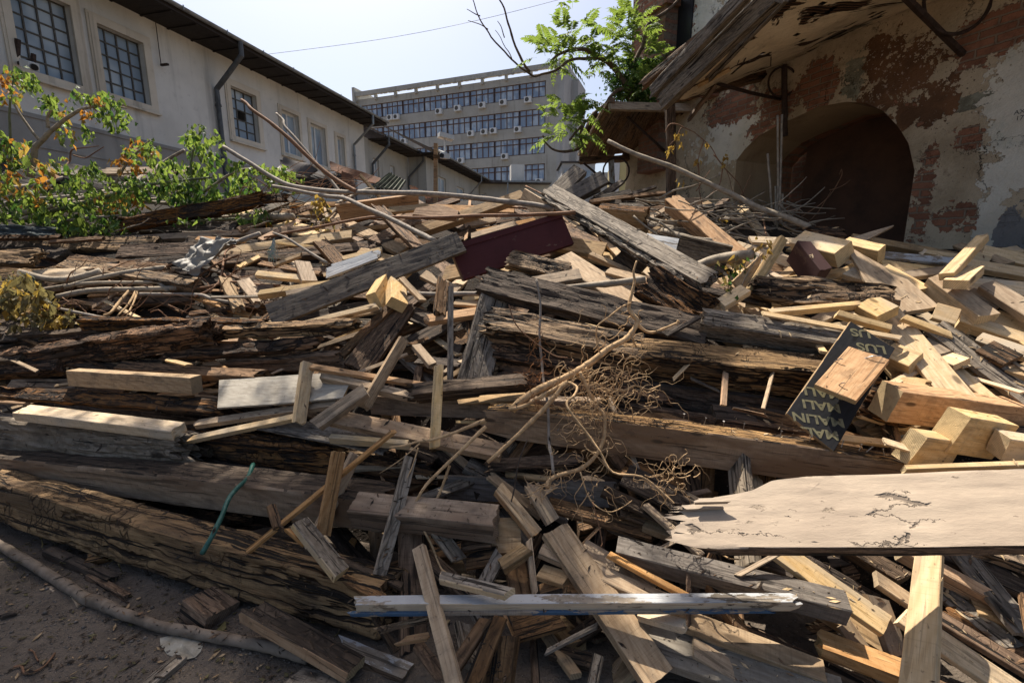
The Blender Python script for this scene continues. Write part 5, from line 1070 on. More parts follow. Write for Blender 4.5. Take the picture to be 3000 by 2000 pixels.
# ---- right: loose sawn pine
K('T', 'board', 2484, 722, 2692, 908, 76, 12, 'large tapering tan board with a knot and a pointed top', th=38, d=(3.62, 2.95), T=.03, prof=[(0, .05, .12), (.45, .75, .75), (.5, .6, .9), (.62, 1, 1), (1, 1, 1)])
K('F', 'plank', 2596, 906, 2816, 1168, 60, 5, 'rough sawn pine plank pointing down at the squared brown beam', th=32, d=(3.02, 2.36), T=.03)
K('G', 'board', 2738, 952, 3080, 1205, 52, 12, 'grey deeply cracked board at the right edge', th=38, d=(2.80, 2.3), r=.006, j=(.01, 0))
K('F', 'batten', 2772, 800, 2878, 688, 26, 13, 'bright pine slat sticking up at right', th=35, d=(3.05, 3.25), taper=(1, .85))
K('F', 'wood_block', 2800, 820, 2848, 778, 44, 16, 'pine block leaning on the foot of the bright slat', d=(2.98, 3.12), th=35)
K('T', 'squared_timber', 2742, 806, 2902, 922, 36, 62, 'broad pine offcut with a sunlit edge below the bright slat', th=52, d=(3.2, 2.84), mt2='F', T=.16, cat='timber')
K('F', 'squared_timber', 2815, 926, 3060, 1008, 28, 28, 'mouldy pine squared timber above the cracked grey board', th=45, d=(2.95, 2.68), cat='timber')
K('T', 'plank', 2892, 828, 3070, 940, 38, 18, 'tan plank with a chipped corner at the right edge', d=(3.05, 2.7))
K('O', 'timber_beam', 2622, 1192, 3100, 1252, 92, -12, 'squared dark orange beam with a sawn pale end', th=24, d=(2.26, 2.36), r=.0025, T=.13)
K('F', 'wood_block', 2688, 1322, 2802, 1336, 84, -26, 'left pine block above the painted board', th=30, d=(1.98, 2.06), T=.08)
K('F', 'wood_block', 2808, 1276, 2946, 1298, 112, -8, 'large pine block with growth rings above the painted board', th=24, d=(2.00, 2.08), T=.10)
K('F', 'wood_block', 2948, 1318, 3060, 1335, 66, -18, 'pine block at the right edge above the painted board', d=(1.96, 1.96), T=.08, th=30)
K('F', 'splinter', 2592, 1290, 2664, 1312, 16, 6, 'small thin offcut left of the left pine block', d=(2.06, 2.02), j=(.01, .02))
K('F', 'board', 2652, 1368, 3080, 1352, 14, 5, 'pine board laid under the row of pine blocks', th=30, d=(1.92, 1.84), T=.05)
K('O', 'squared_timber', 2820, 1240, 2880, 1215, 14, 5, 'torn pine flap on top of the large pine block', d=(2.05, 2.1), th=45)
K('F', 'squared_timber', 2336, 692, 2470, 724, 44, 40, 'big pine squared timber with a sawn end at the top of the loose pine', th=44, d=(3.9, 3.5), T=.14, cat='timber')
K('F', 'squared_timber', 2476, 702, 2584, 726, 22, 44, 'pine squared timber end next right of the big one', th=52, d=(3.8, 3.55), T=.13, cat='timber')
K('m', 'board', 2356, 706, 2422, 788, 26, 66, 'dark maroon painted box corner between the pine pieces', th=48, d=(3.62, 3.36), T=.2)
K('F', 'batten', 2300, 696, 2206, 852, 24, 10, 'narrow pine slat slanting down left of the maroon corner', th=32, d=(3.7, 3.3))
K('T', 'board', 2238, 742, 2166, 846, 52, 6, 'triangular tan offcut left of the narrow pine slat', th=28, d=(3.6, 3.32), T=.02, prof=[(0, .06, .1), (1, 1, 1)])
K('F', 'batten', 2112, 886, 2184, 842, 32, 12, 'short pine offcut lying before the triangular one', d=(3.12, 3.2), th=35)
K('F', 'batten', 2254, 910, 2546, 884, 13, 15, 'long pine batten on top of the grey squared timber', th=46, d=(2.92, 3.0))
K('F', 'batten', 2236, 916, 2640, 988, 12, 5, 'thin pine lath running right over the grey squared timber', d=(2.9, 2.7))
K('F', 'wood_block', 2536, 878, 2602, 912, 52, 22, 'pine block tucked at the foot of the tapering tan board', d=(3.0, 2.84))
K('F', 'batten', 2456, 914, 2614, 958, 16, 14, 'pine batten pointing left under the rough sawn plank', d=(2.84, 2.76))
K('F', 'batten', 2650, 926, 2790, 980, 16, 12, 'pine batten between the rough sawn plank and the cracked board', d=(2.85, 2.72))
K('F', 'wood_block', 2738, 908, 2808, 928, 46, 10, 'square pine block below the tapering tan board', d=(2.9, 2.82), th=30)
K('T', 'squared_timber', 2502, 692, 2812, 748, 16, 32, 'long tan timber in front of the ruined wall', th=48, d=(4.1, 3.85), cat='timber')
K('T', 'splinter', 2512, 702, 2618, 660, 26, 5, 'pointed tan wedge sticking up against the dark archway', d=(3.8, 3.95), taper=(1, .1), th=28)
K('W', 'plank', 2588, 744, 2830, 766, 18, 8, 'greyish white plank among the loose pine', th=50, d=(3.75, 3.6))
K('F', 'plank', 2584, 768, 2780, 796, 18, 20, 'pine plank under the greyish white one', d=(3.65, 3.5))
K('F', 'wood_block', 2612, 775, 2684, 792, 20, 22, 'pine wedge on the pine plank', d=(3.55, 3.45))
K('T', 'plank', 2632, 806, 2792, 786, 22, 12, 'tan plank crossing behind the bright slat', d=(3.4, 3.4))
K('F', 'plank', 2822, 766, 3060, 806, 24, 16, 'sunlit pine plank at the right edge', d=(3.4, 3.2), th=48)
K('F', 'squared_timber', 2880, 732, 3060, 770, 30, 24, 'pine timber with a rough sawn face in the upper right corner of the heap', d=(3.7, 3.5), th=46, cat='timber')
K('F', 'batten', 2714, 736, 2834, 752, 11, 8, 'pine batten behind the bright slat', d=(3.8, 3.7))
K('F', 'wood_block', 2838, 746, 2900, 762, 22, 12, 'small pine block left of the rough sawn timber', d=(3.65, 3.6))
K('F', 'plank', 2580, 778, 2704, 846, 30, 12, 'pine plank alongside the tapering tan board', d=(3.5, 3.2))
K('F', 'wood_block', 2484, 792, 2562, 816, 28, 14, 'pine block left of the tapering tan board', d=(3.5, 3.35))
K('F', 'plank', 2812, 828, 3060, 850, 40, 12, 'wide pine plank behind the chipped tan plank', d=(3.2, 3.0), th=42)
K('T', 'board', 2826, 862, 2920, 900, 54, 8, 'shaded pine board behind the broad offcut', d=(3.1, 2.95), th=28)
K('F', 'wood_block', 2600, 1020, 2682, 1052, 48, 24, 'pine block between the printed plywood and the rough sawn plank', d=(2.76, 2.6), th=42)
K('F', 'batten', 2800, 1078, 2930, 1188, 26, 10, 'pine batten with a big knot by the squared orange beam', d=(2.6, 2.36), th=34)
K('F', 'wood_block', 2742, 1034, 2816, 1058, 34, 16, 'bright pine block under the cracked grey board', d=(2.7, 2.56))
K('F', 'squared_timber', 2868, 984, 3060, 1048, 30, 16, 'pine timber under the mouldy squared one', d=(2.75, 2.5), cat='timber')
K('B', 'wood_block', 2886, 1012, 2968, 1052, 48, 16, 'brown knotty block below the mouldy squared timber', d=(2.62, 2.5), th=40)
K('F', 'plank', 2838, 1108, 3060, 1062, 28, 10, 'pine plank behind the cracked grey board', d=(2.6, 2.55))
K('F', 'splinter', 2652, 1112, 2714, 1124, 26, 6, 'torn bright pine scrap beside the rough sawn plank', d=(2.56, 2.48), j=(.04, .04), th=35, r=.004)
K('T', 'batten', 2546, 1142, 2652, 1122, 14, 8, 'tan batten end behind the rotten stump', d=(2.6, 2.55))
K('R', 'log', 2484, 1150, 2660, 1198, 84, 16, 'splintered rotten stump between printed plywood and orange beam', d=(2.5, 2.4), r=.022, j=(.08, .03), cav=.02)
K('T', 'plank', 2890, 1160, 3060, 1180, 50, 8, 'tan plank above the squared orange beam at the right', d=(2.5, 2.42), th=35)
K('F', 'wood_block', 2910, 925, 3040, 972, 44, 12, 'pine block below the chipped tan plank', d=(2.95, 2.8), th=40)
K('F', 'plank', 2200, 700, 2340, 706, 18, 8, 'pine plank end just above the maroon corner', d=(4.0, 3.9), th=50)
K('T', 'wood_block', 2700, 1000, 2760, 1036, 40, 14, 'tan block behind the rough sawn pine plank', d=(2.78, 2.66), th=35)
K('T', 'plank', 2760, 1110, 2850, 1080, 30, 10, 'shaded pine scrap behind the knotty batten', d=(2.6, 2.62), th=35)
K('R', 'log', 2370, 676, 2470, 680, 30, 8, 'small brown crumbly lump on top of the loose pine', d=(4.1, 4.0), r=.02, j=(.05, .05))
K('K', 'plank', 2030, 838, 2260, 888, 18, 8, 'dark plank left of the narrow pine slat', d=(3.5, 3.25))
K('B', 'plank', 2010, 822, 2160, 850, 16, 8, 'brown plank left of the triangular offcut', d=(3.6, 3.4))
K('K', 'batten', 1950, 980, 2050, 925, 12, 5, 'dark thin slat leaning between log and cracked beam', d=(2.95, 2.98))
K('B', 'plank', 1430, 1360, 1700, 1340, 30, 8, 'rotten board end under the nailed beam', d=(2.44, 2.38), r=.008, j=(.04, .04))
K('T', 'plank', 1480, 1385, 1610, 1400, 14, 6, 'thin curved plank in the gap above the wide dark board', d=(2.42, 2.32))
# black film-faced plywood with print, and the nailed block on it
py = K('S', 'printed_plywood', 2556, 980, 2373, 1264, 138, 9, 'black film faced plywood strip printed with yellow capital letters', th=14, d=(2.62, 2.2), cat='plywood', T=.021, mt2='T')
bk = K('O', 'wood_block', 2545, 1034, 2447, 1148, 104, -9, 'reddish block with three nails lying on the printed plywood', th=14, d=(2.42, 2.24), T=.03, sk=(.0, .0))
# ================================================================== fine work on the heap
def lw(o, x, y, z): return o.matrix_basis @ Vector((x, y, z))
def hit(o, px, py):       # pixel onto the visible big face (local z = +T/2) of a plank, in world space
    M_ = o.matrix_basis; n_ = M_.to_3x3() @ Vector((0, 0, 1)); o_ = M_ @ Vector((0, 0, o['_n'] / 2)); return PP(px, py, o_, n_)
nv = nb.matrix_basis.to_3x3() @ Vector((0, 0, 1))
for (x, y) in ((2003, 1226), (2064, 1238), (2120, 1247), (2178, 1256), (2285, 1277), (2372, 1291), (2466, 1306), (2518, 1316), (2543, 1320), (2590, 1330)):
    p = hit(nb, x, y); p = p - ray(x, y).normalized() * .01; nails(nb, [p], L=.028, r=.0022, lean=(random.uniform(-.3, .6), -.1, 1))
for (x, y) in ((1640, 1252), (2190, 1345)):
    p = hit(nb, x, y); nails(nb, [p], L=.025, r=.002, lean=tuple(nv + Vector((-.3, 0, -.4))))
for (x0, y0, x1, y1) in ((2530, 1049, 2580, 1052), (2443, 1058, 2466, 1061), (2456, 1128, 2472, 1130)):
    a_ = hit(bk, x0, y0); n_ = bk.matrix_basis.to_3x3() @ Vector((0, 0, 1)); c_ = hit(bk, x1, y1) + n_ * .022
    b_ = MB(); b_.tube([a_ - n_ * .005, a_.lerp(c_, .5) + n_ * .008, c_], .0026, 7, 2); b_.build('nail', M_nail, bk)
# red panel: raised moulding
M_ = rp.matrix_basis; Lr = max(v.co.x for v in rp.data.vertices); Wr = max(abs(v.co.y) for v in rp.data.vertices); sg = 1 if (M_.to_3x3() @ Vector((0, 1, 0))).z > 0 else -1
b_ = MB(); b_.box(0.004, Lr - .004, min(sg * Wr * .68, sg * Wr * .99), max(sg * Wr * .68, sg * Wr * .99), .027, .036); o_ = b_.build('raised_moulding', MT['M'], rp, M=M_)
b_ = MB(); b_.box(.0, Lr * .98, -Wr * .9, Wr * .9, -.05, -.026); b_.build('bare_back', MT['O'], rp, M=M_)
# window moulding: blue ledge under the cream face
M_ = wm.matrix_basis; Lm = max(v.co.x for v in wm.data.vertices); ly = min(v.co.y for v in wm.data.vertices) if (M_.to_3x3() @ Vector((0, 1, 0))).z > 0 else max(v.co.y for v in wm.data.vertices)
n_ = M_.to_3x3() @ Vector((0, 0, 1))
lip = K('Z', 'blue_ledge', 1030, 1793, 2250, 1783, 9, 8, None, th=50, d=(1.612, 1.575), r=.0015, j=(.03, .05), T=.012, bow=.001)
del lip['category']; lip.parent = wm; lip.matrix_parent_inverse = PINV(wm)
# peeling knot disc and blisters on the painted board
def chip(par, m, px, py, r, h=.004, name='paint_blister', seedv=0):
    c_ = hit(par, px, py); M_ = par.matrix_basis.to_3x3(); X_, Y_, N_ = M_ @ Vector((1, 0, 0)), M_ @ Vector((0, 1, 0)), M_ @ Vector((0, 0, 1)); k = camdepth(c_) / F * r; b_ = MB()
    n_ = 14; rim = []
    for i in range(n_):
        a_ = 2 * math.pi * i / n_; q = 1 + .25 * noise.noise(Vector((math.cos(a_) * 2 + seedv, math.sin(a_) * 2, seedv))); rim.append((math.cos(a_) * k * q, math.sin(a_) * k * q * .62))
    top_ = [c_ + X_ * x + Y_ * y + N_ * (h * .8 + .003 * noise.noise(Vector((x * 80, y * 80, seedv)))) for x, y in rim]; low_ = [c_ + X_ * x * 1.03 + Y_ * y * 1.03 - N_ * .006 for x, y in rim]; cc = c_ + N_ * h * 1.5
    for i in range(n_): b_.poly([cc, top_[i], top_[(i + 1) % n_]]); b_.quad(top_[i], low_[i], low_[(i + 1) % n_], top_[(i + 1) % n_])
    FB = par.matrix_basis; FBi = FB.inverted(); b_.v = [FBi @ p for p in b_.v]
    return b_.build(name, m, par, M=FB)
chip(pb, MT['C'], 2384, 1428, 26, .004, 'knot', 1)
for i_, (x0, y0, x1, y1, a_, dd) in enumerate(((1998, 1485, 2110, 1480, 12, 1.70), (2006, 1500, 2118, 1496, 16, 1.705), (2018, 1516, 2122, 1512, 14, 1.70), (2030, 1532, 2130, 1530, 15, 1.70), (2022, 1547, 2120, 1548, 12, 1.695), (1996, 1574, 2130, 1570, 22, 1.69), (2040, 1465, 2130, 1462, 12, 1.69))):
    o_ = K('C', 'torn_layer', x0, y0, x1, y1, a_, 6, None, th=35, d=(dd, dd - .02), r=.003, j=(.03, .02), T=.014); del o_['category']; o_.parent = pb; o_.matrix_parent_inverse = PINV(pb)
for i, (x, y, r) in enumerate(((2265, 1530, 16), (2352, 1535, 22), (2530, 1548, 24), (2660, 1534, 26), (2500, 1450, 30), (2570, 1472, 26), (2870, 1532, 30), (2950, 1540, 34), (2900, 1390, 24), (2470, 1436, 16), (2160, 1527, 8), (2890, 1420, 12), (2470, 1460, 12))): chip(pb, MT['C'], x, y, r, random.uniform(.001, .0025), 'paint_blister', i + 3)
# writing
def word(par, txt, px, py, hpx, ang, m, name='printed_word', face=1, bold=.0, clip=True, sx=1.0):
    cu = bpy.data.curves.new(name, 'FONT'); cu.body = txt; cu.size = 1; cu.align_x = 'CENTER'; cu.align_y = 'CENTER'; cu.offset = bold; cu.fill_mode = 'FRONT'
    tmp = bpy.data.objects.new(name, cu); C.objects.link(tmp); bpy.context.view_layer.update()
    me = bpy.data.meshes.new_from_object(tmp.evaluated_get(bpy.context.evaluated_depsgraph_get())); bpy.data.objects.remove(tmp)
    M_ = par.matrix_basis; n_ = M_.to_3x3() @ Vector((0, 0, 1)); c_ = hit(par, px, py); r1 = hit(par, px + 20 * math.cos(R(ang)), py + 20 * math.sin(R(ang))); X_ = (r1 - c_).normalized(); Y_ = n_.cross(X_)
    k = camdepth(c_) / F * hpx / .72; W_ = frame(c_ + n_ * .0015, X_ * k * sx, Y_ * k, n_); Li = M_.inverted() @ W_
    bm = bmesh.new(); bm.from_mesh(me); bm.transform(Li)
    if clip:
        L_ = max(v.co.x for v in par.data.vertices) - .004; h_ = max(abs(v.co.y) for v in par.data.vertices) - .003
        for co, no in (((0.004, 0, 0), (-1, 0, 0)), ((L_, 0, 0), (1, 0, 0)), ((0, h_, 0), (0, 1, 0)), ((0, -h_, 0), (0, -1, 0))):
            bmesh.ops.bisect_plane(bm, geom=bm.verts[:] + bm.edges[:] + bm.faces[:], plane_co=co, plane_no=no, clear_outer=True)
    bm.to_mesh(me); bm.free(); me.materials.clear(); me.materials.append(m); me.name = name
    o = bpy.data.objects.new(name, me); C.objects.link(o); o.matrix_world = M_; o.parent = par; o.matrix_parent_inverse = PINV(par); return o
M_print = simple('yellow_print', (.20, .175, .095), .7, 0, .5, 30, .1, (.12, .11, .07)); M_ink = simple('black_ink', (.012, .012, .012), .6, 0, .2, 30, .0)
for (t_, x, y, h_) in (('US', 2520, 975, 27), ('LUS', 2552, 1019, 28), ('MALI', 2409, 1150, 28), ('MALI', 2405, 1188, 28), ('MALIN', 2396, 1228, 28), ('MALI', 2400, 1268, 28)): word(py, t_, x, y, h_, 188, M_print, bold=.028, sx=1.3)
for (t_, x, y, h_) in (('35 f', 1462, 1950, 14), ('30', 1445, 1962, 14), ('43', 1430, 1972, 12)): word(pw, t_, x, y, h_, 80, M_ink, 'handwriting')
cu_t = []
def wallword(txt, px, py, hpx):
    cu = bpy.data.curves.new('graffiti', 'FONT'); cu.body = txt; cu.size = 1; cu.align_x = 'CENTER'; tmp = bpy.data.objects.new('graffiti', cu); C.objects.link(tmp); bpy.context.view_layer.update()
    me = bpy.data.meshes.new_from_object(tmp.evaluated_get(bpy.context.evaluated_depsgraph_get())); bpy.data.objects.remove(tmp)
    s, z = wz(px, py, -.045); k = hpx / .7 * camdepth(P(px, py, 4)) / F * 1.1; me.transform(Matrix.Translation((s, -.045, z)) @ Matrix.Rotation(R(90), 4, 'X') @ Matrix.Scale(k, 4)); me.materials.append(M_ink)
    o = bpy.data.objects.new('graffiti', me); C.objects.link(o); o.matrix_world = FW; o.parent = ru; o.matrix_parent_inverse = PINV(ru)
wallword('AX', 2986, 334, 12); wallword('17', 2986, 352, 12)
# ------------------------------------------------------------------ filler planks lying deeper in the heap
LM = [(300, 1230, 'squared pine timber'), (350, 1120, 'tan squared timber'), (200, 1450, 'second heavy beam'), (820, 1140, 'grey plywood sheet'), (700, 1340, 'dark red rotten beam'), (665, 1480, 'green hose'), (975, 1440, 'yellowish upright batten'), (1160, 1500, 'long grey slanting batten'), (1240, 1480, 'reddish block beam'),
      (1480, 1565, 'nearly square flat block'), (1275, 1800, 'leaning stake'), (1700, 1770, 'white moulding'), (1100, 1765, 'left end of the white moulding'), (1780, 1760, 'wide cracked plank'), (2150, 1670, 'long dark grey beam'), (2200, 1920, 'paint smeared grey plank'), (2600, 1490, 'painted board'), (2690, 1840, 'pale upright board'), (2560, 1910, 'orange brown plank'), (2850, 1920, 'sunny cream plank'),
      (1280, 1180, 'upright pine batten'), (1220, 1265, 'notched brown plank'), (1370, 1125, 'charred grey board'), (1420, 1000, 'leaning board with nail holes'), (1320, 970, 'thin upright slat'), (1110, 980, 'broad leaning board'), (1140, 860, 'two sawn pine ends'), (1070, 820, 'dark grey plank'), (1500, 720, 'red panel'), (1060, 770, 'peeled white strips'), (970, 735, 'splintered stump'),
      (600, 750, 'plastic bag'), (400, 800, 'heavy squared timber'), (300, 1040, 'black rotten log'), (810, 970, 'orange log end'), (720, 850, 'crumbled short boards'), (830, 710, 'mottled pale plank'), (1110, 610, 'orange board on edge'), (1700, 600, 'top of the bark edged board'), (1850, 690, 'middle of the bark edged board'), (2000, 790, 'foot of the bark edged board'),
      (1760, 820, 'squared tan timber'), (1570, 770, 'short dark log'), (1730, 880, 'dark weathered log'), (1600, 960, 'hollow ended timber'), (1700, 1150, 'tangled root'), (1950, 1400, 'hanging roots'), (2050, 1300, 'nailed beam'), (2150, 1080, 'massive cracked beam'), (2260, 950, 'grey squared timber'), (2400, 850, 'crumbling orange log'), (1970, 860, 'crumbling orange end'), (2070, 660, 'squared beam with the rotten top'),
      (2470, 1130, 'printed plywood'), (2580, 1180, 'rotten stump'), (2820, 1220, 'squared orange beam'), (2870, 1300, 'pine blocks'), (2590, 820, 'tapering tan board'), (2700, 1040, 'rough sawn plank'), (2820, 750, 'bright upright slat'), (2900, 1060, 'grey cracked board'), (2820, 870, 'broad pine offcut'), (2940, 960, 'mouldy squared timber'), (2400, 740, 'maroon corner'), (2250, 780, 'narrow pine slat'), (2400, 895, 'long pine batten')]
USED = set(); FILL = []
def flabel(x, y, dx, dy, w_, mt, rr):
    col_ = {'K': ['dark', 'blackened'], 'B': ['brown', 'dirty brown'], 'T': ['tan', 'light brown'], 'G': ['grey', 'greyish'], 'F': ['pale pine', 'light pine'], 'O': ['orange brown', 'reddish brown'], 'R': ['rotten', 'decayed'], 'H': ['old rough', 'cracked old']}[mt]
    L_ = math.hypot(dx, dy) * 2; sl = math.degrees(math.atan2(-dy, dx)) if dx >= 0 else math.degrees(math.atan2(dy, -dx))
    size = 'long' if L_ > 330 else ('short' if L_ < 170 else ''); wd_ = 'broad' if w_ > 36 else ('narrow' if w_ < 20 else '')
    tilt = 'lying level' if abs(sl) < 7 else ('rising to the right' if 7 <= sl < 50 else ('falling to the right' if -50 < sl <= -7 else 'standing steeply'))
    near = sorted(LM, key=lambda q: (q[0] - x) ** 2 + (q[1] - y) ** 2)[:5]
    for (lx, ly, ph) in near:
        ddx, ddy = x - lx, y - ly
        rel = ('right of' if ddx > 0 else 'left of') if abs(ddx) > abs(ddy) else ('below' if ddy > 0 else 'above')
        for c_ in col_:
            for parts in ((c_, '', ''), (size, c_, ''), (wd_, c_, ''), (size, wd_, c_)):
                for tl in (tilt, ''):
                    s_ = ' '.join(k for k in (*parts, '%s', tl, rel, 'the', ph) if k)
                    if s_ not in USED: USED.add(s_); return s_
    return None
def region_fill(n, x0, x1, y0, y1, mats, ang, lens, wid, names, label, grp, fr=(-.26, -.05), seed=1, rough=(0, 0)):
    rr = random.Random(seed)
    for i in range(n):
        x = rr.uniform(x0, x1); y = rr.uniform(y0, y1)
        if (x < 1130 and y > 1470 + .28 * x) or (x > 2150 and y < 735): continue
        a_ = R(rr.gauss(*ang)); L_ = rr.uniform(*lens); w_ = rr.uniform(*wid); mt = rr.choice(mats); dx, dy = math.cos(a_) * L_ / 2, math.sin(a_) * L_ / 2
        f_ = rr.uniform(*fr); r_ = rr.uniform(*rough); yy0, yy1 = max(y - dy, 580), max(y + dy, 580); nm = rr.choice(names)
        o = K(mt, nm, x - dx, yy0, x + dx, yy1, w_, rr.uniform(.2, .6) * w_, label[mt] if isinstance(label, dict) else label, th=rr.uniform(28, 52), f=f_, r=r_, j=(rr.uniform(0, .02), rr.uniform(0, .02)) if r_ else (0, 0),
          d=(D(x - dx, yy0) + rr.uniform(-.08, .14), D(x + dx, yy1) + rr.uniform(-.08, .14)), group=grp)
        FILL.append((o, x, y, dx, dy, w_, mt, nm))
LB = lambda place: {'K': 'dark plank buried in the heap ' + place, 'B': 'brown plank buried in the heap ' + place, 'T': 'tan plank buried in the heap ' + place, 'G': 'grey plank buried in the heap ' + place, 'F': 'pale pine offcut buried in the heap ' + place, 'O': 'orange brown plank buried in the heap ' + place, 'R': 'rotten beam buried in the heap ' + place, 'H': 'old beam buried in the heap ' + place}
region_fill(46, 0, 1000, 700, 1180, 'KKBRKHB', (1, 5), (240, 620), (16, 38), ['plank'], LB('among the old beams at left'), 'planks buried at left', seed=2, rough=(.003, .012), fr=(-.24, -.06))
region_fill(34, 0, 1000, 1180, 1560, 'KBRKH', (9, 5), (240, 620), (18, 40), ['plank'], LB('behind the heavy beams at lower left'), 'planks buried at lower left', seed=3, rough=(.003, .012), fr=(-.26, -.12))
region_fill(52, 620, 1500, 640, 1000, 'KBTTBGTF', (-10, 38), (90, 320), (14, 34), ['plank', 'batten'], LB('around the long dark grey plank'), 'planks buried in the upper middle', seed=4)
region_fill(56, 950, 1800, 1000, 1450, 'KBBTKG', (5, 45), (100, 360), (20, 46), ['plank', 'batten'], LB('behind the upright battens'), 'planks buried in the middle', seed=5)
region_fill(130, 1050, 2250, 1450, 2010, 'KBBTTGBK', (30, 48), (110, 380), (22, 50), ['plank', 'batten'], LB('around the white painted moulding'), 'planks buried low in the middle', seed=6, fr=(-.28, -.06))
region_fill(30, 2100, 3040, 1600, 2010, 'KBBTKG', (32, 12), (200, 560), (22, 50), ['plank'], LB('below the painted board'), 'planks buried under the painted board', seed=7, fr=(-.36, -.14))
region_fill(44, 1500, 2300, 620, 960, 'KBTTBGF', (15, 30), (110, 360), (14, 34), ['plank', 'batten'], LB('around the bark edged board'), 'planks buried at upper right of centre', seed=8)
region_fill(58, 2150, 3040, 700, 960, 'FFTFTF', (6, 30), (110, 360), (10, 28), ['batten', 'offcut'], LB('in the upper part of the loose pine'), 'offcuts in the upper loose pine', seed=9, fr=(-.2, .0))
region_fill(56, 2550, 3040, 930, 1350, 'FTFTFB', (18, 38), (100, 320), (10, 32), ['batten', 'offcut'], LB('in the lower part of the loose pine'), 'offcuts in the lower loose pine', seed=10, fr=(-.24, -.05))
region_fill(34, 1500, 2500, 1000, 1420, 'KBKHR', (9, 8), (260, 620), (30, 60), ['plank'], LB('behind the massive cracked beam'), 'planks buried at centre right', seed=11, rough=(.004, .012), fr=(-.3, -.16))
region_fill(44, 780, 2100, 590, 680, 'KBTGBO', (-4, 24), (90, 330), (10, 26), ['plank', 'batten'], LB('along its crest'), 'planks along the crest', seed=12, fr=(-.2, .15))
region_fill(60, 600, 1600, 620, 1080, 'TFBOTFTB', (-6, 42), (60, 230), (6, 14), ['slat'], LB('as thin slats around the dark grey plank'), 'thin slats in the upper middle', seed=21, fr=(-.10, .03))
region_fill(70, 950, 2250, 1080, 1990, 'TFBOTBG', (20, 48), (70, 240), (7, 15), ['slat'], LB('as thin slats in the lower middle'), 'thin slats in the lower middle', seed=22, fr=(-.12, .0))
region_fill(34, 1850, 3000, 640, 1150, 'FTFTFO', (5, 35), (70, 240), (6, 14), ['slat'], LB('as thin slats on the right'), 'thin slats at right', seed=23, fr=(-.06, .04))
region_fill(44, 0, 900, 740, 1250, 'BRTTOFO', (0, 14), (80, 260), (5, 12), ['slat'], LB('as thin slats at left'), 'thin slats at left', seed=24, fr=(-.08, .04))
NF = len(FILL)
region_fill(80, 3030, 3750, 780, 1350, 'FTFTFTB', (14, 34), (140, 380), (18, 44), ['offcut'], 'loose pine timber beyond the right edge of the view', 'pine timber beyond the right edge', seed=31, fr=(-.2, .02))
region_fill(60, 3030, 3700, 1350, 2000, 'TBKTFB', (26, 26), (160, 420), (22, 50), ['plank'], 'timber beyond the lower right edge of the view', 'timber beyond the lower right edge', seed=32, fr=(-.25, .0))
region_fill(60, -750, -40, 720, 1450, 'BKRHTB', (3, 10), (260, 560), (24, 50), ['plank'], 'old beam beyond the left edge of the view', 'old beams beyond the left edge', seed=33, fr=(-.2, .0), rough=(.003, .01))
del FILL[NF:]
# ------------------------------------------------------------------ branches and sticks
stick('branch', 'long smooth grey branch crossing the crest from the leaves to the bark edged board', 'branch', [(655, 430), (723, 472), (804, 523), (872, 549), (1000, 563), (1070, 563), (1283, 570), (1432, 585), (1560, 600), (1657, 617)], (6, 8), M_barkg, d=(6.0, 4.7))
stick('branch', 'grey branch running down right to the end of the dark grey plank', 'branch', [(800, 545), (938, 572), (1010, 581), (1060, 604), (1125, 632), (1210, 674), (1274, 706)], (5, 8), M_barkg, d=(5.6, 4.0))
stick('branch', 'slim brown branch lying nearly level above the red panel', 'branch', [(774, 695), (850, 680), (938, 664), (1061, 640), (1151, 636), (1278, 638), (1415, 632), (1540, 630), (1687, 623)], (3, 6), M_barkr, d=(4.8, 4.3))
stick('branch', 'reddish bare branch pointing at the sky before the smaller grid window', 'branch', [(708, 293), (724, 305), (740, 323), (790, 358), (850, 408), (935, 489), (1000, 536), (1045, 562)], (4, 7), M_barkr, d=(5.9, 5.3))
stick('branch', 'forked bare branch right beside the reddish one', 'branch', [(810, 332), (830, 352), (834, 370), (872, 413), (936, 489), (991, 557), (1010, 585)], (3, 5), M_barkg, d=(6.3, 5.6))
stick('branch', 'long brown branch leaning in front of the dark archway', 'branch', [(1781, 413), (1860, 452), (1959, 485), (2053, 527), (2140, 568), (2223, 608), (2300, 636), (2372, 667)], (6, 9), M_bark, d=(5.4, 4.3))
stick('stick', 'pale round stick ending at the crumbling orange wood', 'stick', [(1625, 842), (1700, 838), (1774, 832), (1893, 819)], (6, 11), M_bark, d=(3.55, 3.3))
stick('stick', 'thick cut stick with a sawn end left of the narrow pine slat', 'stick', [(2034, 785), (2098, 760), (2150, 752), (2204, 745)], (15, 14), M_bark, d=(3.75, 3.4))
stick('stick', 'grey stick passing behind the thin upright slat', 'stick', [(1195, 860), (1300, 862), (1410, 860)], (7, 7), M_barkg, d=(3.65, 3.5))
stick('stick', 'thin stick with knots pointing down right over the splintered stump', 'stick', [(800, 682), (840, 698), (900, 735), (957, 770)], (3, 5), M_barkg, d=(4.5, 4.2))
stick('stick', 'grey stick above the plastic bag', 'stick', [(545, 775), (600, 752), (680, 715), (762, 685)], (6, 7), M_barkg, d=(4.6, 4.7))
pts = [PG(x, y, .03) for (x, y) in ((-60, 1565), (0, 1597), (120, 1668), (240, 1742), (285, 1760), (330, 1784), (450, 1826), (560, 1852), (700, 1878), (800, 1896), (905, 1925))]
b_ = MB(); b_.tube(pts, [camdepth(p) / F * r for p, r in zip(pts, (11, 12, 13, 14, 17, 14, 14, 15, 15, 16, 16))], 12, 5, .006, knots=.3); tag(b_.build('pole', simple('dusty_pole_bark', (.23, .18, .135), .9, 0, .5, 9, .6, (.12, .09, .065)), smooth=True), 'rough curved bark covered pole lying on the dirt at bottom left', 'pole')
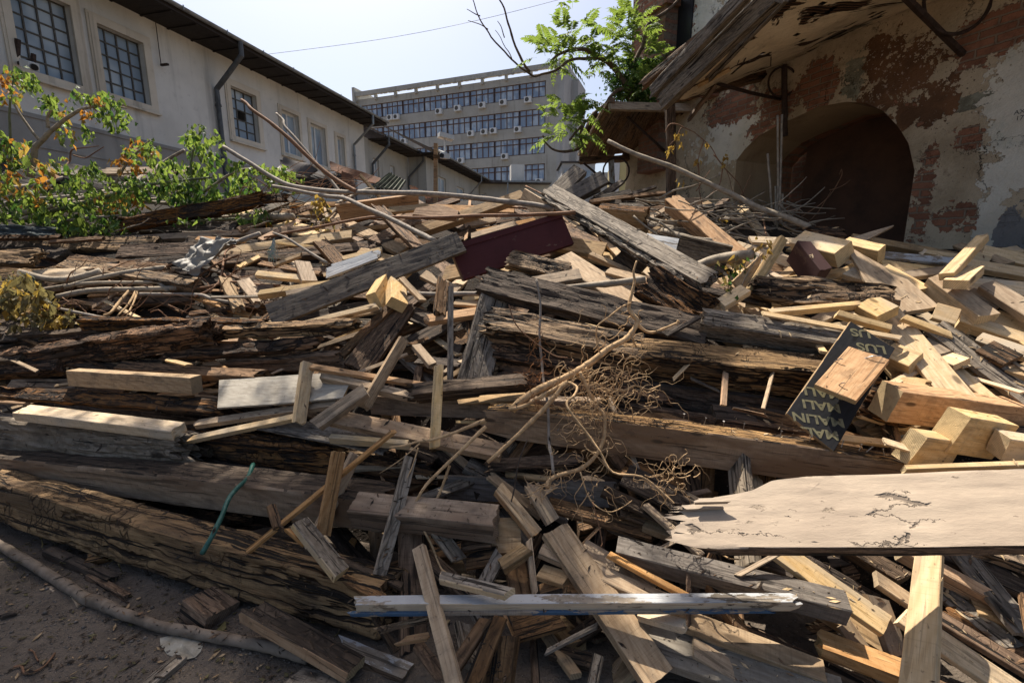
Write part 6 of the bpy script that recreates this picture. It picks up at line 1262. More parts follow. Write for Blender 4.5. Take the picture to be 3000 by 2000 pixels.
for i, (q, r_, m_, l_) in enumerate((
    ([(60, 795), (130, 815), (200, 820), (260, 808), (298, 796)], (8, 13), M_bark, 'thick pale curved root with a cut end in the tangle at left'),
    ([(190, 842), (260, 822), (360, 800), (485, 785)], (6, 8), M_bark, 'straight pale root above the pale curved one'),
    ([(110, 850), (230, 832), (340, 828), (420, 828), (460, 826), (478, 840), (492, 852)], (5, 6), M_bark, 'long root bending down at its tip in the tangle'),
    ([(170, 870), (260, 852), (380, 848), (520, 845)], (9, 7), M_bark, 'shaded root lying under the long bent one'),
    ([(410, 862), (520, 862), (590, 865), (620, 876), (692, 888)], (5, 5), M_barkg, 'grey crooked twig running right to the crumbled boards'),
    ([(180, 905), (230, 915), (290, 928), (360, 935)], (4, 5), M_barkg, 'grey twig left of the flaking log'),
    ([(570, 870), (640, 828), (660, 740), (690, 722)], (3, 3), M_barkr, 'reddish looping twig in front of the plastic bag'),
    ([(520, 845), (600, 842), (680, 826), (760, 834), (820, 836)], (4, 3), M_barkr, 'reddish twig from the bag to the pine plank'),
    ([(575, 815), (640, 770), (700, 748)], (3, 3), M_barkr, 'short reddish twig by the bag'),
    ([(380, 850), (350, 885), (325, 915), (305, 922)], (5, 3), M_root, 'pale hanging root, left of three'),
    ([(400, 850), (378, 890), (345, 925)], (4, 2), M_root, 'pale hanging root, middle of three'),
    ([(404, 850), (392, 885), (368, 928)], (3, 2), M_root, 'pale hanging root, right of three'),
    ([(0, 640), (120, 612), (260, 575), (360, 545), (430, 510), (480, 475), (540, 440)], (9, 4), M_bark, 'long branch rising right through the leaves'),
    ([(0, 560), (90, 545), (200, 520), (310, 510)], (9, 5), M_bark, 'thick branch at the left edge among the leaves'),
    ([(60, 645), (170, 618), (300, 610), (400, 590), (520, 598), (640, 590)], (6, 4), M_bark, 'pale branch snaking level through the leaves'),
    ([(0, 600), (130, 583), (300, 570), (420, 560), (560, 550)], (7, 4), M_barkg, 'grey branch in the middle of the leaves'),
    ([(150, 600), (300, 590), (470, 583)], (6, 4), M_bark, 'short straight branch under the grey one in the leaves'),
    ([(430, 528), (500, 570), (545, 592)], (2, 3), M_barkr, 'thin red twig slanting down in the leaves'),
    ([(452, 502), (500, 540), (550, 590)], (2, 3), M_barkr, 'second thin red twig slanting down in the leaves'),
    ([(188, 490), (205, 470), (210, 440), (250, 433), (290, 428)], (3, 1), M_barkr, 'bare forked twig before the cement band'),
    ([(215, 455), (250, 463), (280, 445), (305, 430)], (2, 1), M_barkr, 'curved bare twig beside the forked one'),
    ([(560, 628), (640, 640), (720, 636), (860, 635)], (8, 10), M_bark, 'broken pale log end right of the leaves'),
    ([(985, 598), (1020, 580), (1060, 560), (1085, 553)], (5, 4), M_bark, 'short twig hooking over the grey branches'),
    ([(945, 650), (975, 620), (1005, 598)], (6, 5), M_bark, 'short crooked stick left of the orange board'),
    ([(1940, 675), (2030, 700), (2120, 706)], (8, 7), M_bark, 'round stick behind the squared beam with the rotten top'),
    ([(1890, 636), (1970, 655), (2050, 664), (2130, 672)], (5, 4), M_bark, 'thin stick crossing behind the squared beam'),
    ([(1440, 605), (1560, 612), (1620, 620)], (3, 3), M_barkr, 'thin red twig below the big grey branch'),
    ([(1540, 545), (1600, 575), (1650, 610)], (2, 3), M_barkr, 'thin red twig beside the triangular board'),
    ([(2210, 620), (2235, 640), (2245, 690), (2260, 700)], (3, 2), M_barkr, 'short bent twig before the archway'))):
    stick('twig' if max(r_) < 6 else 'branch', l_, 'twig' if max(r_) < 6 else 'branch', q, r_, m_, f=.10 if q[0][0] < 720 and q[0][1] > 700 else .25)
hose = stick('garden_hose', 'cut piece of green garden hose hanging over the beams at lower left', 'hose', [(742, 1360, 2.6), (725, 1400, 2.45), (695, 1430, 2.3), (672, 1458, 2.2), (650, 1510, 2.08), (622, 1568, 1.98), (592, 1620, 1.94)], (6.5, 7), simple('teal_hose', (.014, .075, .058), .45, 0, .3, 20, .3, (.06, .15, .12)), n=10, wob=.001, kn=0)
b_ = MB(); b_.tube([P(592, 1620, 1.938), P(590, 1624, 1.935)], .0075, 10, 1); b_.build('hose_opening', M_black, hose)
for (q, l_) in (([(2278, 338, 5.3), (2279, 500, 5.2), (2277, 672, 5.1)], 'tall thin dry cane before the archway, left of the tall pair'), ([(2291, 336, 5.3), (2287, 500, 5.2), (2283, 640, 5.1)], 'tall thin dry cane before the archway, right of the tall pair'), ([(2249, 451, 5.3), (2256, 540, 5.2), (2263, 640, 5.1)], 'shorter thin dry cane left of the tall pair'), ([(2272, 545, 5.2), (2272, 660, 5.1)], 'short cane at the foot of the tall pair'), ([(2293, 568, 5.2), (2290, 640, 5.1)], 'short cane right of the tall pair')):
    stick('dry_cane', l_, 'cane', q, (3.2, 2.6), M_bark, kn=0)
# dry brush behind the crest (one tangled mass) and twig tangles
def tangle(name, m, n, x0, x1, y0, y1, ln, r_, ang, label, d=None, seed=1, kink=.5, f=(.0, .3)):
    rr = random.Random(seed); b_ = MB()
    for i in range(n):
        x, y = rr.uniform(x0, x1), rr.uniform(y0, y1); a_ = R(rr.gauss(*ang)); L_ = rr.uniform(*ln); k = 5; pts = []; dd = (d if d else D(x, y)) - rr.uniform(*f); px, py_ = x, y
        for j in range(k):
            pts.append(P(px, py_, dd)); a_ += rr.gauss(0, kink); px += math.cos(a_) * L_ / k; py_ += math.sin(a_) * L_ / k; dd += rr.uniform(-.04, .04)
        kk = camdepth(pts[0]) / F; r0 = rr.uniform(*r_); b_.tube(pts, [r0 * kk * (1 - .6 * j / (k - 1)) for j in range(k)], 5, 2, .003, seed=i)
    return tag(b_.build(name, m, smooth=True), label, 'brush', kind='stuff')
tangle('dry_brush', M_bark, 110, 1850, 2330, 580, 690, (90, 260), (1.2, 4), (12, 18), 'dry brush tangled at the foot of the archway', d=4.9, seed=3, kink=.18, f=(-.6, .5))
tangle('dry_brush', M_barkr, 60, 700, 1000, 510, 660, (60, 180), (.8, 1.8), (-12, 22), 'fine red dry brush in front of the broken concrete wall', d=6.0, seed=4, kink=.25, f=(-.3, .3))
tangle('twig_tangle', M_barkr, 70, 120, 780, 790, 960, (50, 200), (.8, 2.6), (3, 28), 'fine brown twigs matted between the old beams at left', seed=5, kink=.4, f=(.0, .2))
tangle('twig_tangle', M_bark, 40, 60, 900, 560, 690, (80, 220), (1.2, 3), (-6, 12), 'fine pale twigs under the green leaves', seed=6, kink=.15, f=(-.1, .3))
tangle('dry_grass', M_leafdry, 60, -20, 620, 1560, 1700, (20, 70), (.8, 2), (15, 30), 'dead grass and bark shreds in the gap under the lowest beam', seed=8, kink=.3, f=(-.02, .1))
# vine with yellow leaves before the post
vine = empty('dry_vine', P(2000, 450, 5.5), label='thin dry vine with yellow leaves hanging beside the wooden post', cat='vine')
b_ = MB()
for q in ([(1945, 390), (1965, 365), (2005, 372), (2060, 410), (2100, 460), (2130, 510), (2150, 580)], [(2000, 375), (1985, 400), (1960, 430)], [(2060, 410), (2050, 450), (2040, 490)], [(2120, 490), (2110, 540), (2080, 570)], [(2090, 455), (2140, 510), (2175, 560), (2200, 620)], [(2150, 600), (2180, 560), (2200, 510)], [(2040, 560), (2060, 530), (2080, 500)], [(2045, 470), (2050, 560), (2060, 640)], [(2340, 640), (2400, 600), (2440, 560), (2460, 520), (2463, 492), (2455, 510)], [(2430, 558), (2470, 545), (2490, 527)], [(2300, 690), (2380, 640), (2430, 565)]):
    b_ = MB(); pts = [P(x, y, 5.3) for x, y in q]; b_.tube(pts, [.007, .003], 5, 4, .02, seed=q[0][0]); b_.build('stem', M_barkr, vine, smooth=True)

# ------------------------------------------------------------------ uprooted root cluster in the middle
rc = empty('uprooted_root', P(1655, 1110, 2.5), label='uprooted bush with a mass of pale tangled roots in the centre of the heap', cat='root cluster')
def rt(q, r_, dd, m=M_root, name='root', n=8, wob=.006):
    pts = [P(x, y, dd[0] + (dd[1] - dd[0]) * i / (len(q) - 1)) for i, (x, y) in enumerate(q)]; kk = [camdepth(p) / F for p in pts]
    b_ = MB(); b_.tube(pts, [.8 * (r_[0] + (r_[1] - r_[0]) * i / (len(q) - 1)) * kk[i] for i in range(len(q))], n, 4, wob, seed=q[0][0] * .1, knots=.5); return b_.build(name, m, rc, smooth=True)
rt([(1500, 1200), (1560, 1150), (1651, 1108), (1698, 1083), (1740, 1052), (1783, 1023), (1830, 995), (1851, 972), (1868, 942), (1852, 920), (1842, 900), (1850, 860), (1859, 823), (1856, 795), (1864, 764)], (16, 3), (2.42, 2.62), name='stem')
rt([(1655, 1123), (1600, 1190), (1540, 1250), (1430, 1353)], (8, 7), (2.36, 2.22))
rt([(1664, 1120), (1590, 1160), (1530, 1190), (1490, 1198)], (10, 5), (2.40, 2.38))
rt([(1864, 945), (1890, 968), (1912, 972), (1935, 965), (1975, 950), (1990, 944), (1985, 940)], (6, 3), (2.6, 2.58))
rt([(1850, 888), (1820, 900), (1780, 930), (1750, 955), (1748, 990), (1755, 1030)], (3, 3), (2.55, 2.5))
rt([(1665, 1120), (1690, 1135), (1680, 1160), (1662, 1175), (1668, 1200), (1723, 1276), (1757, 1323), (1796, 1383), (1881, 1396), (1944, 1447), (1995, 1498), (2012, 1540), (2030, 1583), (2080, 1600), (2130, 1632), (2166, 1638)], (5, 2.4), (2.32, 1.62))
rt([(1700, 1090), (1740, 1180), (1770, 1210), (1774, 1255), (1766, 1298), (1735, 1345), (1698, 1374), (1660, 1385), (1625, 1396), (1606, 1412), (1604, 1430)], (6, 8), (2.38, 2.12))
rt([(1423, 1251), (1380, 1290), (1312, 1357), (1250, 1420), (1202, 1498), (1180, 1515)], (7, 4), (2.28, 2.04))
rt([(1317, 1361), (1290, 1440), (1255, 1500), (1237, 1535), (1262, 1590), (1285, 1650), (1300, 1672), (1335, 1690)], (5, 3), (2.2, 1.84))
rt([(1423, 1230), (1370, 1252), (1321, 1272), (1260, 1290), (1223, 1293), (1180, 1305), (1140, 1310)], (7, 3), (2.36, 2.24))
rt([(1320, 1272), (1325, 1300), (1334, 1322)], (2, 1), (2.3, 2.26)); rt([(1230, 1298), (1180, 1340), (1112, 1386)], (3, 1), (2.24, 2.2)); rt([(1225, 1310), (1205, 1370), (1192, 1400)], (3, 1), (2.22, 2.14))
rt([(1572, 817), (1583, 883), (1581, 968), (1587, 1053), (1591, 1112), (1598, 1150), (1604, 1191), (1608, 1276), (1612, 1310), (1619, 1340), (1621, 1387)], (4, 6), (2.72, 2.14), M_barkg, 'dry_stem')
rt([(1490, 893), (1510, 950), (1560, 1000), (1620, 1040), (1665, 1048)], (2, 2.5), (2.6, 2.45), M_barkr)
rt([(1545, 1290), (1520, 1350), (1505, 1430), (1490, 1500)], (2, 3), (2.25, 2.1), M_barkd, 'dry_stem')
rt([(1800, 1140), (1830, 1145), (1860, 1130), (1900, 1140), (1935, 1128)], (5, 2), (2.4, 2.38)); rt([(1700, 1380), (1720, 1440), (1745, 1480), (1790, 1500), (1850, 1465)], (3, 1.5), (2.1, 2.0)); rt([(1735, 1470), (1755, 1540), (1765, 1590), (1762, 1600)], (2.4, 1.2), (2.02, 1.9), M_barkr)
def hairs(seeds, n, ln, r_, m, name, sd):
    rr = random.Random(sd); b_ = MB()
    for i in range(n):
        cx, cy, sx, sy, dd = rr.choice(seeds); x, y = rr.gauss(cx, sx), rr.gauss(cy, sy); a_ = rr.uniform(0, 6.28); L_ = rr.uniform(*ln); k = 8; pts = []; d_ = dd + rr.uniform(-.07, .10)
        for j in range(k):
            pts.append(P(x, y, d_)); a_ += rr.gauss(0, .75); x += math.cos(a_) * L_ / k; y += math.sin(a_) * L_ / k + 1.5; d_ += rr.uniform(-.015, .015)
        kk = camdepth(pts[0]) / F; r0 = rr.uniform(*r_); b_.tube(pts, [r0 * kk * (1 - .6 * j / (k - 1)) for j in range(k)], 5, 2, .002, seed=i)
    o = b_.build(name, m, rc, smooth=True); o['kind'] = 'stuff'
hairs([(1690, 1090, 40, 30, 2.4), (1760, 1110, 50, 35, 2.4), (1700, 1150, 50, 30, 2.36), (1800, 1120, 60, 40, 2.42), (1740, 1190, 40, 30, 2.34), (1850, 1150, 40, 25, 2.38)], 130, (50, 170), (.7, 2.0), M_root, 'fine_roots', 1)
hairs([(1730, 1230, 35, 40, 2.3), (1750, 1280, 35, 40, 2.26), (1760, 1060, 40, 40, 2.46), (1700, 1330, 30, 30, 2.2), (1740, 1420, 25, 40, 2.1), (1860, 960, 30, 30, 2.58), (1625, 1410, 16, 14, 2.12)], 80, (40, 150), (.9, 2.2), M_root, 'fine_roots', 2)
hairs([(1960, 1410, 35, 22, 1.98), (1920, 1420, 40, 20, 2.02), (1990, 1390, 25, 15, 1.97)], 34, (50, 130), (.9, 2.0), M_root, 'fine_roots', 3)
hairs([(1570, 1060, 12, 60, 2.45), (1575, 1150, 16, 30, 2.42), (1560, 1110, 16, 30, 2.44)], 60, (30, 90), (.6, 1.3), M_rootr, 'fine_roots', 4)
hairs([(1720, 1270, 25, 40, 2.28), (1740, 1210, 30, 30, 2.3)], 60, (25, 70), (.5, 1.0), M_root, 'fine_roots', 5)
# ------------------------------------------------------------------ foliage
def leaf(b_, p, d, nrm, L_, w_, m=0, droop=.25):
    s = d.cross(nrm).normalized(); t_ = p + d * L_ - nrm * L_ * droop; q1 = p + d * L_ * .42 + s * w_ + nrm * w_ * .35; q2 = p + d * L_ * .42 - s * w_ + nrm * w_ * .35
    q3 = p + d * L_ * .75 + s * w_ * .55 - nrm * L_ * droop * .4; q4 = p + d * L_ * .75 - s * w_ * .55 - nrm * L_ * droop * .4; mid = p + d * L_ * .5 - nrm * L_ * droop * .1
    n = len(b_.v); b_.v += [p, q1, q3, t_, q4, q2, mid]
    b_.f += [(n, n + 1, n + 2, n + 6), (n + 6, n + 2, n + 3), (n, n + 6, n + 4, n + 5), (n + 6, n + 3, n + 4)]; b_.m += [m] * 4
def rv3(rr): 
    while 1:
        v = Vector((rr.uniform(-1, 1), rr.uniform(-1, 1), rr.uniform(-1, 1)))
        if .05 < v.length < 1: return v.normalized()
def frond(b_, p, d, L_, rr, n=9, lw_=.24, m=0, mats=None, droop=.5):
    up = Vector((0, 0, 1)); d = d.normalized(); nrm = (up - d * up.dot(d)); nrm = nrm.normalized() if nrm.length > .1 else Vector((1, 0, 0)); s = d.cross(nrm); prev = p
    for i in range(n):
        t = (i + 1) / n; q = p + d * L_ * t - up * L_ * droop * t * t; mm = m
        b_.quad(prev - s * .0025, prev + s * .0025, q + s * .0025, q - s * .0025, m); prev = q
        if i == 0: continue
        ll = L_ * lw_ * (1.15 - abs(t - .45)) * rr.uniform(.8, 1.1)
        for sg in (-1, 1): leaf(b_, q, (s * sg + d * .45 - up * rr.uniform(.1, .5)).normalized(), (nrm + rv3(rr) * .35).normalized(), ll, ll * .21, mm, .2)
    leaf(b_, prev, (d - up * .7).normalized(), nrm, L_ * lw_ * .8, L_ * lw_ * .15, m)
rr = random.Random(11)
# tree growing out of the ruin
tr = empty('tree_of_heaven', P(1835, 280, 8.2), label='bright green tree with feathery leaves growing out of the ruined house', cat='tree')
b_ = MB()
def tb(q, r_, d, sub=5): r_ = (r_[0] * .8, r_[1] * .8); pts = [P(x, y, d[0] + (d[1] - d[0]) * i / (len(q) - 1)) for i, (x, y) in enumerate(q)]; b_.tube(pts, [(r_[0] + (r_[1] - r_[0]) * i / (len(q) - 1)) * camdepth(pts[i]) / F for i in range(len(q))], 8, sub, .02, seed=q[0][0] * .1, knots=.2)
tb([(1870, 330), (1850, 285), (1827, 238), (1793, 191), (1738, 157), (1696, 145), (1640, 160), (1612, 180)], (15, 3), (8.3, 7.6))
tb([(1770, 172), (1720, 172), (1670, 179), (1628, 204), (1577, 221), (1545, 212), (1500, 174), (1440, 110), (1405, 50), (1383, 0), (1350, -70)], (6, 1.2), (7.9, 7.2))
tb([(1552, 210), (1515, 150), (1490, 70), (1465, 0), (1440, -60)], (5, 2), (7.6, 7.2)); tb([(1430, 85), (1415, 75), (1372, 62)], (2, 1), (7.3, 7.2)); tb([(1405, 48), (1385, 40), (1370, 30)], (2, 1), (7.3, 7.2)); tb([(1478, 110), (1470, 80), (1458, 58)], (2, 1), (7.4, 7.3)); tb([(1500, 175), (1490, 150), (1450, 90)], (2, 1), (7.4, 7.3))
tb([(1850, 260), (1810, 265), (1772, 306), (1735, 340), (1700, 375), (1670, 410)], (7, 4), (8.1, 7.6)); tb([(1700, 430), (1662, 445), (1628, 442), (1600, 420), (1589, 395)], (6, 2), (7.7, 7.5)); tb([(1715, 350), (1700, 400), (1715, 440)], (5, 4), (7.7, 7.7))
tb([(1850, 200), (1880, 140), (1900, 70), (1960, 30), (2000, -20)], (8, 5), (8.2, 8.3))
b_.build('trunk', simple('tree_bark', (.16, .11, .075), .9, 0, .4, 14, .5), tr, smooth=True)
b_ = MB()
def crownfill(cx, cy, rx, ry, n, d, L_=(.25, .40), dr=.38, nl=9):
    for i in range(int(n * .78)):
        while 1:
            u, v_ = rr.uniform(-1, 1), rr.uniform(-1, 1)
            if u * u + v_ * v_ < 1: break
        p = P(cx + u * rx, cy + v_ * ry, d + rr.uniform(-.35, .35)); dr_ = Vector((u, rr.uniform(-.8, .5), -v_ * .6 + .35)) + rv3(rr) * .6
        frond(b_, p, dr_, rr.uniform(*L_), rr, nl, .32, 0, droop=dr)
for q in ((1640, 130, 60, 50, 26, 7.6), (1600, 170, 30, 40, 9, 7.6), (1700, 115, 60, 45, 24, 7.8), (1780, 120, 60, 60, 34, 8.0), (1850, 150, 70, 80, 60, 8.1), (1850, 70, 40, 50, 18, 8.1), (1740, 190, 40, 40, 10, 7.9), (1665, 320, 55, 38, 26, 7.6), (1655, 380, 45, 28, 18, 7.6), (1625, 350, 36, 26, 8, 7.5), (1700, 375, 36, 34, 12, 7.7), (1680, 60, 12, 40, 4, 7.8), (1900, 210, 60, 60, 40, 8.2)): crownfill(*q)
b_.build('crown', M_leaf, tr)
b_ = MB()
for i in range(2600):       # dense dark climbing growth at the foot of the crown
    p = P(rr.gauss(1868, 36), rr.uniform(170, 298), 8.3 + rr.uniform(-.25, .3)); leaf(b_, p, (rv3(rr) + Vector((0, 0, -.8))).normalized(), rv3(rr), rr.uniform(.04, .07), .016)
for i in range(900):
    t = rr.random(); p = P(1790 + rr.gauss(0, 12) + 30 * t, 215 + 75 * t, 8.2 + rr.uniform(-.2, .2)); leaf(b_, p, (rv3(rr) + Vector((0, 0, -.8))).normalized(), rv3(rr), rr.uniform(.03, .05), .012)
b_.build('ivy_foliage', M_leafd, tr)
# its upper limb reaching over the yard: shades the front of the heap
b_ = MB(); tl = [P(1350, -70, 7.2), Vector((-1.0, 6.6, 6.8)), Vector((-2.2, 6.0, 7.6)), Vector((-3.6, 5.7, 7.9)), Vector((-5.2, 5.5, 8.0))]; b_.tube(tl, [.03, .05, .07, .05, .03], 8, 5, .05)
b_.tube([P(2000, -20, 8.3), Vector((1.8, 7.6, 7.9)), Vector((.2, 6.6, 8.2)), Vector((-2.2, 6.0, 7.9))], [.12, .11, .09, .07], 8, 5, .05)
b_.build('upper_limb', M_bark, tr, smooth=True)
OVER = MB(); b_ = OVER
SH = [(-3.6, 5.3, 7.8, 2.7, .95, 2000)]
for (cx, cy, cz, rx_, ry_, n_) in SH:
    for i in range(n_):
        while 1:
            u, v_, w_ = rr.uniform(-1, 1), rr.uniform(-1, 1), rr.uniform(-1, 1)
            if u * u + v_ * v_ + w_ * w_ < 1: break
        p = Vector((cx + u * rx_, cy + v_ * ry_, cz + w_ * .6))
        if noise.noise(p * 1.15 + Vector((3, 1, 0))) < -.12: continue
        frond(b_, p, Vector((u, v_, .2)) + rv3(rr), rr.uniform(.35, .5), rr, 7, .30, 0, droop=.4)
b_.build('upper_crown', M_leaf, tr)
# leafy cut branches at the upper left
def bunch(b_, p, n, L_, rr, mats, spread=.10):
    for i in range(n):
        o_ = rv3(rr) * spread * rr.random(); leaf(b_, p + o_, (rv3(rr) * .6 + Vector((0, 0, -.9))).normalized(), rv3(rr), rr.uniform(.7, 1.2) * L_, L_ * rr.uniform(.22, .34), rr.choice(mats), rr.uniform(.1, .5))
def leafy(label, stems, fills, name='leafy_branch', d0=6.2, seed=1, col=(0, 0, 0, 1, 0), pull=.0):
    rr = random.Random(seed); e_ = empty(name, P(stems[0][0][0], stems[0][0][1], d0), label=label, cat='leafy branch')
    gm_ = M_bark if seed % 2 else simple('green_stem_bark', (.16, .17, .09), .7, 0, .3, 14, .3)
    for q in stems:
        s_ = MB(); pts = [P(x, y, d0) for x, y in q[:-1]]; r_ = q[-1]; s_.tube(pts, [r_[0] * camdepth(p) / F + (r_[1] - r_[0]) * camdepth(p) / F * i / (len(pts) - 1) for i, p in enumerate(pts)], 7, 5, .01, seed=seed)
        s_.build('stem', gm_, e_, smooth=True)
    l_ = MB()
    for (cx, cy, rx_, ry_, n_, L_, cs) in fills:
        for i in range(int(n_ * (.62 if d0 > 5 else 1))):
            a_ = rr.uniform(0, 6.28); q = math.sqrt(rr.random()); x, y = cx + math.cos(a_) * rx_ * q, cy + math.sin(a_) * ry_ * q
            bunch(l_, P(x, y, d0 + rr.uniform(-.3, .35)), rr.randint(2, 5), L_ * rr.uniform(.8, 1.35), rr, cs, .09)
    l_.build('leaves', [M_leaf, M_leafo, M_leafd, M_leafy, M_leafdry], e_)
Gm = (0, 0, 0, 2); Om = (1, 1, 1, 3); Mx = (0, 0, 0, 1, 3)
leafy('upright sapling with green and orange leaves arching before the window wall at left', [[(88, 520), (100, 450), (115, 420), (160, 375), (210, 335), (250, 318), (310, 310), (370, 316), (9, 2)], [(120, 415), (60, 340), (32, 280), (25, 240), (4, 2)], [(140, 375), (142, 340), (170, 298), (5, 2)]],
      [(145, 305, 22, 26, 22, .085, Gm), (300, 285, 50, 18, 34, .08, Gm), (335, 330, 50, 40, 50, .085, Gm), (250, 335, 26, 26, 8, .07, Om), (290, 320, 25, 40, 13, .07, Om), (225, 285, 24, 22, 12, .08, Gm), (190, 330, 15, 30, 12, .075, Mx), (250, 390, 18, 20, 12, .075, Gm), (195, 390, 20, 40, 16, .08, Mx), (180, 470, 30, 20, 10, .07, Mx), (270, 295, 14, 8, 4, .06, Om)], d0=6.4, seed=21)
leafy('tuft of green and orange leaves at the left edge below the first window', [[(20, 560), (30, 420), (28, 300), (40, 230), (4, 2)]],
      [(60, 225, 40, 26, 36, .085, Gm), (95, 250, 14, 26, 14, .08, Gm), (15, 235, 18, 30, 14, .08, Om), (45, 275, 16, 24, 10, .08, Mx), (10, 420, 26, 30, 22, .09, Gm), (60, 430, 40, 25, 26, .085, Mx), (20, 490, 30, 40, 30, .09, Mx), (60, 470, 34, 20, 18, .085, Gm), (12, 290, 14, 16, 8, .07, Mx)], d0=6.2, seed=22)
leafy('small bush top with orange leaves in the middle of the leafy pile', [[(330, 560), (370, 480), (420, 430), (440, 410), (4, 2)]], [(400, 440, 36, 34, 40, .085, (0, 0, 1)), (445, 430, 14, 34, 18, .085, Gm), (370, 490, 34, 14, 9, .07, Om), (345, 470, 22, 10, 6, .07, Om), (440, 460, 22, 24, 10, .07, Mx)], d0=6.3, seed=23)
leafy('tall pointed spray of green leaves right of the orange leaved bush', [[(560, 560), (560, 470), (580, 400), (600, 375), (4, 2)]], [(575, 400, 24, 30, 20, .095, Gm), (610, 405, 55, 16, 26, .09, Gm), (590, 455, 50, 34, 38, .085, Gm), (560, 505, 70, 34, 46, .085, Gm), (640, 445, 35, 22, 12, .085, Gm), (585, 368, 12, 8, 5, .07, Gm)], d0=6.3, seed=24)
leafy('wide leafy branch pointing right towards the bare branches', [[(600, 560), (700, 500), (800, 500), (900, 520), (4, 2)]], [(720, 492, 50, 26, 34, .085, Gm), (790, 500, 60, 20, 36, .08, Gm), (850, 515, 46, 14, 22, .08, Gm), (700, 540, 60, 26, 40, .085, Gm), (780, 548, 60, 20, 24, .08, Gm), (860, 535, 30, 14, 9, .075, Gm)], d0=6.1, seed=25)
leafy('dense leafy branch lying in the middle of the green pile', [[(150, 620), (300, 580), (450, 540), (620, 520), (7, 3)]], [(300, 545, 120, 34, 90, .08, Gm), (440, 545, 90, 36, 95, .085, Gm), (560, 560, 80, 34, 90, .085, Gm), (640, 590, 70, 30, 50, .09, Gm), (330, 590, 100, 30, 80, .085, Mx), (240, 500, 60, 24, 40, .085, Gm), (480, 490, 60, 24, 40, .09, Gm)], d0=6.0, seed=26)
leafy('low leafy branch hanging over the dark logs at the left edge', [[(0, 690), (100, 660), (250, 640), (380, 630), (7, 3)]], [(80, 560, 90, 40, 60, .09, Mx), (60, 620, 90, 40, 70, .09, Gm), (180, 620, 100, 40, 90, .085, Gm), (270, 660, 90, 26, 70, .08, Gm), (100, 670, 100, 14, 34, .08, Gm), (200, 690, 50, 14, 26, .07, (2, 2, 0)), (350, 640, 50, 24, 34, .08, Gm), (100, 500, 80, 20, 20, .085, Mx)], d0=5.75, seed=27)
leafy('sparse leaves under the rotten beam at the end of the green pile', [[(560, 650), (680, 640), (800, 650), (4, 2)]], [(740, 625, 50, 22, 30, .08, Gm), (560, 640, 50, 14, 20, .07, Gm), (770, 655, 30, 8, 8, .06, Mx), (330, 745, 24, 6, 3, .06, Gm)], d0=5.6, seed=28)
leafy('spray of dry yellow leaves between the bare branches', [[(900, 690), (930, 640), (935, 590), (3, 1)]], [(940, 600, 22, 26, 22, .07, (3, 3, 4)), (925, 650, 34, 20, 16, .06, (3, 4)), (860, 640, 18, 16, 6, .06, (3, 4))], d0=5.5, seed=29)
leafy('heap of withered olive leaves at the left edge between the beams', [[(-20, 900), (60, 860), (160, 900), (6, 3)], [(60, 870), (100, 820), (60, 800), (3, 1)]], [(50, 850, 70, 50, 44, .085, (4, 4, 4, 3)), (120, 900, 60, 40, 50, .08, (4, 4, 3)), (20, 920, 40, 50, 26, .08, (4, 4, 3)), (180, 930, 50, 40, 34, .08, (4, 4, 3)), (150, 960, 30, 30, 16, .075, (4, 3)), (170, 925, 10, 20, 4, .06, (3, 3))], d0=4.15, seed=30, name='withered_branch')
leafy('small olive green leaves under the thick cut stick', [[(2160, 870), (2190, 800), (2230, 740), (2, 1)]], [(2140, 800, 40, 26, 8, .05, (2, 4, 3)), (2130, 830, 20, 26, 7, .05, (2, 4)), (2180, 760, 30, 20, 7, .045, (2, 3, 4)), (2240, 722, 16, 10, 4, .04, (3,))], d0=3.35, seed=31, name='leafy_twig')
vb = MB()
for (x, y, n_) in ((1985, 395, 12), (1970, 430, 9), (2070, 420, 12), (2040, 470, 9), (2125, 460, 6), (2122, 480, 5), (1960, 445, 4), (2010, 385, 3), (2005, 530, 3), (1988, 528, 2), (2110, 640, 3), (2290, 650, 5), (2120, 645, 5), (1995, 425, 3)): bunch(vb, P(x, y, 5.3), n_, .055, rr, [0], .045)
vb.build('yellow_leaves', M_leafy, vine)
# hanging bag and rag
def sheet(name, m, c, label, cat, sx=1.0, n=26, amp=.06, seed=0):
    A_, B_, C_, D_ = [P(*q) for q in c]; b_ = MB()
    for i in range(n + 1):
        for j in range(n + 1):
            u, w_ = i / n, j / n; p = A_.lerp(B_, u).lerp(D_.lerp(C_, u), w_); q = Vector((u * 4 + seed, w_ * 2.5, seed))
            fold = amp * (noise.noise(q) + .5 * noise.noise(q * 2.7) + .25 * abs(noise.noise(q * 5))); e_ = .12 * noise.noise(Vector((u * 5, w_ * 5, seed + 4)))
            b_.v.append(p + Vector((e_ * .25, -fold, fold * .4)))
    for i in range(n):
        for j in range(n): b_.f.append((i * (n + 1) + j, (i + 1) * (n + 1) + j, (i + 1) * (n + 1) + j + 1, i * (n + 1) + j + 1)); b_.m.append(0)
    return tag(b_.build(name, m, smooth=True), label, cat)
tp = NT('cloudy_plastic'); tp.fin((.24, .22, .19), .6); tp.p.inputs['Specular IOR Level'].default_value = .3
sheet('plastic_bag', tp.m, [(590, 698, 4.55), (690, 700, 4.5), (570, 808, 4.15), (512, 775, 4.2)], 'cloudy grey torn plastic bag draped over the old beams', 'plastic bag', amp=.09, seed=3)
sheet('plastic_bag', tp.m, [(670, 696, 4.6), (706, 706, 4.6), (640, 730, 4.45), (600, 740, 4.4)], 'loose corner of grey plastic film behind the torn bag', 'plastic film', amp=.05, seed=8)
b_ = MB(); rr2 = random.Random(4)
